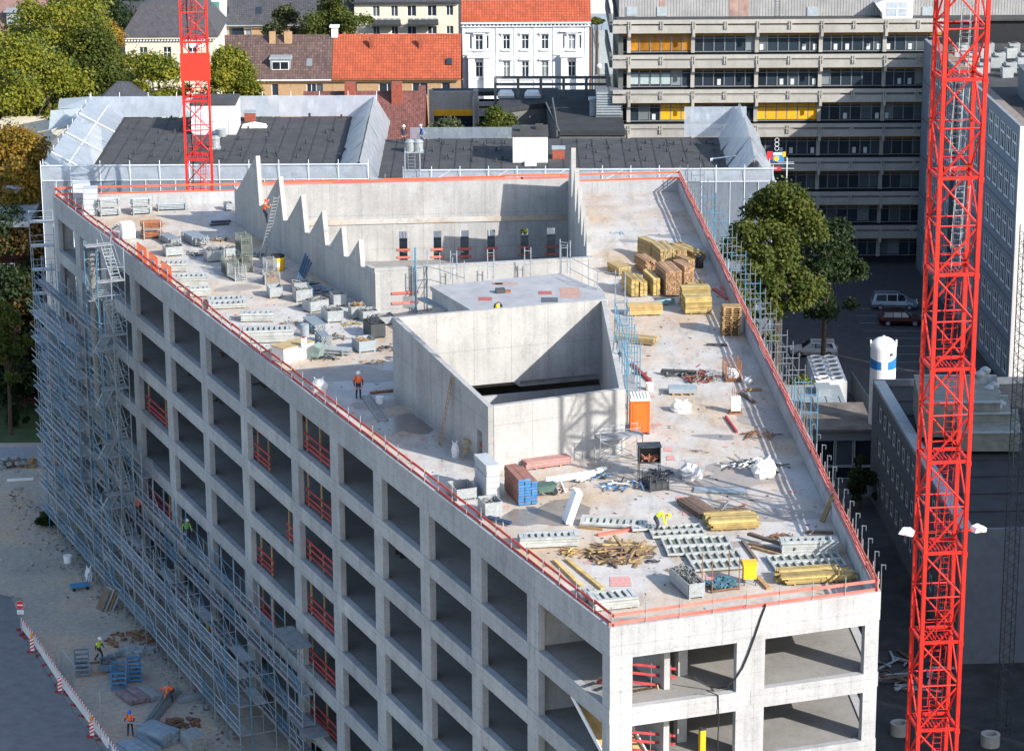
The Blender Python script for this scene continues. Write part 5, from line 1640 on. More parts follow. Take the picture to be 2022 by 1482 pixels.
# cantilever platforms on the lower right end of the facade scaffold
for k, (u, z, lb) in enumerate(((44.6, 8.4, 'upper triangular bracket platform under the red boarded opening'), (42.0, 3.4, 'lower triangular bracket platform near the facade foot'))):
    t = thing('bracket_platform', lb, 'platform', (C.x, C.y, 0), AZ_L + 180)
    ob('deck', MB().box(u - 2.6, 0.1, z, u + 1.2, 1.5, z + 0.06), t, m=(M_DECK,))
    br = MB()
    for x in (u - 2.4, u + 1.0):
        br.tube((x, 0.1, z), (x, 1.45, z), 0.035, 5).tube((x, 0.12, z - 1.3), (x, 1.4, z - 0.03), 0.035, 5)
    ob('bracket', br, t, m=(M_TUBE,))
# right side: frames standing outside the parapet
rsc = thing('edge_scaffold', 'row of grey-blue scaffold frames standing outside the right parapet', 'scaffold', (R.x, R.y, 0), AZ_R)
frame = MB().tube((0, -0.35, -9), (0, -0.35, 1.55), 0.03, 5).tube((0, -1.35, -9), (0, -1.35, 1.55), 0.03, 5).tube((0, -0.35, 1.2), (0, -1.35, 1.2), 0.03, 5).tube((0, -0.35, 0.1), (0, -1.35, 0.1), 0.03, 5)
M_TUBED = mat('dark_tube', (0.15, 0.18, 0.20), 0.5, 0.25, 4, 0.3, 0.4)
frm = [frame.mesh('frame', M_TUBED), frame.mesh('frame', M_TUBEB)]
rt = MB()
for k in range(25):
    x = 29 + 2.55 * k
    if x > 91:
        break
    ob('frame', frm[1 if g.random() < 0.3 else 0], rsc, (x, 0, 25))
    if k:
        for z in (25.1, 24.0, 22.2):
            rt.tube((x - 2.55, -1.35, z), (x, -1.35, z), 0.022, 4)
        ob('deck', deck_me, rsc, (x - 2.55, -1.2, 23.0))
ob('guard_tube', rt, rsc, m=(M_TUBED,), kind='stuff')
pst = MB().tube((0, -0.12, -1.2), (0, -0.12, 1.25), 0.028, 5).tube((0, -0.12, 1.2), (0, -0.32, 1.2), 0.025, 4).tube((0, -0.32, 1.2), (0, -0.32, 0.95), 0.025, 4).mesh('hook_post', M_TUBED)
for k in range(15):
    ob('hook_post', pst, rsc, (0.5 + k * 1.9, 0, 25))

# scaffolds round the box and the covered block
def rail_scaffold(label, pts, z0, h, rails, m=M_TUBE, name='rail_scaffold', pair=0.0, cross=True):
    t = thing(name, label, 'scaffold', (pts[0][0], pts[0][1], z0))
    o = Vector(pts[0])
    loc = [Vector(p) - o for p in pts]
    for q in loc:
        ob('standard', std(h, m), t, (q.x, q.y, 0))
        if pair:
            ob('standard', std(h, m), t, (q.x + pair, q.y, 0))
    mb = MB()
    for a, b in zip(loc[:-1], loc[1:]):
        for r_ in rails:
            mb.tube((a.x, a.y, r_), (b.x, b.y, r_), 0.024, 4)
    if pair:
        for q in loc:
            mb.tube((q.x, q.y, h - 0.25), (q.x + pair, q.y, h - 0.25), 0.024, 4)
            mb.tube((q.x, q.y, h - 1.2), (q.x + pair, q.y, h - 1.2), 0.024, 4)
    ob('guard_tube', mb, t, m=(m,))
    return t
p = lambda x, y, z: tuple(P(x, y, z)[:2])
rail_scaffold('tube railing along the far edge of the covered block', [p(890, 552, 27), p(963, 549, 27), p(1036, 545, 27), p(1108, 539, 27)], 27, 2.0, (1.0,), pair=0.42)
rail_scaffold('tall tube frame at the far right corner of the covered block', [p(1106, 540, 27), p(1126, 543, 27)], 27, 2.4, (2.2, 1.2, 2.0))
rail_scaffold('sloping tube railing from the covered block to the box corner', [p(1126, 545, 27), p(1162, 564, 27), p(1180, 573, 27), p(1215, 600, 26.2), p(1234, 622, 25.6)], 25.6, 2.9, (1.9, 2.7), m=M_TUBE)
t = rail_scaffold('tube stair scaffold with blue posts left of the covered block', [p(816, 618, 24), p(823, 617, 24), p(845, 615, 24), p(870, 622, 24), p(895, 632, 24), p(918, 640, 24)], 24, 4.4, (2.3, 3.2), m=M_TUBE)
ob('blue_post', MB().tube((0.2, 0, 0), (0.2, 0, 4.6), 0.07, 6), t, m=(M_TUBEB,))
a, b = P(830, 588, 26), P(885, 612, 26)
ob('deck', MB().bar(a - t.location, b - t.location, 0.7, 0.08), t, m=(M_DECK,))
dd = (K4 - K3).normalized()
pts = [K3 + dd * q + Vector((0.55, 0, 0)) for q in (5, 7, 9, 11, 13, 14.8)]
t = rail_scaffold('blue-grey tube scaffold along the right wall of the tall box', pts, 24, 5.2, (1.0, 2.0, 3.0, 4.0, 5.0), m=M_TUBEB, pair=0.75)
for q, z in ((0, 2.0), (1, 2.0), (2, 3.0), (3, 3.0), (4, 3.9)):
    a, b = pts[q] - pts[0], pts[q + 1] - pts[0]
    ob('deck', MB().bar(a + Vector((0.37, 0, z)), b + Vector((0.37, 0, z)), 0.62, 0.06), t, m=(M_DECK,))
# small mobile work platform in front of the box
q = P(1215, 912)
wp = thing('work_platform', 'low tube work platform in front of the tall box', 'work platform', q, AZ_F)
mb = MB()
for x in (-1.1, 1.5):
    for y in (-0.45, 0.45):
        mb.tube((x, y, 0), (x, y, 2.1), 0.028, 5)
    mb.tube((x, -0.45, 1.5), (x, 0.45, 1.5), 0.025, 4).tube((x, -0.45, 0.2), (x, 0.45, 0.2), 0.025, 4)
for y in (-0.45, 0.45):
    for z in (0.2, 1.55, 2.05):
        mb.tube((-1.1, y, z), (1.5, y, z), 0.024, 4)
    mb.tube((-1.1, y, 0.2), (1.5, y, 1.5), 0.022, 4).tube((1.5, y, 0.2), (-1.1, y, 1.5), 0.022, 4)
ob('tube_frame', mb, wp, m=(M_TUBE,))
ob('deck', MB().box(-1.15, -0.42, 1.58, 1.55, 0.42, 1.66), wp, m=(M_DECK,))

# ================================================================ TOWER CRANES
W_ = 2.1
def crane(label, base, rz, nsec, sec, plate_at=None, ladder_from=0, lights=None, group='red tower cranes', z0=0.0):
    root = thing('tower_crane', label, 'tower crane', base, rz, group)
    h = W_ / 2
    cw = 0.20
    chord = MB().box(-cw / 2, -cw / 2, 0, cw / 2, cw / 2, sec - 0.01)
    chord.box(-cw / 2 - 0.03, -cw / 2 - 0.03, sec - 0.14, cw / 2 + 0.03, cw / 2 + 0.03, sec - 0.012).box(-cw / 2 - 0.03, -cw / 2 - 0.03, 0.0, cw / 2 + 0.03, cw / 2 + 0.03, 0.12)
    chord = chord.mesh('chord', M_CRANE)
    i_ = h - cw / 2
    def face(ax, flip):
        """members of one face in its own plane: x across, z up"""
        s = 1 if not flip else -1
        f = {}
        f['diagonal'] = MB().tube((-s * i_, 0, sec - 0.15), (s * i_, 0, sec * 0.55), 0.055, 6)
        f['lower_diagonal'] = MB().tube((s * i_, 0, sec * 0.5), (-s * i_, 0, 0.25), 0.055, 6)
        f['strut'] = MB().tube((-i_, 0, sec * 0.525), (i_, 0, sec * 0.525), 0.045, 6)
        f['beam'] = MB().box(-i_, -0.07, 0.02, i_, 0.07, 0.18)
        return {k: v.mesh(k, M_CRANE) for k, v in f.items()}
    faces = [(face(0, False), (0, -h, 0), 0), (face(0, True), (h, 0, 0), 90), (face(0, False), (0, h, 0), 180), (face(0, True), (-h, 0, 0), 270)]
    lad = MB()
    for s in (-0.22, 0.22):
        lad.tube((s, 0, 0), (s + 0.25, 0.55, sec - 0.05), 0.03, 4)
    for k in range(int(sec / 0.3)):
        z = 0.15 + 0.3 * k
        q = z / sec
        lad.tube((-0.22 + 0.25 * q, 0.55 * q, z), (0.22 + 0.25 * q, 0.55 * q, z), 0.018, 4)
    cage = MB()
    for k in range(5):
        z = 1.4 + k * 0.75
        q = z / sec
        cx = 0.25 * q
        pts = [(-0.35 + cx, 0.55 * q, z), (-0.38 + cx, 0.55 * q - 0.5, z), (0, 0.55 * q - 0.75, z), (0.38 + cx, 0.55 * q - 0.5, z), (0.35 + cx, 0.55 * q, z)]
        for a, b in zip(pts[:-1], pts[1:]):
            cage.tube(a, b, 0.015, 3)
    for x, y in ((-0.38, -0.5), (0.0, -0.75), (0.38, -0.5)):
        cage.tube((x, y + 0.15, 1.3), (x + 0.25, y + 0.55, sec - 0.5), 0.015, 3)
    ladm = {True: (lad.mesh('ladder', M_CRANE), cage.mesh('ladder_cage', M_CRANE)), False: (lad.mesh('ladder', M_STEEL), cage.mesh('ladder_cage', M_STEEL))}
    plat = MB()
    for k in range(9):
        x = -i_ + 0.06 + k * 0.2
        plat.box(x, -i_ + 0.1, 0.19, x + 0.055, i_ - 0.1 if k < 5 else -0.1, 0.23)
    plat = plat.mesh('platform', M_CRANE)
    rail = MB()
    for z in (0.65, 1.15):
        for a, b in (((-i_ + 0.1, -i_ + 0.15), (i_ - 0.1, -i_ + 0.15)), ((-i_ + 0.1, i_ - 0.15), (i_ - 0.1, i_ - 0.15)), ((-i_ + 0.15, -i_ + 0.1), (-i_ + 0.15, i_ - 0.1)), ((i_ - 0.15, -i_ + 0.1), (i_ - 0.15, i_ - 0.1))):
            rail.tube((*a, z), (*b, z), 0.02, 4)
    rail = rail.mesh('platform_rail', M_CRANE)
    for k in range(nsec):
        e = ob('mast_section', None, root, (0, 0, z0 + k * sec))
        for x in (-h, h):
            for y in (-h, h):
                ob('chord', chord, e, (x, y, 0))
        for fm_, lc, az in faces:
            for nm, me in fm_.items():
                ob(nm.replace('lower_', ''), me, e, lc, az)
        lm = ladm[k < ladder_from]
        ob('ladder', lm[0], e, (-0.1 if k % 2 else 0.15, -0.2, 0.0))
        ob('ladder_cage', lm[1], e, (-0.1 if k % 2 else 0.15, -0.2, 0.0))
        ob('platform', plat, e)
        ob('platform_rail', rail, e)
    cb = MB()
    q = [Vector((-0.55, 0.5, z0))]
    for k in range(nsec * 2):
        q.append(Vector((-0.55 + 0.08 * (k % 2), 0.5, z0 + (k + 1) * sec / 2)))
    for a, b in zip(q[:-1], q[1:]):
        cb.tube(a, b, 0.045, 5)
    ob('power_cable', cb, root, m=(M_BLACK,))
    return root
def crane_base(px, py, zs, Y):
    q = PY(px, py, Y)
    return q
c1x = PY(1855, 1100, 140).x
c1 = crane('large red lattice tower crane mast in front of the right-hand blocks', (c1x, 140, 0), 6, 15, 5.0, ladder_from=8, z0=-1.0)
c2x = PY(390, 250, 231).x
c2 = crane('slender red lattice crane mast behind the roof with a blank red plate', (c2x, 231, 0), 6.4, 10, 4.9, ladder_from=20, z0=0.6)
zt_, zb_ = PY(388, 104, 230).z, PY(388, 159, 230).z
ob('red_plate', MB().box(-1.22, -1.22, zb_, 1.22, -1.18, zt_), c2, m=(mat('plate_red', (0.80, 0.035, 0.02), 0.5, 0.03),))
ob('white_banner', MB().box(-0.9, 0.95, zt_ + 0.05, 0.9, 1.0, zt_ + 0.45), c2, m=(M_WHITE,))
# floodlights on the near crane
zl_ = PY(1855, 1052, 139).z
for s, lb in ((-1, 'left white floodlight clamped to the near crane mast'), (1, 'right white floodlight clamped to the near crane mast')):
    q = Vector((c1x, 140, zl_)) + dirv(6) * (1.9 * s) + Vector((0, -0.6, 0))
    fl_ = thing('floodlight', lb, 'floodlight', q, 6 + 25 * s, 'floodlights on the near crane')
    ob('housing', MB().profile([(-0.4, -0.08), (0.36, -0.16), (0.4, 0.04), (0.15, 0.22), (-0.25, 0.16)], -0.24, 0.24), fl_, m=(M_WHITE,))
    ob('bracket', MB().tube((0, 0, 0), (-0.9 * s, 0.3, -0.05), 0.05, 5).tube((0, 0.32, -0.1), (0, -0.32, -0.1), 0.04, 4), fl_, m=(M_CRANE,))
# thin dark lattice mast at the right picture edge
mx = PY(2012, 800, 170).x
lm_ = thing('lattice_mast', 'thin dark lattice hoist mast at the right picture edge', 'mast', (mx, 170, 0), 12)
mb = MB()
for x in (-0.35, 0.35):
    for y in (-0.35, 0.35):
        mb.tube((x, y, 0), (x, y, 34), 0.035, 4)
for k in range(42):
    z = k * 0.8
    for y in (-0.35, 0.35):
        mb.tube((-0.35, y, z), (0.35, y, z + 0.4), 0.02, 3).tube((0.35, y, z + 0.4), (-0.35, y, z + 0.8), 0.02, 3)
    for x in (-0.35, 0.35):
        mb.tube((x, -0.35, z), (x, 0.35, z + 0.4), 0.02, 3).tube((x, 0.35, z + 0.4), (x, -0.35, z + 0.8), 0.02, 3)
ob('lattice', mb, lm_, m=(M_DARK,))
# ================================================================ THINGS ON THE ROOF
RZ = 24.0
g5 = random.Random(21)
def front(a, b, z=RZ):
    """front edge seen between two pixels: origin, heading, length"""
    p, q = P(*a, z), P(*b, z)
    return p, az_of(p, q), (q - p).length
MC = {}
def memo(key, f, *mats):
    if key not in MC:
        MC[key] = f().mesh(key[0], *mats)
    return MC[key]
def tray(Lx, D, h=0.13, rib=0.36, rw=0.06, rim=0.045):
    mb = MB().box(0, 0, 0.0, Lx, D, 0.022, 1)
    t = rim
    mb.box(0, 0, 0.022, Lx, t, h).box(0, D - t, 0.022, Lx, D, h).box(0, t, 0.022, t, D - t, h).box(Lx - t, t, 0.022, Lx, D - t, h)
    n = max(2, int(round(Lx / rib)))
    for i in range(1, n):
        x = Lx * i / n
        mb.box(x - rw / 2, t, 0.03, x + rw / 2, D - t, h - 0.012)
    return mb
M_PLYG = mat('formwork_ply', (0.15, 0.155, 0.11), 0.7, 0.2, 2)
def panel_stack(label, a, b, n, D, rows=1, group='aluminium formwork panel stacks', ribs_up=True, h=0.13, rib=0.36, mt=None, rw=0.2, rim=0.22):
    o, az, Lx = front(a, b)
    t = thing('panel_stack', label, 'formwork panels', o, az, group)
    me = memo(('panel', round(Lx, 2), D, h, rib, ribs_up, rw), lambda: tray(Lx, D, h, rib, rw, min(rim, D * 0.28)), mt or M_ALU, M_PLYG)
    lo = memo(('panel', 'low', round(Lx, 2), D, h), lambda: MB().box(0, 0, 0, Lx, D, h * 0.35).box(0.02, 0.02, h * 0.35, Lx - 0.02, D - 0.02, h * 0.7).box(0, 0, h * 0.7, Lx, D, h - 0.006), mt or M_ALU)
    bear = memo(('bearer', D), lambda: MB().box(0, 0.05, 0, 0.1, D * rows - 0.05, 0.09), M_WOOD)
    for x in (Lx * 0.15, Lx * 0.8):
        ob('bearer', bear, t, (x, 0, 0))
    for r in range(rows):
        for k in range(n):
            last = k == n - 1
            ob('panel', me if (last and ribs_up) else lo, t, (g5.uniform(-0.04, 0.04), r * (D + 0.04) + g5.uniform(-0.02, 0.02), 0.09 + k * h), g5.uniform(-0.5, 0.5))
    return t
PS = [
    ('stack of grey formwork panels just right of the orange barrier panels', (303, 538), (371, 537), 4, 1.3, 1),
    ('long panel stack with a row of round holes below the barrier panels', (333, 568), (412, 566), 5, 1.2, 1),
    ('short panel stack behind the left rail with slotted top', (376, 588), (418, 586), 4, 1.0, 1),
    ('low slotted panel stack lying close to the left rail', (412, 612), (486, 609), 2, 1.2, 2),
    ('narrow panel stack behind the biggest stack by the left rail', (476, 637), (542, 636), 4, 1.0, 1),
    ('biggest grey panel stack by the left rail with deep slots on top', (474, 680), (580, 676), 6, 1.4, 1),
    ('small dark panel stack in front of the biggest stack', (508, 696), (564, 693), 2, 0.7, 1),
    ('ramp-like panel stack near the left rail beside the wood debris', (1026, 1085), (1143, 1080), 4, 1.1, 1),
    ('panel stack next to the near roof corner', (1175, 1209), (1262, 1200), 4, 1.4, 1),
    ('flat slotted panels beside the near corner stack', (1150, 1190), (1180, 1187), 2, 1.3, 1),
    ('tall panel stack against the right parapet near the front', (1543, 1097), (1656, 1094), 5, 0.9, 1),
]
for q in PS:
    panel_stack(*q)
for q in (
    ('flat ribbed panels lying in the open nearest the yellow worker', (1318, 1101), (1450, 1096), 1, 1.25, 2),
    ('flat ribbed panels lying by the four-post rack', (1372, 1132), (1478, 1125), 1, 1.25, 2),
    ('row of ribbed panels right behind the stooping worker', (1290, 1066), (1395, 1060), 1, 0.8, 2),
    ('dark flat ribbed panels under the yellow planks by the right parapet', (1530, 1130), (1672, 1122), 1, 1.0, 2),
    ('single ribbed panels scattered left of the worker feet', (1250, 1052), (1300, 1049), 1, 0.7, 1)):
    panel_stack(*q, group='flat ribbed panels at the front', rib=0.42, rw=0.11, rim=0.1)
lp_ = panel_stack('long ribbed panel tilted beside the white slab', (1144, 1040), (1275, 1047), 1, 0.9, 1, 'flat ribbed panels at the front')
lp_.rotation_euler = (0.25, 0, lp_.rotation_euler.z)

# steel crates, cages and racks
M_SCRAP = mat('grey_scrap', (0.20, 0.20, 0.19), 0.7, 0.4, 4, 0.2, isl=0.5)
def scrap(w, d, z, n=26, r=0.03, seed=0, ln=0.7):
    g = random.Random(seed)
    mb = MB()
    for k in range(n):
        a = Vector((g.uniform(0.08, w - 0.08), g.uniform(0.08, d - 0.08), z + g.uniform(-0.15, 0.1)))
        th = g.uniform(0, 6.28)
        l = g.uniform(0.2, ln) / 2
        v = Vector((math.cos(th) * l, math.sin(th) * l, g.uniform(-0.12, 0.12)))
        p, q = a - v, a + v
        for c in (p, q):
            c.x = min(max(c.x, 0.05), w - 0.05)
            c.y = min(max(c.y, 0.05), d - 0.05)
        mb.bar(p, q, r * g.uniform(0.7, 1.6), r)
    return mb
def crate(label, a, b, d, h, fill=0.8, m=None, group='steel crates on the roof', fm=None, n=26):
    o, az, w = front(a, b)
    m = m or M_STEEL
    t = thing('crate', label, 'crate', o, az, group)
    side = memo(('side', round(w, 2), h, m.name), lambda: MB().box(0, -0.03, 0.12, w, 0, h).box(0, -0.045, h - 0.07, w, -0.031, h).box(0, -0.045, h * 0.45, w, -0.031, h * 0.5).box(0, -0.045, 0.12, w, -0.031, 0.19), m)
    end_ = memo(('end', round(d, 2), h, m.name), lambda: MB().box(0.03, -0.03, 0.12, d - 0.03, 0, h).box(0.03, -0.045, h - 0.07, d - 0.03, -0.031, h).box(0.03, -0.045, h * 0.45, d - 0.03, -0.031, h * 0.5), m)
    ob('side', side, t)
    ob('side', side, t, (w, d, 0), 180)
    ob('end', end_, t, (0, d, 0), -90)
    ob('end', end_, t, (w, 0, 0), 90)
    ob('base', MB().box(0, 0, 0.1, w, d, 0.14), t, m=(m,))
    leg = memo(('leg', m.name), lambda: MB().box(-0.05, -0.05, 0, 0.05, 0.05, 0.12), m)
    for x in (0.07, w - 0.07):
        for y in (0.07, d - 0.07):
            ob('leg', leg, t, (x, y, 0))
    if fill:
        s = scrap(w, d, h * fill, n, 0.04, g5.randint(0, 9999))
        s.box(0.03, 0.03, 0.15, w - 0.03, d - 0.03, h * fill * 0.8)
        ob('scrap', s, t, m=(fm or M_SCRAP,), kind='stuff')
    return t
CR = [
    ('empty steel crate on sandy floor in the middle of the left clutter', (533, 590), (558, 588), 1.0, 0.8, 0),
    ('steel crate tight behind another, topped with pipes, near the blue tubes', (581, 579), (611, 577), 0.9, 0.75, 0.9),
    ('wide steel crate with slatted front by the heap of couplers', (585, 598), (617, 595), 0.9, 0.9, 0.9),
    ('long steel crate heaped with a white funnel', (613, 619), (649, 612), 1.0, 0.8, 1.0),
    ('bright steel crate half in the sawtooth wall shade', (659, 606), (684, 604), 1.1, 0.85, 0.5),
    ('steel crate with bent sheets on top among the pipe bundles', (647, 639), (678, 636), 1.5, 0.85, 0.95),
    ('steel crate filled with timber offcuts by the well front wall', (694, 631), (722, 629), 1.0, 0.9, 1.0, 'wood'),
    ('steel crate with a thin rod sticking out near the well corner', (717, 638), (746, 635), 1.0, 0.8, 0.95),
    ('low broad steel crate touching the tall box corner', (745, 644), (779, 641), 1.0, 0.6, 0.8),
    ('dented crate of couplers below the pipe bundles', (409, 519), (444, 516), 1.1, 0.9, 0.95),
    ('grey crate beside the tall mesh cage', (446, 509), (466, 507), 0.8, 0.7, 0.9),
    ('light grey box standing alone beside a long shadow', (328, 508), (362, 505), 1.0, 0.75, 0.95),
    ('pale crate full of clamps against the left rail by the blue panels', (958, 1026), (991, 1022), 1.2, 0.95, 0.75),
    ('dark open crate close to the left rail', (902, 990), (941, 985), 1.5, 0.7, 0.35),
    ('long grey crate full of metal clips at the front of the roof', (1360, 1184), (1391, 1180), 2.6, 0.85, 0.97, None, 70),
    ('small grey crate by the far parapet', (447, 417), (459, 416), 0.8, 0.6, 0.8),
]
for q in CR:
    fm = M_WOOD if len(q) > 6 and q[6] == 'wood' else None
    crate(q[0], q[1], q[2], q[3], q[4], q[5], fm=fm, n=q[7] if len(q) > 7 else 26)
def cage(label, a, b, d, h, levels=1, fill=None, m=None, bars=0.1, group='wire mesh cages on the roof'):
    o, az, w = front(a, b)
    m = m or M_STEEL
    t = thing('mesh_cage', label, 'mesh cage', o, az, group)
    for lv in range(levels):
        z = lv * (h + 0.06)
        fr = MB()
        for x in (0, w):
            for y in (0, d):
                fr.box(x - 0.03, y - 0.03, 0, x + 0.03, y + 0.03, h)
        fr.box(0, 0, 0.1, w, d, 0.13)
        ob('frame', fr, t, (0, 0, z), m=(m,))
        def mesh_side(l):
            mb = MB()
            k = int(l / bars)
            for i in range(1, k):
                mb.bar((l * i / k, 0, 0.12), (l * i / k, 0, h), 0.016)
            for j in range(int(h / bars)):
                mb.bar((0.03, 0, 0.15 + j * bars), (l - 0.03, 0, 0.15 + j * bars), 0.016)
            return mb
        s1 = memo(('mesh', round(w, 2), h, bars, m.name), lambda: mesh_side(w), m)
        s2 = memo(('mesh', round(d, 2), h, bars, m.name), lambda: mesh_side(d), m)
        ob('mesh_side', s1, t, (0, 0, z))
        ob('mesh_side', s1, t, (0, d, z))
        ob('mesh_side', s2, t, (0, 0, z), 90)
        ob('mesh_side', s2, t, (w, 0, z), 90)
        if fill:
            s = scrap(w, d, h * 0.7, 30, 0.05, g5.randint(0, 999))
            s.box(0.04, 0.04, 0.14, w - 0.04, d - 0.04, h * 0.55)
            ob('scrap', s, t, (0, 0, z), m=(fill,), kind='stuff')
    return t
M_GRN = mat('green_grey_steel', (0.16, 0.19, 0.16), 0.6, 0.2, 3, 0.2)
cage('tall dark green mesh cage, two high, beside the sawtooth wall', (479, 539), (499, 537), 1.6, 1.3, 2, M_SCRAP, M_GRN, 0.12)
cage('dark mesh cage filled with fittings left of the tall one', (448, 547), (471, 545), 1.6, 1.25, 1, M_SCRAP, M_GRN, 0.12)
cage('empty bright wire cage standing in front of the tall dark cages', (465, 556), (486, 553), 1.3, 1.1, 1, None, M_STEEL, 0.16)
cage('wire cage of timber offcuts in front of the yellow bin', (524, 563), (553, 561), 1.0, 0.9, 1, M_WOOD)
cage('upright wire cage next to the yellow bin', (527, 545), (547, 543), 0.9, 1.2, 1, None)
cage('rusty mesh cage holding a white sack near the right parapet', (1434, 755), (1463, 754), 1.3, 1.35, 1, None, M_RUST, 0.22)

def pipe_bundle(label, a, b, ln, rows, r=0.05, m=None, group='bundles of steel pipes', name='pipe_bundle', yaw=0, cap=True):
    o, az, w = front(a, b)
    t = thing(name, label, 'pipe bundle', o, az + yaw, group)
    n = max(2, int(w / (2.1 * r)))
    pm = memo(('pipe', round(ln, 2), r, (m or M_STEEL).name), lambda: MB().tube((0, 0, 0), (0, ln, 0), r, 7).tube((0, -0.012, 0), (0, 0, 0), r * 0.7, 6), m or M_STEEL)
    for j in range(rows):
        for i in range(n - (j % 2)):
            ob('pipe', pm, t, ((i + 0.5 + 0.5 * (j % 2)) * 2.1 * r, g5.uniform(-0.06, 0.06), 0.1 + r + j * 1.8 * r))
    bm = memo(('cradle', round(w, 2), rows), lambda: MB().box(0, 0, 0, w, 0.08, 0.1).box(-0.06, 0, 0, -0.002, 0.08, 0.1 + rows * 0.1).box(w + 0.002, 0, 0, w + 0.06, 0.08, 0.1 + rows * 0.1), M_STEEL)
    for y in (0.15 * ln, 0.8 * ln):
        ob('cradle', bm, t, (0, y, 0))
    return t
pipe_bundle('pipe bundle in a cradle left of the crates with upright stakes', (338, 488), (360, 485), 2.4, 5)
pipe_bundle('pipe bundle in a cradle just right of the first one', (386, 488), (414, 484), 2.6, 6)
pipe_bundle('upper of two stacked-looking prop bundles beside the white box', (621, 661), (646, 658), 2.4, 5, 0.06)
pipe_bundle('lower prop bundle with open ends facing front beside the white box', (634, 688), (657, 686), 1.8, 6, 0.06)
pipe_bundle('loose steel props lying slantwise by the tipped barrow', (689, 704), (712, 701), 2.6, 3, 0.06, None, 'bundles of steel pipes', 'pipe_bundle', 52)
pipe_bundle('white and blue props lying before the tall box', (1074, 955), (1084, 954), 3.0, 2, 0.09, M_WHITE, yaw=-82)
pipe_bundle('pair of long white props with blue ends', (1136, 953), (1146, 951), 2.6, 1, 0.1, M_WHITE, yaw=-66)
pipe_bundle('blue-green pipes lying between yellow planks and timber stacks', (1268, 608), (1275, 607), 2.4, 2, 0.09, mat('teal_pipe', (0.12, 0.22, 0.24), 0.5, 0.2), yaw=-88)
pipe_bundle('dark prop bundle lying slantwise by the red prop heap', (1306, 737), (1318, 741), 2.8, 2, 0.07, M_DARK, yaw=-50)
pipe_bundle('dark blue beam pair by the pale crate', (1004, 1040), (1016, 1038), 2.2, 1, 0.08, mat('dark_blue_steel', (0.03, 0.06, 0.12), 0.5, 0.2), yaw=25)
# tube racks by the far parapet
def rack(label, a, b, d, levels, lh=0.62, m=None, cat='rack', group='tube racks by the far parapet'):
    o, az, w = front(a, b)
    t = thing('tube_rack', label, cat, o, az, group)
    for lv in range(levels):
        fr = MB()
        for x in (0.04, w - 0.04):
            for y in (0.04, d - 0.04):
                fr.box(x - 0.035, y - 0.035, 0, x + 0.035, y + 0.035, lh)
            fr.box(x - 0.03, 0.07, 0.05, x + 0.03, d - 0.07, 0.12)
        fr.box(0.0, 0.0, 0.0, w, 0.05, 0.05)
        ob('frame', fr, t, (0, 0, lv * (lh + 0.04)), m=(M_STEEL,))
        pm = memo(('tube', round(w, 2), (m or M_STEEL).name), lambda: MB().tube((-0.1, 0, 0), (w + 0.1, 0, 0), 0.05, 6), m or M_STEEL)
        for j in range(4):
            for i in range(5):
                ob('tube', pm, t, (g5.uniform(-0.08, 0.08), 0.14 + i * (d - 0.28) / 4, lv * (lh + 0.04) + 0.17 + j * 0.115))
    return t
rack('double-stacked rack of tubes with yellow ends by the far left corner', (199, 429), (236, 427), 1.0, 2, 0.78)
rack('double-stacked tube rack next to it with a pale board', (263, 426), (298, 424), 0.9, 2, 0.68)
rack('long single rack of tubes by the far parapet', (312, 418), (368, 416), 1.0, 1, 0.85)
rack('rusty rack of mixed tubes and boards in the sun', (284, 474), (319, 472), 1.2, 2, 0.68, M_RUST)
# boxy grey panel towers at the far left corner
def box_stack(label, a, b, d, n, h, m, m2=None, group='stacked boxes on the roof', cat='stack of boxes', gap=0.02):
    o, az, w = front(a, b)
    t = thing('box_stack', label, cat, o, az, group)
    me = memo(('box', round(w, 2), d, h, m.name), lambda: MB().box(0, 0, 0, w, d, h - gap).box(0.03, -0.015, 0.05, w - 0.03, -0.002, h - gap - 0.05), m)
    for k in range(n):
        ob('box', me, t, (g5.uniform(-0.03, 0.03), g5.uniform(-0.03, 0.03), 0.06 + k * h), g5.uniform(-1, 1))
    for x in (0.1, w - 0.2):
        ob('bearer', MB().box(x, 0.05, 0, x + 0.1, d - 0.05, 0.058), t, m=(M_WOOD,))
    return t
M_LG = mat('light_grey_steel', (0.38, 0.40, 0.41), 0.6, 0.1, 2)
box_stack('tall stack of pale steel boxes at the far left corner', (166, 427), (194, 426), 1.3, 5, 0.42, M_LG)
box_stack('pale steel box tower behind the tall stack at the far corner', (146, 414), (181, 412), 1.2, 5, 0.4, M_LG)
box_stack('white wrapped bundle near the stair tower head', (243, 474), (268, 472), 1.1, 3, 0.38, M_WHITE)
box_stack('stack of six grey steel boxes beside the blue panels', (961, 990), (987, 987), 2.2, 6, 0.34, M_LG)
# blue-edged formwork panels
o, az, w = front((1024, 999), (1062, 995))
t = thing('formwork_stack', 'tall stack of red-brown formwork panels with bright blue edges', 'formwork panels', o, az)
bp = MB().box(0, 0, 0, w / 3 - 0.03, 2.7, 0.15).mesh('panel', mat('brown_form_face', (0.26, 0.12, 0.09), 0.6, 0.2, 2))
be = MB().box(0, -0.03, 0.01, w / 3 - 0.03, -0.002, 0.14).mesh('edge', M_BLUE)
for i in range(3):
    for k in range(9 if i != 2 else 8):
        p_ = ob('panel', bp, t, (i * w / 3 + g5.uniform(-0.01, 0.01), g5.uniform(-0.05, 0.05), 0.06 + k * 0.165))
        ob('edge', be, p_)

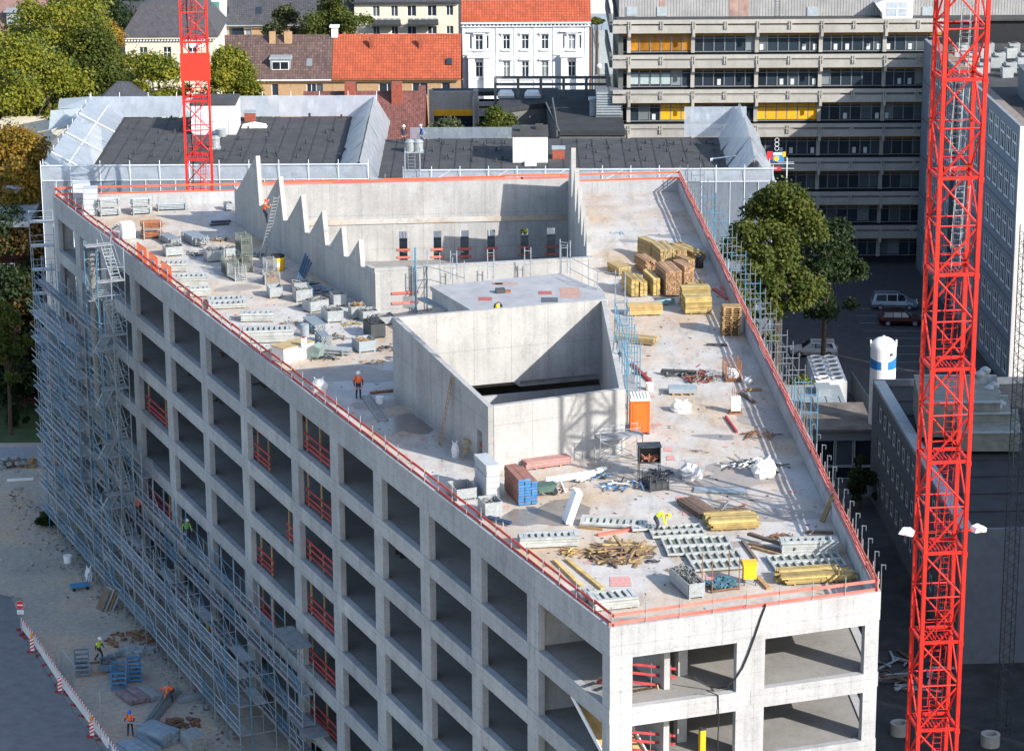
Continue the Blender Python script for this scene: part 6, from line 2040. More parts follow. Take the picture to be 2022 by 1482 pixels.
# timber
def timber(label, a, b, ln, nx, nz, m, across=False, bh=None, group='timber stacks on the right', name='timber_stack', z0=0.1, jit=0.04, cat='timber stack', skew=0.0):
    o, az, w = front(a, b)
    t = thing(name, label, cat, o, az, group)
    if not across:
        bw = w / nx
        bh = bh or bw
        me = memo(('plank', round(bw, 3), ln, bh, m.name), lambda: MB().box(0, 0, 0, bw * 0.86, ln, bh * 0.9), m)
        for k in range(nz):
            for i in range(nx):
                ob('plank', me, t, (i * bw + skew * k, g5.uniform(-jit, jit), z0 + k * bh), g5.uniform(-0.6, 0.6))
    else:
        bw = ln / nx
        bh = bh or bw
        me = memo(('plank', 'x', round(w, 2), round(bw, 3), bh, m.name), lambda: MB().box(0, 0, 0, w, bw * 0.9, bh * 0.88), m)
        for k in range(nz):
            for i in range(nx):
                ob('plank', me, t, (g5.uniform(-jit, jit), i * bw, z0 + k * bh), g5.uniform(-0.4, 0.4))
    if z0 > 0.05:
        for q in (0.2, 0.75):
            if across:
                ob('bearer', MB().box(w * q, 0, 0, w * q + 0.1, ln, z0 - 0.004), t, m=(M_WOOD,))
            else:
                ob('bearer', MB().box(0, ln * q, 0, w, ln * q + 0.1, z0 - 0.004), t, m=(M_WOOD,))
    return t
M_TAN = mat('tan_beam', (0.36, 0.27, 0.13), 0.75, 0.25, 3, isl=0.35)
M_REDW = mat('red_ended_beam', (0.33, 0.20, 0.11), 0.75, 0.25, 3, isl=0.35)
timber('short stack of tan beams lying slantwise at the left of the timber store', (1222, 546), (1247, 543), 1.9, 8, 4, M_TAN, bh=0.14)
timber('left yellow panel block of the close-set pair', (1247, 588), (1262, 587), 2.6, 2, 11, M_YEL, bh=0.11)
timber('right yellow panel block of the close-set pair', (1264, 587), (1279, 586), 2.4, 2, 9, M_YEL, bh=0.11)
timber('single narrow yellow panel block standing apart', (1290, 586), (1304, 585), 2.6, 2, 11, M_YEL, bh=0.11)
timber('highest brown beam stack with red ends, two bundles high', (1315, 587), (1346, 585), 2.8, 9, 13, M_REDW, bh=0.135)
timber('brown beam stack right of the highest one', (1351, 566), (1370, 564), 2.0, 5, 10, M_REDW, bh=0.14)
timber('square brown beam stack in the second row', (1304, 530), (1335, 528), 2.6, 9, 9, M_TAN, bh=0.145)
timber('loose beam stack under black sheet in the second row', (1274, 544), (1296, 542), 2.2, 6, 7, M_REDW, bh=0.14, jit=0.15)
timber('slim upright beam pile at the back of the timber store', (1285, 514), (1300, 512), 2.0, 4, 9, M_TAN, bh=0.14)
timber('small beam pile near the shadow edge at the back', (1338, 520), (1357, 518), 1.8, 5, 6, M_WOOD, bh=0.14)
timber('narrow plank pile close to the parapet shade', (1358, 544), (1372, 542), 1.9, 3, 7, M_WOOD, bh=0.15)
timber('yellow beams with jumbled ends nearest the right parapet', (1370, 517), (1391, 514), 3.2, 7, 4, M_YEL, bh=0.15, jit=0.4)
timber('wide yellow panel pile with a long upper layer', (1353, 622), (1405, 620), 1.6, 4, 10, M_YEL, True, 0.11)
timber('upper yellow boards pushed back on the wide pile', (1347, 606), (1403, 604), 1.2, 3, 11, M_YEL, True, 0.11)
timber('plank bundle strapped white, in front of the yellow blocks', (1240, 625), (1308, 623), 1.0, 4, 5, mat('fresh_plank', (0.52, 0.35, 0.15), 0.7, 0.2, 3, isl=0.25), True, 0.13)
timber('loose tan boards leaning behind the wide yellow pile', (1368, 578), (1402, 576), 2.2, 8, 2, M_TAN, bh=0.12)
t = timber('strapped bundle of yellow-green ended beams lying slantwise in the sun', (1290, 684), (1313, 680), 3.6, 7, 3, M_TAN, bh=0.13, group='timber stacks on the right')
t.rotation_euler.z += R_(38)
timber('yellow planks with loose boards on top near the front', (1404, 1050), (1498, 1045), 1.7, 9, 4, M_YEL, True, 0.12, 'planks near the front edge', 'plank_stack', jit=0.15)
timber('dark tan beams sticking out behind the yellow planks', (1382, 1026), (1420, 1020), 2.8, 8, 2, M_DARKW, bh=0.13, group='planks near the front edge', name='plank_stack')
timber('long yellow plank pile along the front rail', (1545, 1158), (1660, 1150), 1.4, 9, 5, M_YEL, True, 0.09, 'planks near the front edge', 'plank_stack', jit=0.3)
timber('second layer of yellow planks at the right front corner', (1640, 1152), (1690, 1148), 1.2, 6, 3, M_YEL, True, 0.1, 'planks near the front edge', 'plank_stack', jit=0.2)
timber('pinkish steel beams piled against the tall box foot', (1040, 930), (1128, 918), 1.0, 5, 3, mat('pinkish_beam', (0.36, 0.20, 0.18), 0.6, 0.2, 3, isl=0.3), True, 0.14, 'beam piles', 'beam_pile')
def stick(label, a, b, w, h, m, name='beam', cat='beam', z=0.0, za=0.0, zb=0.0, group=None):
    p, q = P(*a), P(*b)
    mid = (p + q) / 2
    mb = MB().bar(p - mid + Vector((0, 0, z + za + h / 2)), q - mid + Vector((0, 0, z + zb + h / 2)), w, h)
    return solo(name, mb, m, label, cat, mid, 0, group)
for i, (lb, a, b, w, m) in enumerate((
        ('long yellow-brown beam lying near the left rail corner', (1095, 1108), (1150, 1162), 0.2, M_YEL),
        ('second yellow-brown beam parallel to the long one', (1119, 1106), (1190, 1165), 0.22, M_YEL),
        ('short olive beams end by the ramp-like panel stack', (1113, 1084), (1143, 1093), 0.22, M_YEL),
        ('red board lying on the pale floor beside the box scaffold', (1248, 720), (1284, 755), 0.22, M_RED),
        ('red board pointing away from the white rod tub', (1433, 824), (1455, 855), 0.12, M_RED),
        ('weathered reddish board at the shadow line', (1462, 777), (1490, 797), 0.22, M_DARKW),
        ('thin dark board lying across the parapet shadow', (1395, 682), (1436, 683), 0.22, M_DARK),
        ('flat board lying in the parapet shade', (1470, 772), (1504, 771), 0.3, M_WOOD),
        ('rust-brown beam lying at the foot of the box wall', (731, 778), (783, 772), 0.2, M_RUST),
        ('dark beam stub in front of the sawtooth wall', (637, 585), (672, 600), 0.2, M_RUST),
        ('dark long board in the tooth shadow, upper one', (417, 440), (456, 438), 0.3, M_DARK),
        ('dark long board in the tooth shadow, lower one', (415, 446), (452, 443), 0.3, M_DARK),
        ('long brown beam on top of the slanting heap by the parapet', (1478, 1066), (1572, 1096), 0.25, M_DARKW),
        ('second brown beam of the slanting heap', (1481, 1075), (1598, 1102), 0.2, M_DARKW),
        ('thin brown beam under the slanting heap', (1484, 1082), (1560, 1103), 0.15, M_WOOD),
        ('single dark beam left of the slanting heap', (1466, 1070), (1494, 1108), 0.15, M_DARKW),
        ('pale plank on the floor by the four-post rack', (1495, 1140), (1518, 1164), 0.25, M_WOOD),
        ('pink-red board lying on the wet floor', (1180, 1058), (1247, 1047), 0.2, M_PINK),
        ('brown lath behind the tilted white slab', (1142, 1042), (1190, 1047), 0.15, M_WOOD),
        ('red-brown board in the shade of the front right corner', (1590, 1052), (1645, 1053), 0.2, M_DARKW),
        ('faded red plank stack stub by the right parapet', (1410, 572), (1436, 592), 0.3, M_PINK),
        ('second faded red plank by the right parapet', (1424, 568), (1446, 588), 0.25, M_PINK))):
    stick(lb, a, b, w, 0.14, m, z=0.0 if 'top' not in lb else 0.3, group='loose beams and boards')
stick('plank leaning in the corner against the right parapet', (1623, 1030), (1646, 1020), 0.3, 0.08, M_WOOD, zb=1.3, group='loose beams and boards')
# heaps
def heap(label, px, py, rx, ry, n, m, seed, h=0.5, ln=1.6, r=0.09, name='debris_pile', cat='debris pile', z=RZ):
    g = random.Random(seed)
    t = thing(name, label, cat, P(px, py, z), 8)
    for k in range(n):
        q = math.sqrt(g.random())
        a = g.uniform(0, 6.28)
        c = Vector((math.cos(a) * q * rx, math.sin(a) * q * ry, h * (1 - q) * g.uniform(0.3, 1) + 0.06))
        th = g.uniform(0, 6.28)
        l = ln * g.uniform(0.4, 1) / 2
        v = Vector((math.cos(th), math.sin(th), g.uniform(-0.25, 0.25))) * l
        p_, q_ = c - v, c + v
        p_.z = max(p_.z, 0.05)
        q_.z = max(q_.z, 0.05)
        ob('lath' if m is not M_RUST else 'bar', MB().bar(p_, q_, r * g.uniform(0.6, 1.6), r * g.uniform(0.4, 0.9)), t, m=((m if not isinstance(m, tuple) else g.choice(m)),))
    return t
heap('heap of broken brown boards and laths on the front roof', 1225, 1095, 1.7, 1.5, 85, (M_WOOD, M_DARKW, M_WOOD, M_TAN), 5, 0.7, 1.9, 0.11)
heap('bristling heap of red-ended steel props on the right roof', 1385, 750, 0.9, 0.7, 45, (M_RUST, M_DARKW, M_RUST, M_RED, M_STEEL), 6, 1.3, 1.5, 0.06, 'prop_heap', 'prop heap')
heap('heap of white pipes and torn foil before the box', 1232, 960, 1.6, 0.8, 40, (M_WHITE, M_BLUE, M_DARK, M_STEEL), 7, 0.35, 1.0, 0.06)
heap('long heap of steel sections by the white sacks', 1495, 918, 1.8, 0.5, 26, (M_STEEL, M_WHITE, M_DARK), 8, 0.25, 2.6, 0.07)
heap('small heap of yellow-grey couplers in the left clutter', 603, 605, 0.6, 0.4, 30, (M_STEEL, M_WOOD), 9, 0.35, 0.4, 0.06)
heap('clutter of rods and rope at the foot of the sawtooth wall', 625, 578, 1.1, 0.7, 30, (M_DARK, M_BLUE, M_STEEL), 10, 0.5, 1.3, 0.06)
heap('wood chips spread near the box corner', 735, 715, 0.8, 0.5, 24, (M_WOOD, M_TAN), 12, 0.12, 0.4, 0.05)
heap('dark scraps by the worker with the white helmet', 760, 690, 0.9, 0.5, 22, (M_DARK, M_DARKW), 13, 0.2, 0.6, 0.06)
heap('scattered offcuts beside the left crates', 700, 640, 0.8, 0.3, 18, (M_STEEL, M_YEL), 14, 0.2, 0.9, 0.05)
heap('chain-like black rubbish beside the broken boards', 1288, 1110, 0.35, 0.2, 16, (M_DARK,), 15, 0.1, 0.3, 0.05)
heap('thin rods scattered on the dry middle floor', 1385, 892, 0.6, 0.4, 8, (M_DARKW, M_STEEL), 16, 0.03, 0.6, 0.03)
heap('dark cable scraps by the mesh cage', 1262, 740, 0.4, 0.3, 14, (M_DARK,), 17, 0.08, 0.6, 0.04)
# sacks
def sack(label, px, py, w, h, seed, m=None, z=RZ):
    g = random.Random(seed)
    t = thing('sack', label, 'sack', P(px, py, z), g.uniform(-20, 20), 'big white sacks')
    n, k = 14, 7
    vs, fs = [], []
    for j in range(k):
        q = j / (k - 1)
        r = w / 2 * (1.0 + 0.15 * math.sin(q * 3)) * (1 if q < 0.75 else 1 - (q - 0.75) * 2.2)
        for i in range(n):
            a = 6.283 * i / n
            rr_ = r * g.uniform(0.82, 1.14)
            vs.append((math.cos(a) * rr_, math.sin(a) * rr_ * 0.8, q * h * g.uniform(0.85, 1.12) if j else 0))
    for j in range(k - 1):
        for i in range(n):
            fs.append((j * n + i, j * n + (i + 1) % n, (j + 1) * n + (i + 1) % n, (j + 1) * n + i))
    fs.append(tuple(range((k - 1) * n, k * n)))
    ob('bag', MB().add(vs, fs), t, m=(m or M_BAG,))
    lp = MB()
    for s in (-1, 1):
        lp.bar((s * w * 0.25, 0, h * 0.9), (s * w * 0.33, 0.1, h * 1.2), 0.05, 0.02).bar((s * w * 0.33, 0.1, h * 1.2), (s * w * 0.1, 0.05, h * 0.95), 0.05, 0.02)
    ob('loop', lp, t, m=(m or M_BAG,))
    return t
sack('grey-white sack slumped on the damp floor left of the other', 1364, 944, 1.25, 0.85, 1, mat('grey_sack', (0.45, 0.45, 0.46), 0.8, 0.2, 4, bmp=0.4))
sack('bright white sack with a yellow patch by the parapet shadow', 1508, 940, 1.2, 1.0, 2)
sack('torn white sack stuffed with tubes on the sandy floor', 1345, 812, 1.1, 0.65, 3)
sack('white sack inside the rusty mesh cage', 1447, 748, 0.7, 0.6, 4)
sack('white sack by the rail near the standing worker', 630, 772, 0.9, 0.75, 5)
sack('small white sack leaning at the foot of the box wall', 899, 902, 0.4, 0.8, 6)
sack('crumpled white foil beside the mesh cage', 1476, 757, 0.55, 0.4, 7)
# orange portable toilet
q = P(1264, 858)
to = thing('portable_toilet', 'orange portable toilet with white ribbed roof', 'portable toilet', q, 3)
ob('cabin', MB().box(-0.55, 0.03, 0.12, 0.55, 1.15, 2.1).box(-0.57, 0, 0.12, -0.47, 0.029, 2.1).box(0.47, 0, 0.12, 0.57, 0.029, 2.1).box(-0.469, 0, 1.98, 0.469, 0.029, 2.1), to, m=(M_ORG,))
ob('door', MB().box(-0.44, 0.005, 0.18, 0.44, 0.028, 1.95).box(-0.36, -0.008, 0.3, 0.36, 0.004, 1.0).box(-0.36, -0.008, 1.1, 0.36, 0.004, 1.8), to, m=(M_ORG,))
rf = MB().box(-0.6, -0.04, 2.102, 0.6, 1.2, 2.2)
for k in range(6):
    rf.box(-0.52 + k * 0.19, 0, 2.2, -0.42 + k * 0.19, 1.16, 2.32)
ob('roof', rf, to, m=(M_WHITE,))
ob('skid', MB().box(-0.55, 0, 0, -0.4, 1.15, 0.118).box(0.4, 0, 0, 0.55, 1.15, 0.118), to, m=(M_DARK,))
# dark site box on a stand
q = P(1283, 948)
sb = thing('tool_box_stand', 'dark open tool cupboard raised on a thin steel stand', 'tool cupboard', q, 4)
bx = MB().box(-0.62, 0.75, 1.0, 0.62, 0.8, 1.95).box(-0.62, 0, 1.0, 0.62, 0.8, 1.05).box(-0.66, -0.1, 1.952, 0.66, 0.85, 2.0).box(-0.62, 0, 1.05, -0.57, 0.75, 1.95).box(0.57, 0, 1.05, 0.62, 0.75, 1.95)
ob('cupboard', bx, sb, m=(M_DARK,))
ob('shelf_goods', scrap(1.1, 0.6, 0.15, 16, 0.07, 3), sb, (-0.55, 0.06, 1.1), m=(mat('shelf_goods', (0.35, 0.15, 0.10), 0.7, 0.5, 6, isl=0.5),), kind='stuff')
for x in (-0.58, 0.58):
    for y in (0.05, 0.75):
        ob('leg', MB().tube((x, y, 0), (x, y, 0.998), 0.025, 5), sb, m=(M_DARK,))
# dark trolley of tubes
tr_ = cage('dark trolley loaded with tubes in front of the tool cupboard', (1284, 972), (1320, 968), 1.3, 0.9, 1, M_DARK, M_DARK, 0.3, None)
# rack with four rusty posts, yellow cabinet
o, az, w = front((1405, 1172), (1462, 1164))
rk = thing('post_rack', 'low rack with four rusty corner posts holding blue netting', 'rack', o, az)
for x in (0.05, w - 0.05):
    for y in (0.05, 1.3):
        ob('post', MB().tube((x, y, 0), (x, y, 1.75), 0.03, 5), rk, m=(M_RUST,))
ob('base', MB().box(0, 0, 0.1, w, 0.06, 0.16).box(0, 1.28, 0.1, w, 1.34, 0.16).box(0, 0.06, 0.1, 0.06, 1.28, 0.16).box(w - 0.06, 0.06, 0.1, w, 1.28, 0.16), rk, m=(M_RUST,))
ob('netting', scrap(w, 1.2, 0.28, 60, 0.09, 31, 0.9), rk, m=(mat('blue_netting', (0.06, 0.14, 0.18), 0.9, 0.3),), kind='stuff')
yc = thing('power_cabinet', 'yellow power cabinet on thin black legs', 'power cabinet', P(1481, 1156), 6)
ob('cabinet', MB().box(-0.33, 0, 0.35, 0.33, 0.5, 1.15), yc, m=(M_YPLA,))
ob('lid', MB().box(-0.37, -0.04, 1.152, 0.37, 0.54, 1.24), yc, m=(M_YPLA,))
for x in (-0.3, 0.3):
    for y in (0.03, 0.47):
        ob('leg', MB().bar((x, y, 0), (x, y, 0.348), 0.04), yc, m=(M_BLACK,))
# yellow bin with black top by the sawtooth wall
yb = thing('yellow_bin', 'yellow round bin with black lid in the sawtooth wall shade', 'bin', P(549, 533), 0)
ob('bin', MB().lathe([(0.42, 0), (0.5, 0.15), (0.52, 0.9), (0.46, 1.0)], 16), yb, m=(M_YPLA,))
ob('lid', MB().lathe([(0.5, 1.002), (0.5, 1.12), (0.2, 1.2)], 16), yb, m=(M_BLACK,))
ob('label_patch', MB().box(-0.18, -0.54, 0.35, 0.18, -0.525, 0.7), yb, m=(M_WHITE,))
# leaning blue tubes
for k in range(4):
    p_ = P(583 + k * 4, 563)
    solo('steel_tube', MB().tube((0, 0, 0.05), (0.7, 1.2 - 0.2 * k, 2.0 - 0.15 * k), 0.09, 7), mat('dark_blue_tube', (0.05, 0.09, 0.15), 0.4, 0.2), ('leftmost', 'second', 'third', 'rightmost')[k] + ' dark blue tube leaning in a bunch by the sawtooth wall', 'steel tube', p_, 0, 'leaning dark blue tubes')
# white block with wooden top, barrow, tub of rods
o, az, w = front((561, 718), (621, 703))
wb = thing('white_chest', 'white low chest with a plywood top near the left rail', 'chest', o, az)
ob('chest', MB().box(0, 0, 0, w, 1.3, 0.95), wb, m=(M_WHITE,))
ob('lid', MB().box(-0.05, -0.05, 0.952, w + 0.05, 1.35, 1.0), wb, m=(M_PLY,))
jc = thing('canister', 'white canister with red cap standing on the plywood lid', 'canister', o + Vector((w * 0.5, 0.75, 1.0)), 10)
ob('body', MB().box(-0.18, -0.13, 0, 0.18, 0.13, 0.5), jc, m=(M_WHITE,))
ob('cap', MB().lathe([(0.1, 0.502), (0.1, 0.6)], 10), jc, m=(M_RED,))
bw = thing('tipping_skip', 'grey-green tipping skip lying on its side by the white chest', 'skip', P(612, 708), -25)
ob('tub', MB().profile([(-0.6, 0.1), (0.55, 0.0), (0.75, 0.75), (0.2, 0.95), (-0.3, 0.6)], 0, 0.8), bw, m=(mat('skip_green', (0.20, 0.26, 0.23), 0.6, 0.25, 3),))
ob('handle', MB().tube((0.6, 0.1, 0.1), (1.25, -0.1, 0.15), 0.03, 5).tube((0.6, 0.7, 0.1), (1.25, 0.5, 0.15), 0.03, 5), bw, m=(M_DARK,))
wc = thing('wheelbarrow', 'dark green wheelbarrow by the blue-edged panels', 'wheelbarrow', P(1073, 980), 20)
ob('tray', MB().profile([(-0.35, 0.35), (0.45, 0.35), (0.7, 0.75), (-0.5, 0.7)], -0.35, 0.35), wc, m=(mat('barrow_green', (0.06, 0.11, 0.09), 0.6, 0.2),))
ob('wheel', MB().tube((0.65, -0.05, 0.2), (0.65, 0.05, 0.2), 0.2, 12), wc, m=(M_BLACK,))
ob('handle', MB().tube((0.65, -0.2, 0.22), (-0.95, -0.3, 0.55), 0.025, 5).tube((0.65, 0.2, 0.22), (-0.95, 0.3, 0.55), 0.025, 5), wc, m=(M_DARK,))
dk_ = crate('dark skip heaped with black scrap near the box corner', (732, 670), (761, 667), 1.6, 1.0, 1.05, M_DARK, None, M_DARK, 40)
bk = crate('timber-lined skip of offcuts by the loose props', (709, 698), (742, 694), 1.3, 0.8, 0.9, M_ZINC, None, M_WOOD, 40)
rd = thing('rod_tub', 'white tub of upright rods on a red frame', 'tub', P(1453, 818), 0)
ob('tub', MB().box(-0.28, 0.05, 0.2, 0.28, 0.5, 1.05), rd, m=(M_WHITE,))
ob('frame', MB().box(-0.4, 0, 0, 0.4, 0.06, 0.12).box(-0.4, 0.49, 0, 0.4, 0.55, 0.12).box(-0.34, 0.06, 0.05, -0.26, 0.49, 0.19).box(0.26, 0.06, 0.05, 0.34, 0.49, 0.19), rd, m=(M_RUST,))
for k in range(4):
    ob('rod', MB().tube((-0.2 + 0.13 * k, 0.3, 0.9), (-0.2 + 0.13 * k, 0.3, 1.6), 0.02, 4), rd, m=(M_RUST,))
# tilted white slab
ws = thing('tilted_slab', 'thick white board tilted on edge on the wet floor', 'slab', P(1135, 1036), 12)
ob('board', MB().profile([(-0.5, 0.1), (-0.15, 0.0), (0.45, 1.75), (0.1, 1.85)], 0, 0.9), ws, m=(M_WHITE,))
gb_ = thing('grey_board', 'long flat grey sheet lying on the front roof', 'sheet', P(1424, 970), -8)
ob('sheet', MB().box(-1.5, -0.4, 0.05, 1.4, 0.4, 0.11), gb_, m=(M_ZINC,))
# pallets
pal = MB()
for k in range(7):
    pal.box(0, k * 0.165, 0.12, 1.2, k * 0.165 + 0.12, 0.145)
for x in (0, 0.53, 1.06):
    for y in (0, 0.49, 0.98):
        pal.box(x, y, 0.022, x + 0.14, y + 0.12, 0.098)
    pal.box(x, 0, 0.098, x + 0.14, 1.11, 0.12)
    pal.box(x, 0, 0, x + 0.14, 1.11, 0.022)
pal = pal.mesh('pallet', M_WOOD)
q = P(1427, 664)
for k in range(13):
    solo_ = ob('pallet', pal, None, q + Vector((g5.uniform(-0.04, 0.04), g5.uniform(-0.04, 0.04), 0.15 * k)), 4 + g5.uniform(-2, 2), label=('lowest', 'second lowest', 'third lowest', 'fourth lowest', 'fifth lowest', 'sixth lowest', 'middle', 'sixth from top', 'fifth from top', 'fourth from top', 'third from top', 'second from top', 'topmost')[k] + ' wooden pallet in the tall stack by the right parapet', category='pallet', group='stacked wooden pallets')
pg_ = thing('pallet', 'single pallet carrying flat grey sheets on the right roof', 'pallet', P(1321, 781), 0, 'stacked wooden pallets')
ob('deck', pal, pg_, (0.2, 0, 0))
ob('sheet', MB().box(0, 0, 0.15, 1.75, 1.0, 0.42), pg_, m=(M_ZINC,))
# buckets and drums
buck = MB().lathe([(0.2, 0), (0.24, 0.42)], 14).mesh('bucket', M_WHITE)
for lb, px, py in (('white bucket beside the lying ladder', 750, 797), ('white bucket standing by the rack of props', 1283, 770)):
    solo_ = ob('bucket', buck, None, P(px, py), 0, label=lb, category='bucket')
    solo_.scale = (1.1, 1.1, 1.1)
ob('drum', MB().lathe([(0.29, 0), (0.29, 0.85)], 16), None, P(1381, 528), 0, m=(M_BLACK,), label='black drum standing in the parapet shade', category='drum')
ob('drum', MB().lathe([(0.29, 0), (0.29, 0.85)], 16), None, P(602, 664), 0, m=(M_ZINC,), label='grey drum in the shade of the prop bundle', category='drum')
# ladders
def ladder(label, a, b, za, zb, w=0.42, m=None, z0=RZ):
    p, q = P(*a, za), P(*b, zb)
    t = thing('ladder', label, 'ladder', p, 0, 'ladders')
    d = q - p
    s = d.cross(Vector((0, 0, 1)))
    if abs(d.normalized().z) > 0.8:
        s = Vector((d.y, -d.x, 0)) if Vector((d.x, d.y)).length > 0.4 else Vector((1, 0, 0))
    s = s.normalized() * (w / 2)
    for k in (-1, 1):
        ob('rail', MB().bar(s * k, d + s * k, 0.045, 0.09), t, m=(m or M_STEEL,))
    n = int(d.length / 0.3)
    for i in range(n):
        c = d * ((i + 0.5) / n)
        ob('rung', MB().bar(c - s, c + s, 0.035, 0.035), t, m=(m or M_STEEL,))
    return t
ladder('ladder leaning on the shaded wall of the tall box', (868, 880), (893, 742), 24.0, 28.2, m=M_WOOD)
ladder('ladder leaning on the sawtooth wall below the climbing worker', (518, 508), (546, 388), 24.0, 29.1)
ladder('aluminium ladder lying flat beside the standing worker', (722, 779), (757, 829), 24.06, 24.06, 0.6)
tre = thing('trestle', 'small wooden step trestle at the foot of the box wall', 'trestle', P(912, 908), 30)
for y in (0, 0.6):
    ob('leg', MB().bar((0, y, 0), (0.45, y, 1.1), 0.06, 0.04).bar((0.9, y, 0), (0.5, y, 1.1), 0.06, 0.04), tre, m=(M_PLY,))
ob('tread', MB().box(0.3, -0.03, 0.45, 0.62, 0.63, 0.5).box(0.35, -0.03, 1.0, 0.62, 0.63, 1.05), tre, m=(M_PLY,))
# red boards nailed over openings of the well, the box door
def guard_boards(label, pts, zs, m=None, w=0.17):
    t = thing('guard_boards', label, 'guard boards', pts[0])
    a, b = (Vector(p) for p in pts)
    for z in zs:
        ob('board', MB().bar(Vector((0, 0, z)), b - a + Vector((0, 0, z)), 0.03, w), t, m=(m or M_PINK,))
    return t
nb_ = Vector((math.sin(R_(bw_az)), -math.cos(R_(bw_az)), 0))
for k, h in enumerate(SLOTS):
    d_b = dirv(bw_az)
    a = bw_a + d_b * (h[0] - 0.2) + nb_ * 0.05
    b = bw_a + d_b * (h[2] + 0.2) + nb_ * 0.05
    a.z = b.z = h[1]
    guard_boards(('red boards across the first slot window from the left sawtooth', 'red boards across the second slot window', 'red boards across the third slot window', 'red boards across the shaded slot window at the shadow edge', 'red boards across the fifth slot window', 'red boards across the last slot window by the right sawtooth')[k], (a, b), (0.35, 0.95))
df = dirv(fw_az)
nf_ = Vector((math.sin(R_(fw_az)), -math.cos(R_(fw_az)), 0))
a, b = SAW_A + df * (FSLOT[0] - 0.75) + nf_ * 0.1, SAW_A + df * (FSLOT[2] + 0.15) + nf_ * 0.1
a.z = b.z = FSLOT[1]
guard_boards('red boards across the low window in the well front wall', (a, b), (0.45, 1.15))
a, b = K1 + (K2 - K1).normalized() * 0.5, K1 + (K2 - K1).normalized() * 2.6
off = Vector((-0.94, -0.37, 0)) * 0.12
a, b = a + off, b + off
a.z = b.z = 24.0
guard_boards('red boards across the narrow door of the tall box', (a, b), (0.55, 1.1), M_RED)
# painted and wet patches on the slab belong to the building
def blob(px, py, rx, ry, seed, z=24.004, n=26, rot=0):
    g = random.Random(seed)
    c = P(px, py)
    ph = [g.uniform(0, 6.28) for _ in range(4)]
    vs = []
    for i in range(n):
        a = 6.283 * i / n
        r = 1 + 0.22 * math.sin(2 * a + ph[0]) + 0.16 * math.sin(3 * a + ph[1]) + 0.10 * math.sin(5 * a + ph[2]) + 0.06 * math.sin(9 * a + ph[3])
        x, y = math.cos(a) * rx * r, math.sin(a) * ry * r
        vs.append((c.x + x * math.cos(rot) - y * math.sin(rot), c.y + x * math.sin(rot) + y * math.cos(rot), z))
    return MB().add(vs, [tuple(range(n))])
M_WET = mat('wet_concrete', (0.20, 0.175, 0.15), 0.3, 0.15, 1.5, spec=0.5)
M_DAMP = mat('damp_concrete', (0.30, 0.265, 0.235), 0.55, 0.12, 1.0)
for i, (px, py, rx, ry, m) in enumerate(((1415, 862, 1.1, 0.55, M_WET), (1242, 476, 0.7, 0.5, M_WET), (1320, 466, 1.6, 0.5, M_WET), (1085, 1015, 2.2, 2.0, M_WET), (1170, 1030, 1.4, 1.0, M_DAMP), (800, 838, 1.6, 2.2, M_WET),
        (1455, 940, 2.8, 2.2, M_DAMP), (1340, 940, 1.6, 1.0, M_DAMP), (1530, 1015, 2.6, 1.0, M_DAMP), (470, 568, 1.4, 0.9, M_DAMP), (610, 655, 1.0, 0.8, M_DAMP), (690, 740, 3.2, 2.0, M_DAMP),
        (1440, 1075, 1.4, 0.6, M_DAMP), (1520, 830, 2.0, 2.6, M_DAMP), (1230, 1225, 1.2, 0.4, M_DAMP), (740, 800, 1.3, 1.0, M_DAMP))):
    ob('wet_patch', blob(px, py, rx, ry, 40 + i, 24.004 + 0.0007 * i), shell, m=(m,))
M_PAINTR = mat('faded_red_spray', (0.52, 0.27, 0.24), 0.85, 0.2, 6)
for i, (px, py, w, d) in enumerate(((1282, 767, 0.5, 0.9), (1286, 783, 0.4, 0.5), (1298, 838, 0.6, 0.5), (1319, 887, 0.5, 0.8), (1324, 904, 0.5, 0.9), (1345, 985, 0.6, 0.9), (1432, 882, 0.35, 0.3), (1358, 1013, 0.6, 0.8), (1225, 1148, 1.1, 1.4), (1402, 1140, 0.5, 0.8), (1160, 1110, 0.4, 0.4), (1565, 970, 0.4, 0.4))):
    c = P(px, py, 24)
    ob('paint_mark', MB().add([(c.x - w / 2, c.y - d / 2, 24.022), (c.x + w / 2, c.y - d / 2 + 0.05, 24.022), (c.x + w / 2 - 0.05, c.y + d / 2, 24.022), (c.x - w / 2 + 0.04, c.y + d / 2 - 0.06, 24.022)], [(0, 1, 2, 3)]), shell, m=(M_PAINTR,))
sc_ = MB()
g = random.Random(8)
for k in range(10):
    a, b = P(1203 + 3 * k, 460 + g.uniform(-3, 2), 24.02), P(1203 + 3 * k + g.uniform(0, 5), 460 + g.uniform(-2, 4), 24.02)
    sc_.bar(a, b, 0.09, 0.004)
ob('paint_mark', sc_, shell, m=(mat('blue_spray', (0.12, 0.26, 0.38), 0.8),))
for px, py, w, d, c in ((948, 0, 0, 0, 0),):
    pass
M_DECKM = {'r': mat('deck_red_patch', (0.34, 0.10, 0.09), 0.7, 0.2, 5), 'k': mat('deck_dark_patch', (0.08, 0.09, 0.10), 0.6, 0.2), 'o': mat('deck_tan_patch', (0.38, 0.24, 0.19), 0.8, 0.2)}
for px, py, w, d, c in ((958, 590, 0.9, 0.9, 'r'), (1076, 578, 0.9, 0.9, 'r'), (1085, 592, 1.1, 1.2, 'k'), (1125, 578, 1.3, 2.6, 'o'), (1000, 560, 1.5, 0.6, 'o'), (982, 560, 0.7, 0.4, 'r')):
    c_ = P(px, py, 27)
    ob('paint_mark', MB().box(c_.x - w / 2, c_.y - d / 2, 27.002, c_.x + w / 2, c_.y + d / 2, 27.006), shell, m=(M_DECKM[c],))
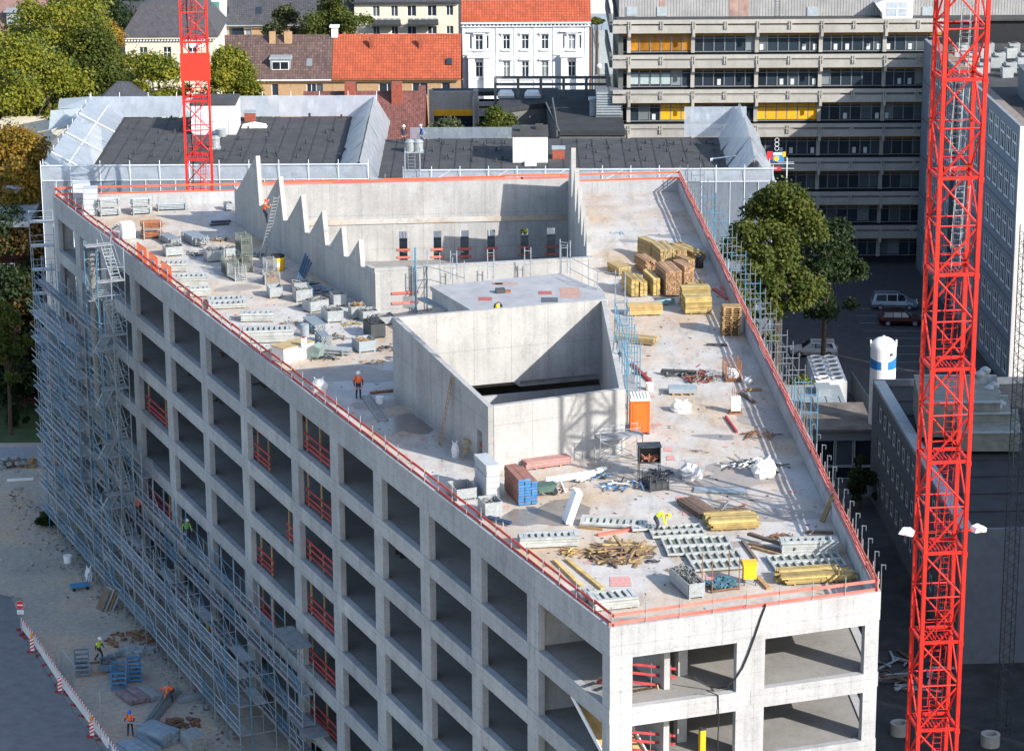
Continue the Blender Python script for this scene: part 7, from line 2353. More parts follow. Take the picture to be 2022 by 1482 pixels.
tb_ = thing('tool_heap', 'heap of tools and a crate on the covered block deck', 'tools', P(988, 578, 27), 10)
ob('tool_crate', MB().box(-0.3, -0.2, 0, 0.3, 0.25, 0.3), tb_, m=(M_DARK,))
ob('rag', MB().box(0.32, -0.1, 0, 0.7, 0.2, 0.15), tb_, m=(M_RUST,))
# black hose over the front edge
def PF(x, y, off):
    nf = Vector((math.sin(R_(AZ_F)), -math.cos(R_(AZ_F)), 0))
    r = ray(x, y)
    o_ = Vector((0, 0, CZ))
    return o_ + r * (((C + nf * off - o_).dot(nf)) / r.dot(nf))
hp_ = [PF(1511, 1192, -0.1), PF(1511, 1197, 0.1), PF(1502, 1220, 0.1), PF(1490, 1256, 0.1), PF(1478, 1290, 0.1), PF(1466, 1318, 0.1), PF(1450, 1342, 0.1), PF(1436, 1354, 0.05), PF(1420, 1358, -0.3), PF(1400, 1354, -0.7), PF(1380, 1344, -0.9), PF(1370, 1336, -1.0)]
mb = MB()
for a, b in zip(hp_[:-1], hp_[1:]):
    mb.tube(a, b, 0.045, 6)
solo('hose', mb, M_BLACK, 'black hose looping over the front parapet into the top storey', 'hose')
hp_ = [PF(1395, 1362, 0.08), PF(1418, 1372, 0.08), PF(1419, 1420, 0.08), PF(1416, 1500, 0.08)]
mb = MB()
for a, b in zip(hp_[:-1], hp_[1:]):
    mb.tube(a, b, 0.03, 5)
solo('cable', mb, M_BLACK, 'thin black cable hanging down the sunlit front pillar', 'cable')

# ================================================================ INSIDE THE OPENINGS
ld_ = dirv(AZ_L + 180)
no_ = Vector((-ld_.y, ld_.x, 0))
def op_guard(label, u0, u1, row, posts, depth=0.35, zs=(0.22, 0.55, 1.05), full=True):
    zb = FZB - ST * row
    t = thing('opening_guard', label, 'guard boards', (C.x, C.y, zb), AZ_L + 180, 'red guard boards in the facade openings')
    for z in zs:
        ob('board', MB().box(u0, -depth - 0.02, z, u1, -depth + 0.02, z + 0.16), t, m=(M_RED,))
    for q in posts:
        x = u0 + (u1 - u0) * q
        ob('prop', MB().box(x - 0.07, -depth - 0.1, 0.0, x + 0.07, -depth - 0.022, 2.58 if full else 1.25), t, m=(M_WOOD,))
rows_ = ('top', 'second', 'third', 'fourth', 'fifth', 'sixth')
for r_ in range(6):
    op_guard(f'red boards and timber props filling the narrow bay, {rows_[r_]} row', 38.5, 44.1, r_, (0.1, 0.5, 0.92), 0.4, (0.22, 0.55, 1.05) if r_ != 2 else (0.3, 0.75, 1.2), r_ != 2)
for r_ in (1, 2, 3, 4):
    op_guard(f'red boards in the far part of the wide bay, {rows_[r_]} row', 50.6 if r_ != 2 else 45.7, 53.8 if r_ != 2 else 47.9, r_, (0.15, 0.8), 0.4)
for r_ in (2, 4):
    op_guard(f'red boards behind the stair tower, {rows_[r_]} row', 73.0, 78.2, r_, (0.1, 0.9), 0.4)
# wooden stair forms in the near corner bay
for r_ in range(3):
    z = FZB - ST * r_
    t = thing('timber_stair', f'plywood stair with red boards in the corner bay, {rows_[r_]} storey', 'stair', (C.x, C.y, z), AZ_L + 180)
    for k in range(11):
        ob('step', MB().box(1.6 + 0.3 * k, -3.3, -0.06 - 0.19 * k - 0.19, 1.6 + 0.3 * k + 0.31, -1.2, -0.06 - 0.19 * k), t, m=(M_PLY,))
    ob('stringer', MB().bar((1.5, -1.12, 0.0), (4.9, -1.12, -2.1), 0.06, 0.3).bar((1.5, -3.38, 0.0), (4.9, -3.38, -2.1), 0.06, 0.3), t, m=(M_PLY,))
    for zz in (0.35, 0.8, 1.2):
        ob('board', MB().bar((1.2, -0.95, zz), (3.4, -0.95, zz - 1.2), 0.04, 0.16), t, m=(M_RED,))
for r_ in (0, 1):
    z = FZB - ST * r_
    t = thing('stair_guard', f'sloping red handrail boards in the front left bay, {("upper", "lower")[r_]} storey', 'guard boards', (C.x, C.y, z), AZ_F)
    for zz in (0.25, 0.75, 1.2):
        ob('board', MB().bar((1.5, 1.6, zz + 0.4), (4.4, 2.4, zz - 0.6), 0.04, 0.13), t, m=(M_RED,))
    for q in (0.1, 0.5, 0.9):
        ob('post', MB().tube((1.5 + 2.9 * q, 1.65 + 0.8 * q, -0.3 + 0.4 - q), (1.5 + 2.9 * q, 1.65 + 0.8 * q, 1.75 - q), 0.02, 4), t, m=(M_STEEL,))
yk = thing('gas_bottle', 'yellow cabinet standing inside the lower front bay', 'cabinet', C + dirv(AZ_F) * 5.5 + Vector((-math.sin(R_(AZ_F)), math.cos(R_(AZ_F)), 0)) * 1.4 + Vector((0, 0, FZB - ST - 0.06)), AZ_F)
ob('body', MB().box(-0.14, 0, 0, 0.14, 0.3, 1.2), yk, m=(M_YPLA,))
ob('cap', MB().box(-0.16, -0.02, 1.202, 0.16, 0.32, 1.28), yk, m=(M_DARK,))
q = C + ld_ * 33.6 + no_ * -2.2
yk = thing('work_light', 'yellow box glimpsed inside the second row of left openings', 'box', (q.x, q.y, FZB - ST * 1 - 0.06), AZ_L)
ob('body', MB().box(0, 0, 0.4, 0.8, 0.5, 1.5), yk, m=(M_YPLA,))
ob('foot', MB().box(0, 0, 0, 0.1, 0.5, 0.398).box(0.7, 0, 0, 0.8, 0.5, 0.398), yk, m=(M_DARK,))
for k, (u, r_) in enumerate(((58, 0), (66, 0), (59, 1), (66, 2), (58, 2), (74, 1), (10.5, 1), (50, 0), (57, 3), (67, 1))):
    q = C + ld_ * u + no_ * -3.0
    heap(('dark rubble', 'small dark scraps', 'scattered cuttings', 'black cable scraps', 'dark offcuts')[k % 5] + f' on the {rows_[r_]} storey floor seen through the {("tenth", "ninth", "eighth", "seventh", "first")[k % 5]} bay', *(0, 0), 0.9, 0.7, 9, (M_DARK, M_DARKW), 60 + k, 0.08, 0.8, 0.08).location = (q.x, q.y, FZB - ST * r_ - 0.06)

for i, (px, py, rx, ry, ms, ln, lb) in enumerate((
    (640, 708, 0.8, 0.5, (M_STEEL, M_DARK), 1.3, 'loose rods and clamps below the prop bundles'),
    (602, 562, 0.7, 0.5, (M_DARK, M_BLUE, M_STEEL), 1.0, 'tangled dark hoses behind the crates in the wall shade'),
    (500, 505, 0.8, 0.5, (M_STEEL, M_DARK), 0.9, 'grey fittings spilled beside the tall mesh cage'),
    (428, 475, 0.9, 0.4, (M_STEEL, M_DARK, M_WOOD), 1.2, 'loose props next to the two pipe cradles'),
    (395, 502, 0.9, 0.5, (M_STEEL, M_DARK), 1.4, 'grey props lying in front of the two pipe cradles'),
    (300, 445, 0.8, 0.4, (M_WOOD, M_RED, M_STEEL), 1.0, 'offcuts and red boards by the tube racks'),
    (236, 452, 0.7, 0.4, (M_STEEL, M_DARK), 1.0, 'dark fittings behind the white wrapped bundle'),
    (575, 640, 0.6, 0.4, (M_STEEL, M_WOOD), 0.8, 'wood and steel bits behind the biggest panel stack'),
    (665, 668, 0.8, 0.4, (M_STEEL, M_DARK, M_YEL), 1.1, 'mixed rods in front of the bent-sheet crate'),
    (720, 690, 0.8, 0.5, (M_STEEL, M_WOOD, M_RUST), 1.0, 'rusty bits around the timber-lined skip'),
    (1185, 942, 0.9, 0.5, (M_STEEL, M_DARK, M_BLUE), 1.4, 'props and blue tubes along the box front wall'),
    (1100, 968, 0.8, 0.4, (M_WHITE, M_STEEL, M_RUST), 1.5, 'rods in front of the pinkish beams'),
    (1300, 935, 0.7, 0.5, (M_DARK, M_STEEL), 1.0, 'cables and tubes under the tool cupboard'),
    (1430, 1006, 0.8, 0.4, (M_DARKW, M_STEEL), 1.6, 'dark laths behind the yellow planks'),
    (1130, 1092, 0.6, 0.4, (M_WOOD, M_YEL), 1.0, 'short timber bits near the ramp-like stack'),
    (1250, 1040, 0.7, 0.3, (M_STEEL, M_DARKW), 1.2, 'thin laths left of the stooping worker'),
    (1345, 1128, 0.6, 0.4, (M_STEEL, M_WOOD), 0.9, 'scraps between the ribbed panels and the grey crate'),
    (1540, 1062, 0.8, 0.3, (M_DARKW, M_RUST), 1.1, 'rebar bits at the parapet shadow edge'),
    (1500, 860, 0.9, 0.8, (M_DARKW, M_RUST), 1.2, 'laths in the parapet shade on the right'),
    (1230, 700, 0.5, 0.4, (M_DARK, M_STEEL), 0.8, 'clamps at the foot of the box scaffold'),
    (1345, 742, 0.9, 0.4, (M_DARK, M_STEEL), 1.5, 'dark props lying left of the red-ended heap'),
    (1245, 560, 0.6, 0.3, (M_WOOD, M_TAN), 0.8, 'split boards at the left of the timber store'))):
    heap(lb, px, py, rx, ry, 22, ms, 500 + i, 0.25, ln, 0.055, 'scrap_heap', 'scrap heap')
# ================================================================ PEOPLE
M_SKIN = mat('skin', (0.50, 0.30, 0.22), 0.6, 0.05)
M_NAVY = mat('navy_cloth', (0.03, 0.035, 0.055), 0.85, 0.15)
M_BOOT = mat('boots', (0.035, 0.028, 0.022), 0.8, 0.1)
M_HVO = mat('orange_vest', (0.90, 0.15, 0.03), 0.7, 0.08)
M_HVY = mat('yellow_vest', (0.62, 0.80, 0.04), 0.7, 0.08)
M_HVG = mat('green_jacket', (0.20, 0.42, 0.05), 0.7, 0.1)
M_MAROON = mat('maroon_sleeve', (0.20, 0.02, 0.02), 0.8, 0.1)
M_TAPE = mat('reflective_tape', (0.70, 0.70, 0.66), 0.4, 0.05)
HELM = {'white': M_WHITE, 'yellow': mat('yellow_helmet', (0.80, 0.55, 0.02), 0.4, 0.05), 'red': mat('red_helmet', (0.70, 0.06, 0.03), 0.4, 0.05), 'blue': mat('blue_helmet', (0.04, 0.14, 0.55), 0.4, 0.05)}
POSES = {
    'stand': dict(pel=(0, 0, .95), che=(.01, 0, 1.30), nec=(.03, 0, 1.48), hea=(.07, 0, 1.60), arms=[((.02, .21, 1.41), (.03, .27, 1.13), (.13, .25, .90)), ((.02, -.21, 1.41), (.0, -.27, 1.13), (.08, -.26, .88))], legs=[((0, .09, .91), (.04, .11, .50), (0, .12, .08)), ((0, -.09, .91), (.02, -.11, .50), (-.06, -.12, .08))]),
    'walk': dict(pel=(0, 0, .94), che=(.03, 0, 1.29), nec=(.06, 0, 1.47), hea=(.11, 0, 1.59), arms=[((.04, .21, 1.40), (.14, .26, 1.14), (.30, .24, .98)), ((.04, -.21, 1.40), (-.10, -.27, 1.15), (-.08, -.26, .90))], legs=[((0, .09, .90), (.20, .10, .52), (.22, .10, .09)), ((0, -.09, .90), (-.03, -.10, .48), (-.30, -.11, .12))]),
    'bend': dict(pel=(-.12, 0, .92), che=(.22, 0, 1.12), nec=(.40, 0, 1.13), hea=(.53, 0, 1.07), arms=[((.33, .20, 1.08), (.36, .25, .80), (.44, .16, .56)), ((.33, -.20, 1.08), (.36, -.25, .80), (.46, -.14, .56))], legs=[((-.12, .10, .90), (.06, .14, .50), (-.06, .14, .08)), ((-.12, -.10, .90), (.04, -.14, .50), (-.10, -.14, .08))]),
    'carry': dict(pel=(0, 0, .95), che=(.0, 0, 1.30), nec=(.03, 0, 1.48), hea=(.08, 0, 1.59), arms=[((.02, .21, 1.41), (.08, .30, 1.16), (.34, .28, 1.10)), ((.02, -.21, 1.41), (.08, -.30, 1.16), (.34, -.28, 1.10))], legs=[((0, .10, .91), (.05, .14, .50), (.02, .16, .08)), ((0, -.10, .91), (.05, -.14, .50), (-.02, -.17, .08))]),
    'climb': dict(pel=(-.05, 0, .98), che=(.0, 0, 1.33), nec=(.03, 0, 1.50), hea=(.07, 0, 1.63), arms=[((.02, .21, 1.43), (.20, .28, 1.40), (.33, .20, 1.62)), ((.02, -.21, 1.43), (.20, -.27, 1.22), (.33, -.20, 1.34))], legs=[((-.05, .10, .94), (.22, .13, .72), (.16, .13, .34)), ((-.05, -.10, .94), (.06, -.11, .50), (.12, -.12, .08))]),
}
def skin_mesh(name, vs, es, rs, root, mats, zone):
    me = bpy.data.meshes.new(name)
    me.from_pydata(vs, es, [])
    tmp = bpy.data.objects.new('tmp', me)
    COL.objects.link(tmp)
    tmp.modifiers.new('skin', 'SKIN')
    if not me.skin_vertices:
        bpy.context.view_layer.objects.active = tmp
    sv = me.skin_vertices[0].data
    for i, r in enumerate(rs):
        sv[i].radius = r if isinstance(r, tuple) else (r, r)
        sv[i].use_root = i == root
    s = tmp.modifiers.new('sub', 'SUBSURF')
    s.levels = s.render_levels = 1
    dg = bpy.context.evaluated_depsgraph_get()
    out = bpy.data.meshes.new_from_object(tmp.evaluated_get(dg))
    bpy.data.objects.remove(tmp)
    out.name = name
    out.materials.clear()
    for m in mats:
        out.materials.append(m)
    kd = [(Vector(v)) for v in vs]
    for p in out.polygons:
        c = p.center
        i = min(range(len(kd)), key=lambda k: (kd[k] - c).length_squared)
        p.material_index = zone[i]
        p.use_smooth = True
    return out
PM = {}
def person(label, loc, heading, pose, vest, sleeve, legs=M_NAVY, helmet='white', group=None, tool=None):
    key = (pose, vest.name, sleeve.name, legs.name, helmet)
    if key not in PM:
        q = POSES[pose]
        vs, es, rs, zn = [], [], [], []
        def v(p, r, z, link=None):
            vs.append(tuple(p))
            rs.append(r)
            zn.append(z)
            if link is not None:
                es.append((link, len(vs) - 1))
            return len(vs) - 1
        pe = v(q['pel'], (.15, .12), 2)
        mid = v(Vector(q['pel']).lerp(Vector(q['che']), .5), (.15, .11), 1, pe)
        ch = v(q['che'], (.17, .12), 1, mid)
        ne = v(q['nec'], .06, 0, ch)
        h0 = v(q['hea'], (.085, .10), 0, ne)
        hd = (Vector(q['hea']) - Vector(q['nec'])).normalized()
        v(Vector(q['hea']) + hd * .12, (.07, .085), 0, h0)
        for s, e, w in q['arms']:
            a = v(s, .075, 1, ch)
            b = v(e, .055, 3, a)
            c = v(w, .038, 3, b)
            d = (Vector(w) - Vector(e)).normalized()
            k = v(Vector(w) + d * .07, .034, 0, c)
            sd = d.cross(Vector((0, 1, 0)))
            sd = sd.normalized() if sd.length > .01 else Vector((1, 0, 0))
            for j, l in enumerate((.075, .085, .08, .065)):
                f1 = v(Vector(w) + d * .10 + sd * (.03 - .02 * j) + d * l * .4, .010, 0, k)
                v(Vector(w) + d * (.10 + l) + sd * (.03 - .02 * j) + Vector((.012, 0, -.008)), .008, 0, f1)
            th = v(Vector(w) + d * .05 + sd * .05, .011, 0, k)
            v(Vector(w) + d * .09 + sd * .065, .009, 0, th)
        for hp, kn, an in q['legs']:
            a = v(hp, .10, 2, pe)
            b = v(kn, .068, 2, a)
            c = v(an, .05, 2, b)
            v(Vector(an) + Vector((.17, 0, -.035)), (.045, .035), 4, c)
        body = skin_mesh('body', vs, es, rs, 0, (M_SKIN, vest, legs, sleeve, M_BOOT), zn)
        up = (Vector(q['che']) - Vector(q['pel'])).normalized()
        a0, a1 = Vector(q['pel']) + up * .02, Vector(q['che']) + up * .13
        vm = skin_mesh('vest', [a0, (a0 + a1) / 2, a1], [(0, 1), (1, 2)], [(.185, .15), (.19, .145), (.175, .12)], 0, (vest,), [0, 0, 0])
        tp = skin_mesh('tape', [a0 + up * .13, a0 + up * .17], [(0, 1)], [(.196, .155), (.196, .155)], 0, (M_TAPE,), [0, 0])
        hm = MB().lathe([(.15, -.01), (.125, 0.0), (.12, .05), (.09, .10), (.04, .125), (.005, .13)], 12).box(.08, -.07, -.012, .20, .07, .0).mesh('helmet', HELM[helmet])
        hpos = Vector(q['hea']) + hd * .09
        hrot = hd.to_track_quat('Z', 'X').to_euler()
        if pose == 'bend':
            hrot = (0, R_(75), 0)
        ey = MB().box(.085, .02, .01, .1, .045, .03).box(.085, -.045, .01, .1, -.02, .03).mesh('eyes', M_BLACK)
        PM[key] = (body, vm, tp, hm, hpos, hrot, ey)
    body, vm, tp, hm, hpos, hrot, ey = PM[key]
    t = thing('person', label, 'person', loc, heading, group or 'site workers')
    ob('body', body, t)
    ob('vest', vm, t)
    ob('tape', tp, t)
    ob('helmet', hm, t, hpos, rot=hrot)
    ob('eyes', ey, t, hpos - Vector((0, 0, .08)), rot=hrot) if pose != 'bend' else None
    return t
person('worker in an orange vest and white helmet standing in the box shadow', P(708, 787), -75, 'stand', M_HVO, M_MAROON, helmet='white')
person('worker in a yellow jacket and yellow helmet stooping over ribbed panels', P(1298, 1052), -10, 'bend', M_HVY, M_HVY, helmet='yellow')
q = P(985, 606, 29.2)
person('worker with a yellow helmet bending over the top of the box wall', (q.x, q.y + 0.95, 28.1), -98, 'bend', M_NAVY, M_NAVY, helmet='yellow')
solo('scaffold_board', MB().box(-1.2, -0.35, 0, 1.2, 0.35, 0.05).box(-1.1, -0.3, -1.05, -1.0, 0.3, -0.002).box(1.0, -0.3, -1.05, 1.1, 0.3, -0.002), M_WOOD, 'low plank stand behind the box wall under the bending worker', 'plank stand', (q.x, q.y + 1.1, 28.05), 15)
la, lb_ = P(518, 508, 24), P(546, 388, 29.1)
q = la.lerp(lb_, 0.56)
person('worker in orange with a red helmet high on the sawtooth wall ladder', q + Vector((-0.35, -0.12, 0)), 24, 'climb', M_HVO, M_HVO, helmet='red')
person('worker in a yellow vest and white helmet walking on the dirt yard', P(196, 1304, 0), -20, 'walk', M_HVY, M_NAVY, helmet='white')
pc = person('worker with a blue helmet and orange vest carrying a board in the yard', P(258, 1451, 0), -95, 'carry', M_HVO, M_MAROON, helmet='blue')
solo('carried_board', MB().box(-0.9, -0.09, 0, 0.9, 0.09, 0.06), M_ZINC, 'short grey board held level by the blue-helmeted worker', 'board', P(258, 1451, 0) + Vector((-0.05, -0.38, 1.06)), -8)
person('worker with a red helmet and orange vest bending behind the tube pile', P(340, 1386, 0), 190, 'bend', M_HVO, M_HVO, helmet='red')
def on_deck(px, py, n):
    d = dirv(AZ_L + 180)
    nn = Vector((-d.y, d.x, 0))
    r = ray(px, py)
    t_ = ((C + nn * n - Vector((0, 0, CZ))).dot(nn)) / r.dot(nn)
    q = Vector((0, 0, CZ)) + r * t_
    z = 1.65 + 2.0 * round((q.z - 1.65) / 2.0)
    return Vector((q.x, q.y, z))
person('worker in orange on the upper scaffold deck near the stair tower', on_deck(275, 1008, 0.85), 114, 'stand', M_HVO, M_HVO, helmet='red')
person('worker in a green jacket on the scaffold below the open bays', on_deck(370, 1088, 0.85), -60, 'walk', M_HVG, M_HVG, helmet='white')
person('worker in green and orange further down the facade scaffold', on_deck(412, 1255, 0.85), 200, 'stand', M_HVG, M_HVO, helmet='red')
M_BLU = mat('blue_jacket', (0.03, 0.12, 0.36), 0.8, 0.1)
person('person in dark clothes at the left end of the far felt roof', P(797, 284, 20.45), -60, 'stand', M_NAVY, M_NAVY, helmet='white', group='people on the far roof')
person('person in a blue jacket at the left end of the far felt roof', P(833, 283, 20.45), 200, 'stand', M_BLU, M_BLU, helmet='white', group='people on the far roof')

# ================================================================ CARS
def car(label, loc, rz, L_, W, H, col, kind='estate'):
    t = thing('parked_car', label, 'car', loc, rz, 'cars in the shaded car park')
    hw = W / 2
    bt = 0.58 * H if kind != 'van' else 0.52 * H
    # lower body sections along x: (x, half width, z low, z high)
    sec = [(-L_ / 2, hw * .82, .36, bt * .9), (-L_ / 2 + .12, hw * .95, .28, bt * .98), (-L_ * .3, hw, .24, bt), (0, hw, .24, bt), (L_ * .22, hw, .24, bt * .98), (L_ * .38, hw * .96, .25, bt * .88), (L_ / 2 - .1, hw * .88, .28, bt * .74), (L_ / 2, hw * .72, .36, bt * .60)]
    vs, fs = [], []
    for x, w, z0, z1 in sec:
        vs += [(x, -w * .95, z0), (x, -w, (z0 + z1) / 2), (x, -w * .93, z1), (x, w * .93, z1), (x, w, (z0 + z1) / 2), (x, w * .95, z0)]
    for k in range(len(sec) - 1):
        for i in range(6):
            j = (i + 1) % 6
            fs.append((k * 6 + i, k * 6 + j, k * 6 + 6 + j, k * 6 + 6 + i))
    fs += [tuple(range(5, -1, -1)), tuple(range(len(sec) * 6 - 6, len(sec) * 6))]
    m = mat('car_' + label.split()[0] + label.split()[1], col, 0.28, 0.03, 1, 0.5, 0.6)
    body = MB().add(vs, fs)
    rear = -L_ / 2 + (.12 if kind != 'saloon' else .35)
    fr = L_ * (.26 if kind != 'van' else .33)
    roof0, roof1 = rear + (.28 if kind != 'saloon' else .6), L_ * .06
    cab = [(rear, bt - .02), (roof0, H - .05), ((roof0 + roof1) / 2, H), (roof1, H - .05), (fr, bt - .04)]
    n = len(cab)
    v2 = [(x, -hw * (.90 if z < bt + .1 else .72), z) for x, z in cab] + [(x, hw * (.90 if z < bt + .1 else .72), z) for x, z in cab]
    f2 = [(i, i + 1, n + i + 1, n + i) for i in range(n - 1)] + [tuple(range(n))[::-1], tuple(range(n, 2 * n))]
    body.add(v2, f2)
    me = body.mesh('body', m)
    for p_ in me.polygons:
        p_.use_smooth = False
    ob('body', me, t)
    for s in (-1, 1):
        for a, b in ((.05, .36), (.39, .66), (.69, .93)):
            xa, xb = rear + .2 + (fr - rear - .4) * a, rear + .2 + (fr - rear - .4) * b
            z0, z1 = bt + .06, H - .13
            y0, y1 = hw * .885 * s, hw * .755 * s
            sh = .12
            za = z1 if a > .1 else z1 - .02
            ob('side_window', MB().add([(xa, y0 + .012 * s, z0), (xb, y0 + .012 * s, z0), (xb - (sh if b > .9 else 0) * 2.5, y1 + .012 * s, z1), (xa + (sh if a < .1 else 0), y1 + .012 * s, za)], [(0, 1, 2, 3)]), t, m=(M_GLASSD,))
    ob('windscreen', MB().add([(fr - .04, -hw * .8, bt + .02), (fr - .04, hw * .8, bt + .02), (roof1 + .1, hw * .66, H - .10), (roof1 + .1, -hw * .66, H - .10)], [(0, 1, 2, 3)]), t, (.02, 0, .02), m=(M_GLASSD,))
    ob('rear_window', MB().add([(rear + .03, -hw * .76, bt + .08), (rear + .03, hw * .76, bt + .08), (roof0 - .03, hw * .66, H - .10), (roof0 - .03, -hw * .66, H - .10)], [(0, 3, 2, 1)]), t, (-.03, 0, .01), m=(M_GLASSD,))
    tyre = memo(('tyre',), lambda: MB().tube((0, -.1, 0), (0, .1, 0), .31, 18), M_BLACK)
    rim = memo(('rim',), lambda: MB().tube((0, -.107, 0), (0, .107, 0), .2, 12), M_STEEL)
    for x in (-L_ * .3, L_ * .31):
        for y in (-hw + .1, hw - .1):
            w_ = ob('wheel', tyre, t, (x, y, .31))
            ob('rim', rim, w_)
    for s in (-1, 1):
        ob('headlight', MB().box(L_ / 2 - .12, s * hw * .55 - .14, .56 * bt / .8, L_ / 2 - .02, s * hw * .55 + .14, .70 * bt / .8), t, m=(M_WHITE,))
        ob('taillight', MB().box(-L_ / 2 + .0, s * hw * .72 - .1, bt * .72, -L_ / 2 + .08, s * hw * .72 + .1, bt * .95), t, m=(M_RED,))
        ob('mirror', MB().box(fr - .35, s * hw * 1.0 - .1, bt + .02, fr - .2, s * hw * 1.0 + .1, bt + .16), t, m=(m,))
    ob('roof_rail', MB().box(roof0 + .1, -hw * .68, H + .001, roof1 - .1, -hw * .64, H + .05).box(roof0 + .1, hw * .64, H + .001, roof1 - .1, hw * .68, H + .05), t, m=(M_DARK,))
    return t
car('silver blue people carrier parked behind the dark red car', P(1765, 608, 0), -3, 4.7, 1.85, 1.7, (0.22, 0.27, 0.33), 'van')
car('dark red car parked in the shade beside the people carrier', P(1778, 640, 0), -3, 4.3, 1.75, 1.5, (0.05, 0.004, 0.006), 'estate')
car('silver estate car in the lane by the bushes', P(1607, 701, 0), 176, 4.5, 1.78, 1.5, (0.45, 0.48, 0.50), 'estate')

# ================================================================ YARD ON THE LEFT
path = [P(42, 1243, 0), P(69, 1277, 0), P(118, 1352, 0), P(181, 1436, 0), P(238, 1515, 0)]
bp_ = MB()
for k in range(14):
    bp_.box(0.06 + k * 0.137, -0.012, 0.2, 0.10 + k * 0.137, 0.012, 0.78)
bp_.box(0, -0.02, 0.12, 2.0, 0.02, 0.2).box(0, -0.02, 0.20, 0.05, 0.02, 0.8).box(1.95, -0.02, 0.20, 2.0, 0.02, 0.8)
bp_ = bp_.mesh('lattice', M_WHITE)
M_RR = mat('red_film', (0.60, 0.03, 0.04), 0.5, 0.1)
br_ = [MB().box(k * 0.25, -0.025, 0.8, k * 0.25 + 0.25, 0.025, 1.0).mesh('band', M_RR if k % 2 == 0 else M_WHITE) for k in range(8)]
ft_ = MB().box(-0.12, -0.35, 0, 0.12, 0.35, 0.11).mesh('foot', mat('red_rubber', (0.28, 0.03, 0.03), 0.8, 0.2))
k = 0
tot = 0
for a, b in zip(path[:-1], path[1:]):
    n = max(1, int(round((b - a).length / 2.0)))
    az = az_of(a, b)
    for i in range(n):
        p_ = a.lerp(b, i / n)
        t = thing('barrier_panel', f'red and white barrier panel along the road edge, {("first", "second", "third", "fourth", "fifth", "sixth", "seventh", "eighth", "ninth", "tenth", "eleventh", "twelfth", "thirteenth", "fourteenth")[min(k, 13)]} counted from the no-entry sign', 'barrier', (p_.x, p_.y, 0.03), az, 'red and white road barriers')
        ob('lattice', bp_, t)
        for me in br_:
            ob('band', me, t)
        ob('foot', ft_, t)
        k += 1
bc_w = MB().box(-0.14, -0.03, 0.12, 0.14, 0.03, 1.12).mesh('panel', M_WHITE)
def stripes():
    mb = MB()
    for j in range(4):
        z = 0.18 + j * 0.25
        mb.add([(-0.14, -0.033, z), (0.14, -0.033, z + 0.16), (0.14, -0.033, z + 0.28 if z + 0.28 < 1.12 else 1.12), (-0.14, -0.033, z + 0.12)], [(0, 1, 2, 3)])
    return mb
st_me = stripes().mesh('stripes', M_RR)
lamp_me = MB().box(-0.09, -0.06, 1.122, 0.09, 0.06, 1.22).lathe([(0.11, 1.22), (0.11, 1.36), (0.05, 1.42)], 12).mesh('lamp', mat('amber_lamp', (0.75, 0.30, 0.02), 0.35, 0.1))
for (px, py, lb) in ((64, 1287, 'red and white warning beacon with amber lamp nearest the no-entry sign'), (119, 1366, 'red and white warning beacon in the middle of the barrier row'), (182, 1454, 'red and white warning beacon with amber lamp nearest the bottom')):
    t = thing('warning_beacon', lb, 'beacon', P(px, py, 0.03), 0, 'warning beacons in the barrier row')
    ob('panel', bc_w, t)
    ob('stripes', st_me, t)
    ob('foot', ft_, t, (0, 0, 0), 90)
    if 'middle' not in lb:
        ob('lamp', lamp_me, t)
sg = thing('no_entry_sign', 'round red no-entry sign with white bar above a small white plate', 'road sign', P(43, 1252, 0.03), -4)
ob('post', MB().tube((0, 0.04, 0), (0, 0.04, 2.55), 0.03, 6), sg, m=(M_STEEL,))
ob('disc', MB().lathe([(0.30, -0.01), (0.30, 0.01)], 24), sg, (0, -0.01, 2.25), m=(M_RR,), rot=(R_(90), 0, 0))
ob('bar', MB().box(-0.22, -0.03, 2.20, 0.22, -0.022, 2.30), sg, m=(M_WHITE,))
ob('rim', MB().lathe([(0.315, -0.006), (0.315, 0.006)], 24), sg, (0, -0.004, 2.25), m=(M_WHITE,), rot=(R_(90), 0, 0))
ob('back_disc', MB().lathe([(0.30, -0.01), (0.30, 0.01)], 24), sg, (-0.1, 0.12, 2.5), m=(M_GRN,), rot=(R_(90), 0, 0))
ob('plate', MB().box(-0.24, -0.02, 1.55, 0.24, 0.0, 1.87), sg, m=(M_WHITE,))
bk_ = MB()
for x in (-0.1, 0.1):
    for s in range(10):
        a0, a1 = 6.283 * s / 10, 6.283 * (s + 1) / 10
        bk_.bar((x + 0.06 * math.cos(a0), -0.025, 1.66 + 0.06 * math.sin(a0)), (x + 0.06 * math.cos(a1), -0.025, 1.66 + 0.06 * math.sin(a1)), 0.018, 0.01)
bk_.bar((-0.1, -0.025, 1.66), (-0.03, -0.025, 1.77), 0.016, 0.01).bar((-0.03, -0.025, 1.77), (0.07, -0.025, 1.77), 0.016, 0.01).bar((-0.1, -0.025, 1.66), (0.0, -0.025, 1.66), 0.016, 0.01).bar((0.0, -0.025, 1.66), (0.1, -0.025, 1.8), 0.016, 0.01)
ob('bicycle_mark', bk_, sg, m=(M_BLUE,))
ob('foot', ft_, sg, (0, 0.04, 0))
o = P
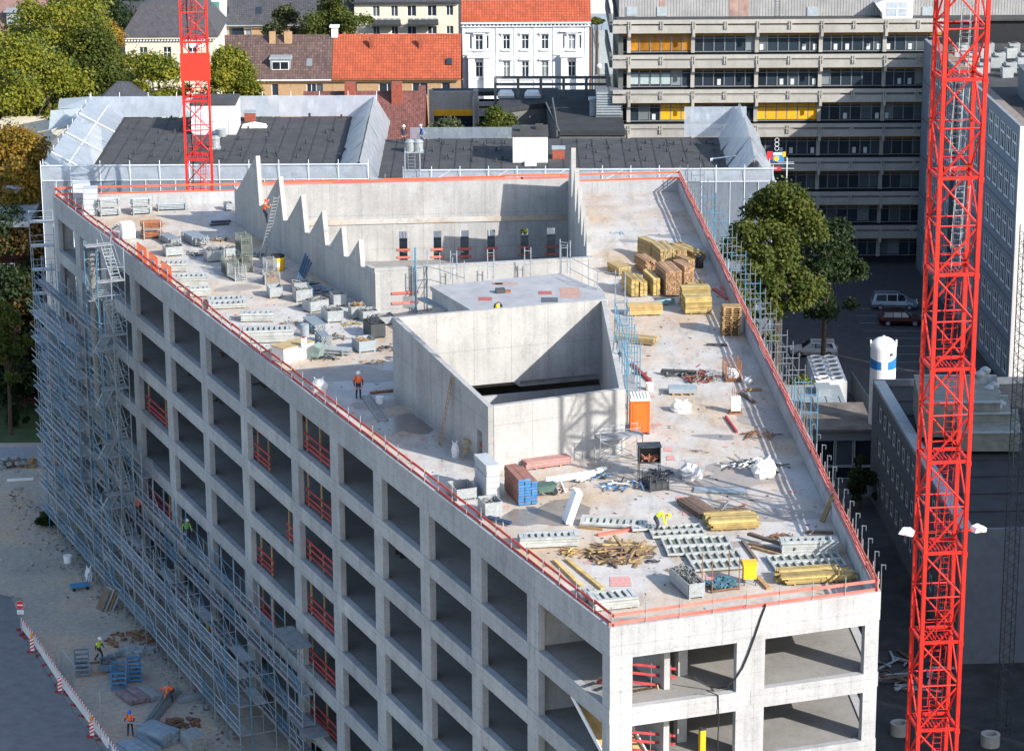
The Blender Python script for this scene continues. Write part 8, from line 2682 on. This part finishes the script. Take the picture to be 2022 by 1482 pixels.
def yard_rack(label, px0, px1, py, d, h, m):
    p, q = P(px0, py, 0), P(px1, py - 2, 0)
    w = (q - p).length
    t = thing('stacking_rack', label, 'rack', p, az_of(p, q), 'stacking racks in the yard')
    for x in (0.04, w - 0.04):
        for y in (0.04, d - 0.04):
            ob('post', memo(('post', h, m.name), lambda: MB().box(-0.04, -0.04, 0, 0.04, 0.04, h), m), t, (x, y, 0))
    for j in range(4):
        z = 0.15 + j * (h - 0.25) / 3
        for y in (0.0, d - 0.05):
            ob('rail', memo(('rail', round(w, 2), m.name), lambda: MB().box(0.085, 0, 0, w - 0.085, 0.05, 0.13), m), t, (0, y, z))
        for x in (0.0, w - 0.05):
            ob('rail', memo(('rail', 'd', round(d, 2), m.name), lambda: MB().box(0, 0.085, 0, 0.05, d - 0.085, 0.13), m), t, (x, 0, z))
    ob('load', scrap(w, d, 0.5, 24, 0.07, g5.randint(0, 999), 1.0), t, m=(M_SCRAP,), kind='stuff')
    return t
M_RB = mat('rack_blue', (0.05, 0.19, 0.36), 0.6, 0.25, 2)
M_RG = mat('rack_blue_grey', (0.14, 0.20, 0.26), 0.6, 0.25, 2)
yard_rack('grey-blue rack nearest the barrier in the yard', 148, 178, 1338, 2.0, 1.3, M_RG)
yard_rack('bright blue rack in front of the pair in the yard', 220, 250, 1364, 2.0, 1.3, M_RB)
yard_rack('blue rack right of the pair next to the scaffold foot', 254, 281, 1349, 1.8, 1.2, M_RB)
yard_rack('low grey rack behind the blue pair', 198, 232, 1330, 1.6, 0.6, M_RG)
heap('pile of flat grey boards behind the blue racks', 262, 1292, 0.9, 0.6, 16, (M_ZINC, M_STEEL), 71, 0.25, 2.4, 0.35, 'board_pile', 'board pile', 0.0)
def yard_planks(label, a, b, ln, nx, nz, m, yaw=0, h=0.12):
    p, q = P(*a, 0), P(*b, 0)
    w = (q - p).length
    t = thing('board_stack', label, 'board stack', p, az_of(p, q) + yaw, 'board stacks in the yard')
    bw = w / nx
    me = memo(('board', round(bw, 3), ln, h, m.name), lambda: MB().box(0, 0, 0, bw * 0.93, ln, h * 0.9), m)
    for k in range(nz):
        for i in range(nx):
            ob('board', me, t, (i * bw, g5.uniform(-0.08, 0.08), 0.05 + k * h), g5.uniform(-0.8, 0.8))
    return t
yard_planks('fanned pinkish-grey boards beside the blue racks', (258, 1394), (300, 1386), 2.2, 6, 3, mat('pink_grey_board', (0.24, 0.18, 0.19), 0.8, 0.3, 2, isl=0.3), 8)
yard_planks('striped steel boards right of the pinkish ones', (300, 1386), (318, 1382), 2.2, 4, 3, M_STEEL, 6)
yard_planks('stack of blue-edged steel decks by the tube pile', (322, 1478), (366, 1468), 2.6, 4, 7, mat('blue_grey_deck', (0.22, 0.28, 0.33), 0.6, 0.2, 2, isl=0.25), 20)
yard_planks('lower stack of blue-grey decks at the bottom edge', (252, 1512), (330, 1502), 2.4, 5, 5, mat('blue_grey_deck', (0.22, 0.28, 0.33)), 20)
yard_planks('rack of tubes under a grid at the bottom by the scaffold', (378, 1486), (410, 1478), 1.6, 6, 8, M_STEEL, 0)
t = thing('tube_pile', 'long bundle of grey scaffold tubes lying across the yard', 'tube pile', P(282, 1446, 0), 0)
a, b = P(282, 1446, 0), P(346, 1362, 0)
g = random.Random(4)
dv_ = (b - a).normalized()
sd = Vector((-dv_.y, dv_.x, 0))
for k in range(26):
    of = sd * g.uniform(-0.55, 0.55)
    e = (b - a) * g.uniform(0.85, 1.05)
    ob('tube', MB().tube(of * 0.6 + Vector((0, 0, 0.06 + 0.03 * (k % 6))), e + of + Vector((0, 0, 0.1 + 0.07 * (k % 6))), 0.035, 6), t, m=(M_STEEL,))
stick_ = lambda lb, a, b, w, h, m: solo('beam', MB().bar(Vector((0, 0, h / 2 + 0.02)), P(*b, 0) - P(*a, 0) + Vector((0, 0, h / 2 + 0.02)), w, h), m, lb, 'beam', P(*a, 0), 0, 'loose beams in the yard')
stick_('pale beam bridging the trench beside the scaffold foot', (352, 1388), (402, 1374), 0.4, 0.25, M_ZINC)
stick_('thin timber lying on the yard in front of the blue racks', (176, 1310), (212, 1306), 0.15, 0.1, M_WOOD)
stick_('second thin timber lying between the racks', (170, 1334), (210, 1330), 0.15, 0.1, M_WOOD)
stick_('white bar lying on the dirt at the far end of the yard', (14, 950), (66, 947), 0.3, 0.15, M_WHITE)
ob('bucket', buck, None, P(134, 1110, 0), 0, label='white bucket standing alone on the bare dirt', category='bucket').scale = (1.4, 1.4, 1.4)
sack('white sack at the scaffold foot next to the blue trolley', 176, 1146, 0.5, 1.0, 9, None, 0.0)
bt = thing('blue_trolley', 'blue flat trolley by the scaffold foot', 'trolley', P(158, 1162, 0), 20)
ob('bed', MB().box(-0.7, -0.4, 0.25, 0.7, 0.4, 0.35), bt, m=(M_RB,))
ob('handle', MB().tube((0.65, -0.35, 0.35), (0.75, -0.35, 1.0), 0.03, 5).tube((0.65, 0.35, 0.35), (0.75, 0.35, 1.0), 0.03, 5).tube((0.75, -0.35, 1.0), (0.75, 0.35, 1.0), 0.03, 5), bt, m=(M_RB,))
for x in (-0.5, 0.5):
    for y in (-0.36, 0.36):
        ob('wheel', MB().tube((x, y - 0.04, 0.12), (x, y + 0.04, 0.12), 0.12, 10), bt, m=(M_BLACK,))
for k in range(4):
    solo('board', MB().bar((0, 0, 0.02), (0.3, 0.75, 1.5), 0.9, 0.04), (M_DARKW, M_ZINC, M_WOOD, M_ZINC)[k], ('leftmost dark board', 'second grey board', 'third brown board', 'rightmost grey board')[k] + ' leaning at the scaffold foot', 'board', P(196 + k * 7, 1204, 0), -30, 'boards leaning at the scaffold foot')
heap('heap of rubble and stones at the far end of the yard', 15, 918, 2.6, 1.2, 60, (M_STEEL, M_DARKW, M_ZINC), 81, 0.7, 0.8, 0.3, 'rubble_heap', 'rubble heap', 0.0)
heap('heap of broken slabs beside the footpath', 70, 915, 2.0, 1.0, 45, (M_WOOD, M_ZINC, M_DARKW), 82, 0.6, 0.9, 0.3, 'rubble_heap', 'rubble heap', 0.0)
heap('bricks and dirt along the scaffold foot by the standing worker', 262, 1262, 2.0, 1.6, 60, (M_RUST, M_DARKW, M_WOOD), 83, 0.2, 0.5, 0.15, 'rubble_heap', 'rubble heap', 0.0)
heap('dirt clods at the lower scaffold foot', 352, 1432, 1.6, 1.2, 50, (M_RUST, M_DARKW), 84, 0.3, 0.5, 0.2, 'rubble_heap', 'rubble heap', 0.0)
lp2 = thing('site_fence', 'leaning grey mesh fence behind the barrier row', 'fence', P(120, 1322, 0), az_of(P(120, 1322, 0), P(160, 1375, 0)))
ob('frame', MB().tube((0, 0, 0), (0, 0.1, 1.6), 0.025, 5).tube((3.4, 0, 0), (3.4, 0.1, 1.6), 0.025, 5).tube((0, 0.1, 1.6), (3.4, 0.1, 1.6), 0.025, 5).tube((0, 0, 0.1), (3.4, 0, 0.1), 0.025, 5), lp2, m=(M_TUBE,))
mf = MB()
for k in range(26):
    mf.bar((0.13 * k + 0.06, 0, 0.1), (0.13 * k + 0.06, 0.1, 1.6), 0.01)
ob('wire_mesh', mf, lp2, m=(M_TUBE,))
for px, py, h in ((201, 1452, 3.2), (112, 1318, 2.6)):
    solo('pole', MB().tube((0, 0, 0), (0, 0, h), 0.04, 6).box(-0.2, -0.2, 0, 0.2, 0.2, 0.06), M_STEEL, 'thin steel pole standing in the yard ' + ('near the bottom beacon' if px > 150 else 'behind the middle beacon'), 'pole', P(px, py, 0))
# yard on the right: rings and timbers in deep shade
for px, py, lb in ((1776, 1448, 'concrete shaft ring in the shade left of the near crane'), (1955, 1470, 'concrete shaft ring in the shade right of the near crane')):
    t = thing('shaft_ring', lb, 'concrete ring', P(px, py, 0), 0, 'concrete shaft rings')
    ob('ring', MB().lathe([(0.62, 0), (0.62, 0.8), (0.4, 0.802), (0.36, 0.5)], 24), t, m=(M_FASC,))
heap('timber pieces lying in the shaded yard by the crane foot', 1790, 1330, 3.0, 3.0, 40, (M_DARKW, M_DARK, M_ZINC), 91, 0.2, 2.4, 0.15, 'timber_litter', 'timber litter', 0.0)
# hoist at the right end of the sheeted building
hs_ = thing('material_hoist', 'hoist landing with blue and yellow sign at the sheeted corner', 'hoist', PY(1524, 330, 250))
hs_.scale = (0.62, 0.62, 0.62)
hx = MB()
for x in (-0.4, 2.2):
    for y in (-0.5, 0.5):
        hx.tube((x, y, -20), (x, y, 1.4), 0.04, 4)
hx.tube((-0.4, -0.5, 0.6), (3.2, -0.5, 0.6), 0.03, 4).tube((-0.4, -0.5, -0.1), (3.2, -0.5, -0.1), 0.03, 4).tube((-0.4, 0.5, 0.6), (3.2, 0.5, 0.6), 0.03, 4)
ob('tube_frame', hx, hs_, m=(M_STRAP,))
ob('red_panel', MB().box(-0.75, -0.3, 1.2, 0.05, -0.24, 2.4), hs_, m=(M_RR,))
ob('sign', MB().box(0.1, -0.35, 0.9, 1.75, -0.3, 2.3), hs_, m=(M_BLUE,))
ob('sign_band', MB().box(0.15, -0.36, 1.85, 1.4, -0.352, 2.2), hs_, m=(M_WHITE,))
ob('sign_disc', MB().lathe([(0.38, -0.004), (0.38, 0.004)], 18), hs_, (0.62, -0.36, 1.35), m=(M_YPLA,), rot=(R_(90), 0, 0))
ob('yellow_edge', MB().box(1.5, -0.37, 1.6, 1.95, -0.355, 2.35), hs_, m=(M_YPLA,))
ob('red_board', MB().box(-0.2, -0.6, -0.35, 1.3, -0.55, 0.15), hs_, m=(M_RR,))
rg_ = MB()
for k in range(3):
    for s in range(12):
        a0, a1 = 6.283 * s / 12, 6.283 * (s + 1) / 12
        rg_.bar((0.65 + 0.3 * math.cos(a0), -0.2, 2.8 + 0.62 * k + 0.3 * math.sin(a0)), (0.65 + 0.3 * math.cos(a1), -0.2, 2.8 + 0.62 * k + 0.3 * math.sin(a1)), 0.07, 0.05)
ob('ring_mast', rg_, hs_, m=(M_STRAP,))

# loose litter: nobody could count it
def litter(name, pts, mats, smin, smax, flat, seed, label, cat):
    g = random.Random(seed)
    mb = MB()
    for p_ in pts:
        s = g.uniform(smin, smax)
        M = Matrix.Rotation(g.uniform(0, 6.28), 3, 'Z') @ Matrix.Rotation(g.uniform(-0.3, 0.3), 3, 'X')
        mb.cbox((p_[0], p_[1], p_[2] + s * flat * 0.4), (s * g.uniform(0.6, 2.2), s * g.uniform(0.4, 1), s * flat * g.uniform(0.5, 1)), g.randrange(len(mats)), M)
    o_ = ob(name, mb, None, m=tuple(mats), kind='stuff', label=label, category=cat)
g = random.Random(77)
def inside(p_, poly):
    c = False
    j = len(poly) - 1
    for i in range(len(poly)):
        a, b = poly[i], poly[j]
        if (a.y > p_.y) != (b.y > p_.y) and p_.x < (b.x - a.x) * (p_.y - a.y) / (b.y - a.y) + a.x:
            c = not c
        j = i
    return c
pts = []
rp = ring(-0.6)
while len(pts) < 1500:
    q = rp[0].lerp(rp[3], g.random()).lerp(rp[1].lerp(rp[2], g.random()), g.random())
    if inside(q, rp) and not inside(q, hole1) and not inside(q, hole2) and not inside(q, SB):
        pts.append((q.x, q.y, 24.0))
litter('litter', pts, [M_WOOD, M_DARK, M_STEEL, M_PINK, M_PLY, M_DAMP], 0.03, 0.14, 0.3, 5, 'small offcuts and scraps strewn over the roof slab', 'litter')
pts = []
for k in range(900):
    u, n = g.uniform(38, 104), 3.0 + abs(g.gauss(0, 1.1))
    q = C + ld_ * u + no_ * n
    pts.append((q.x, q.y, 0.0))
for k in range(160):
    q = P(g.uniform(0, 200), g.uniform(905, 1150), 0)
    pts.append((q.x, q.y, 0.0))
litter('rubble', pts, [M_GROUND, M_FASC, M_ZINC, M_DARKW, M_GROUND, M_FASC], 0.04, 0.17, 0.7, 6, 'stones and crumbs of rubble strewn along the scaffold foot', 'rubble')

t = thing('plywood_ramp', 'bright plywood stair form sloping through the corner bay', 'stair', (C.x, C.y, 0), AZ_L + 180)
for k in range(5):
    ob('panel', MB().bar((5.3, -0.75 - 0.42 * k, 19.2), (1.2, -0.75 - 0.42 * k, 17.15), 0.4, 0.05), t, m=(M_PLY,))
for y in (-0.5, -2.7):
    ob('stringer', MB().bar((5.4, y, 19.3), (1.1, y, 17.25), 0.06, 0.28), t, m=(M_WHITE,))
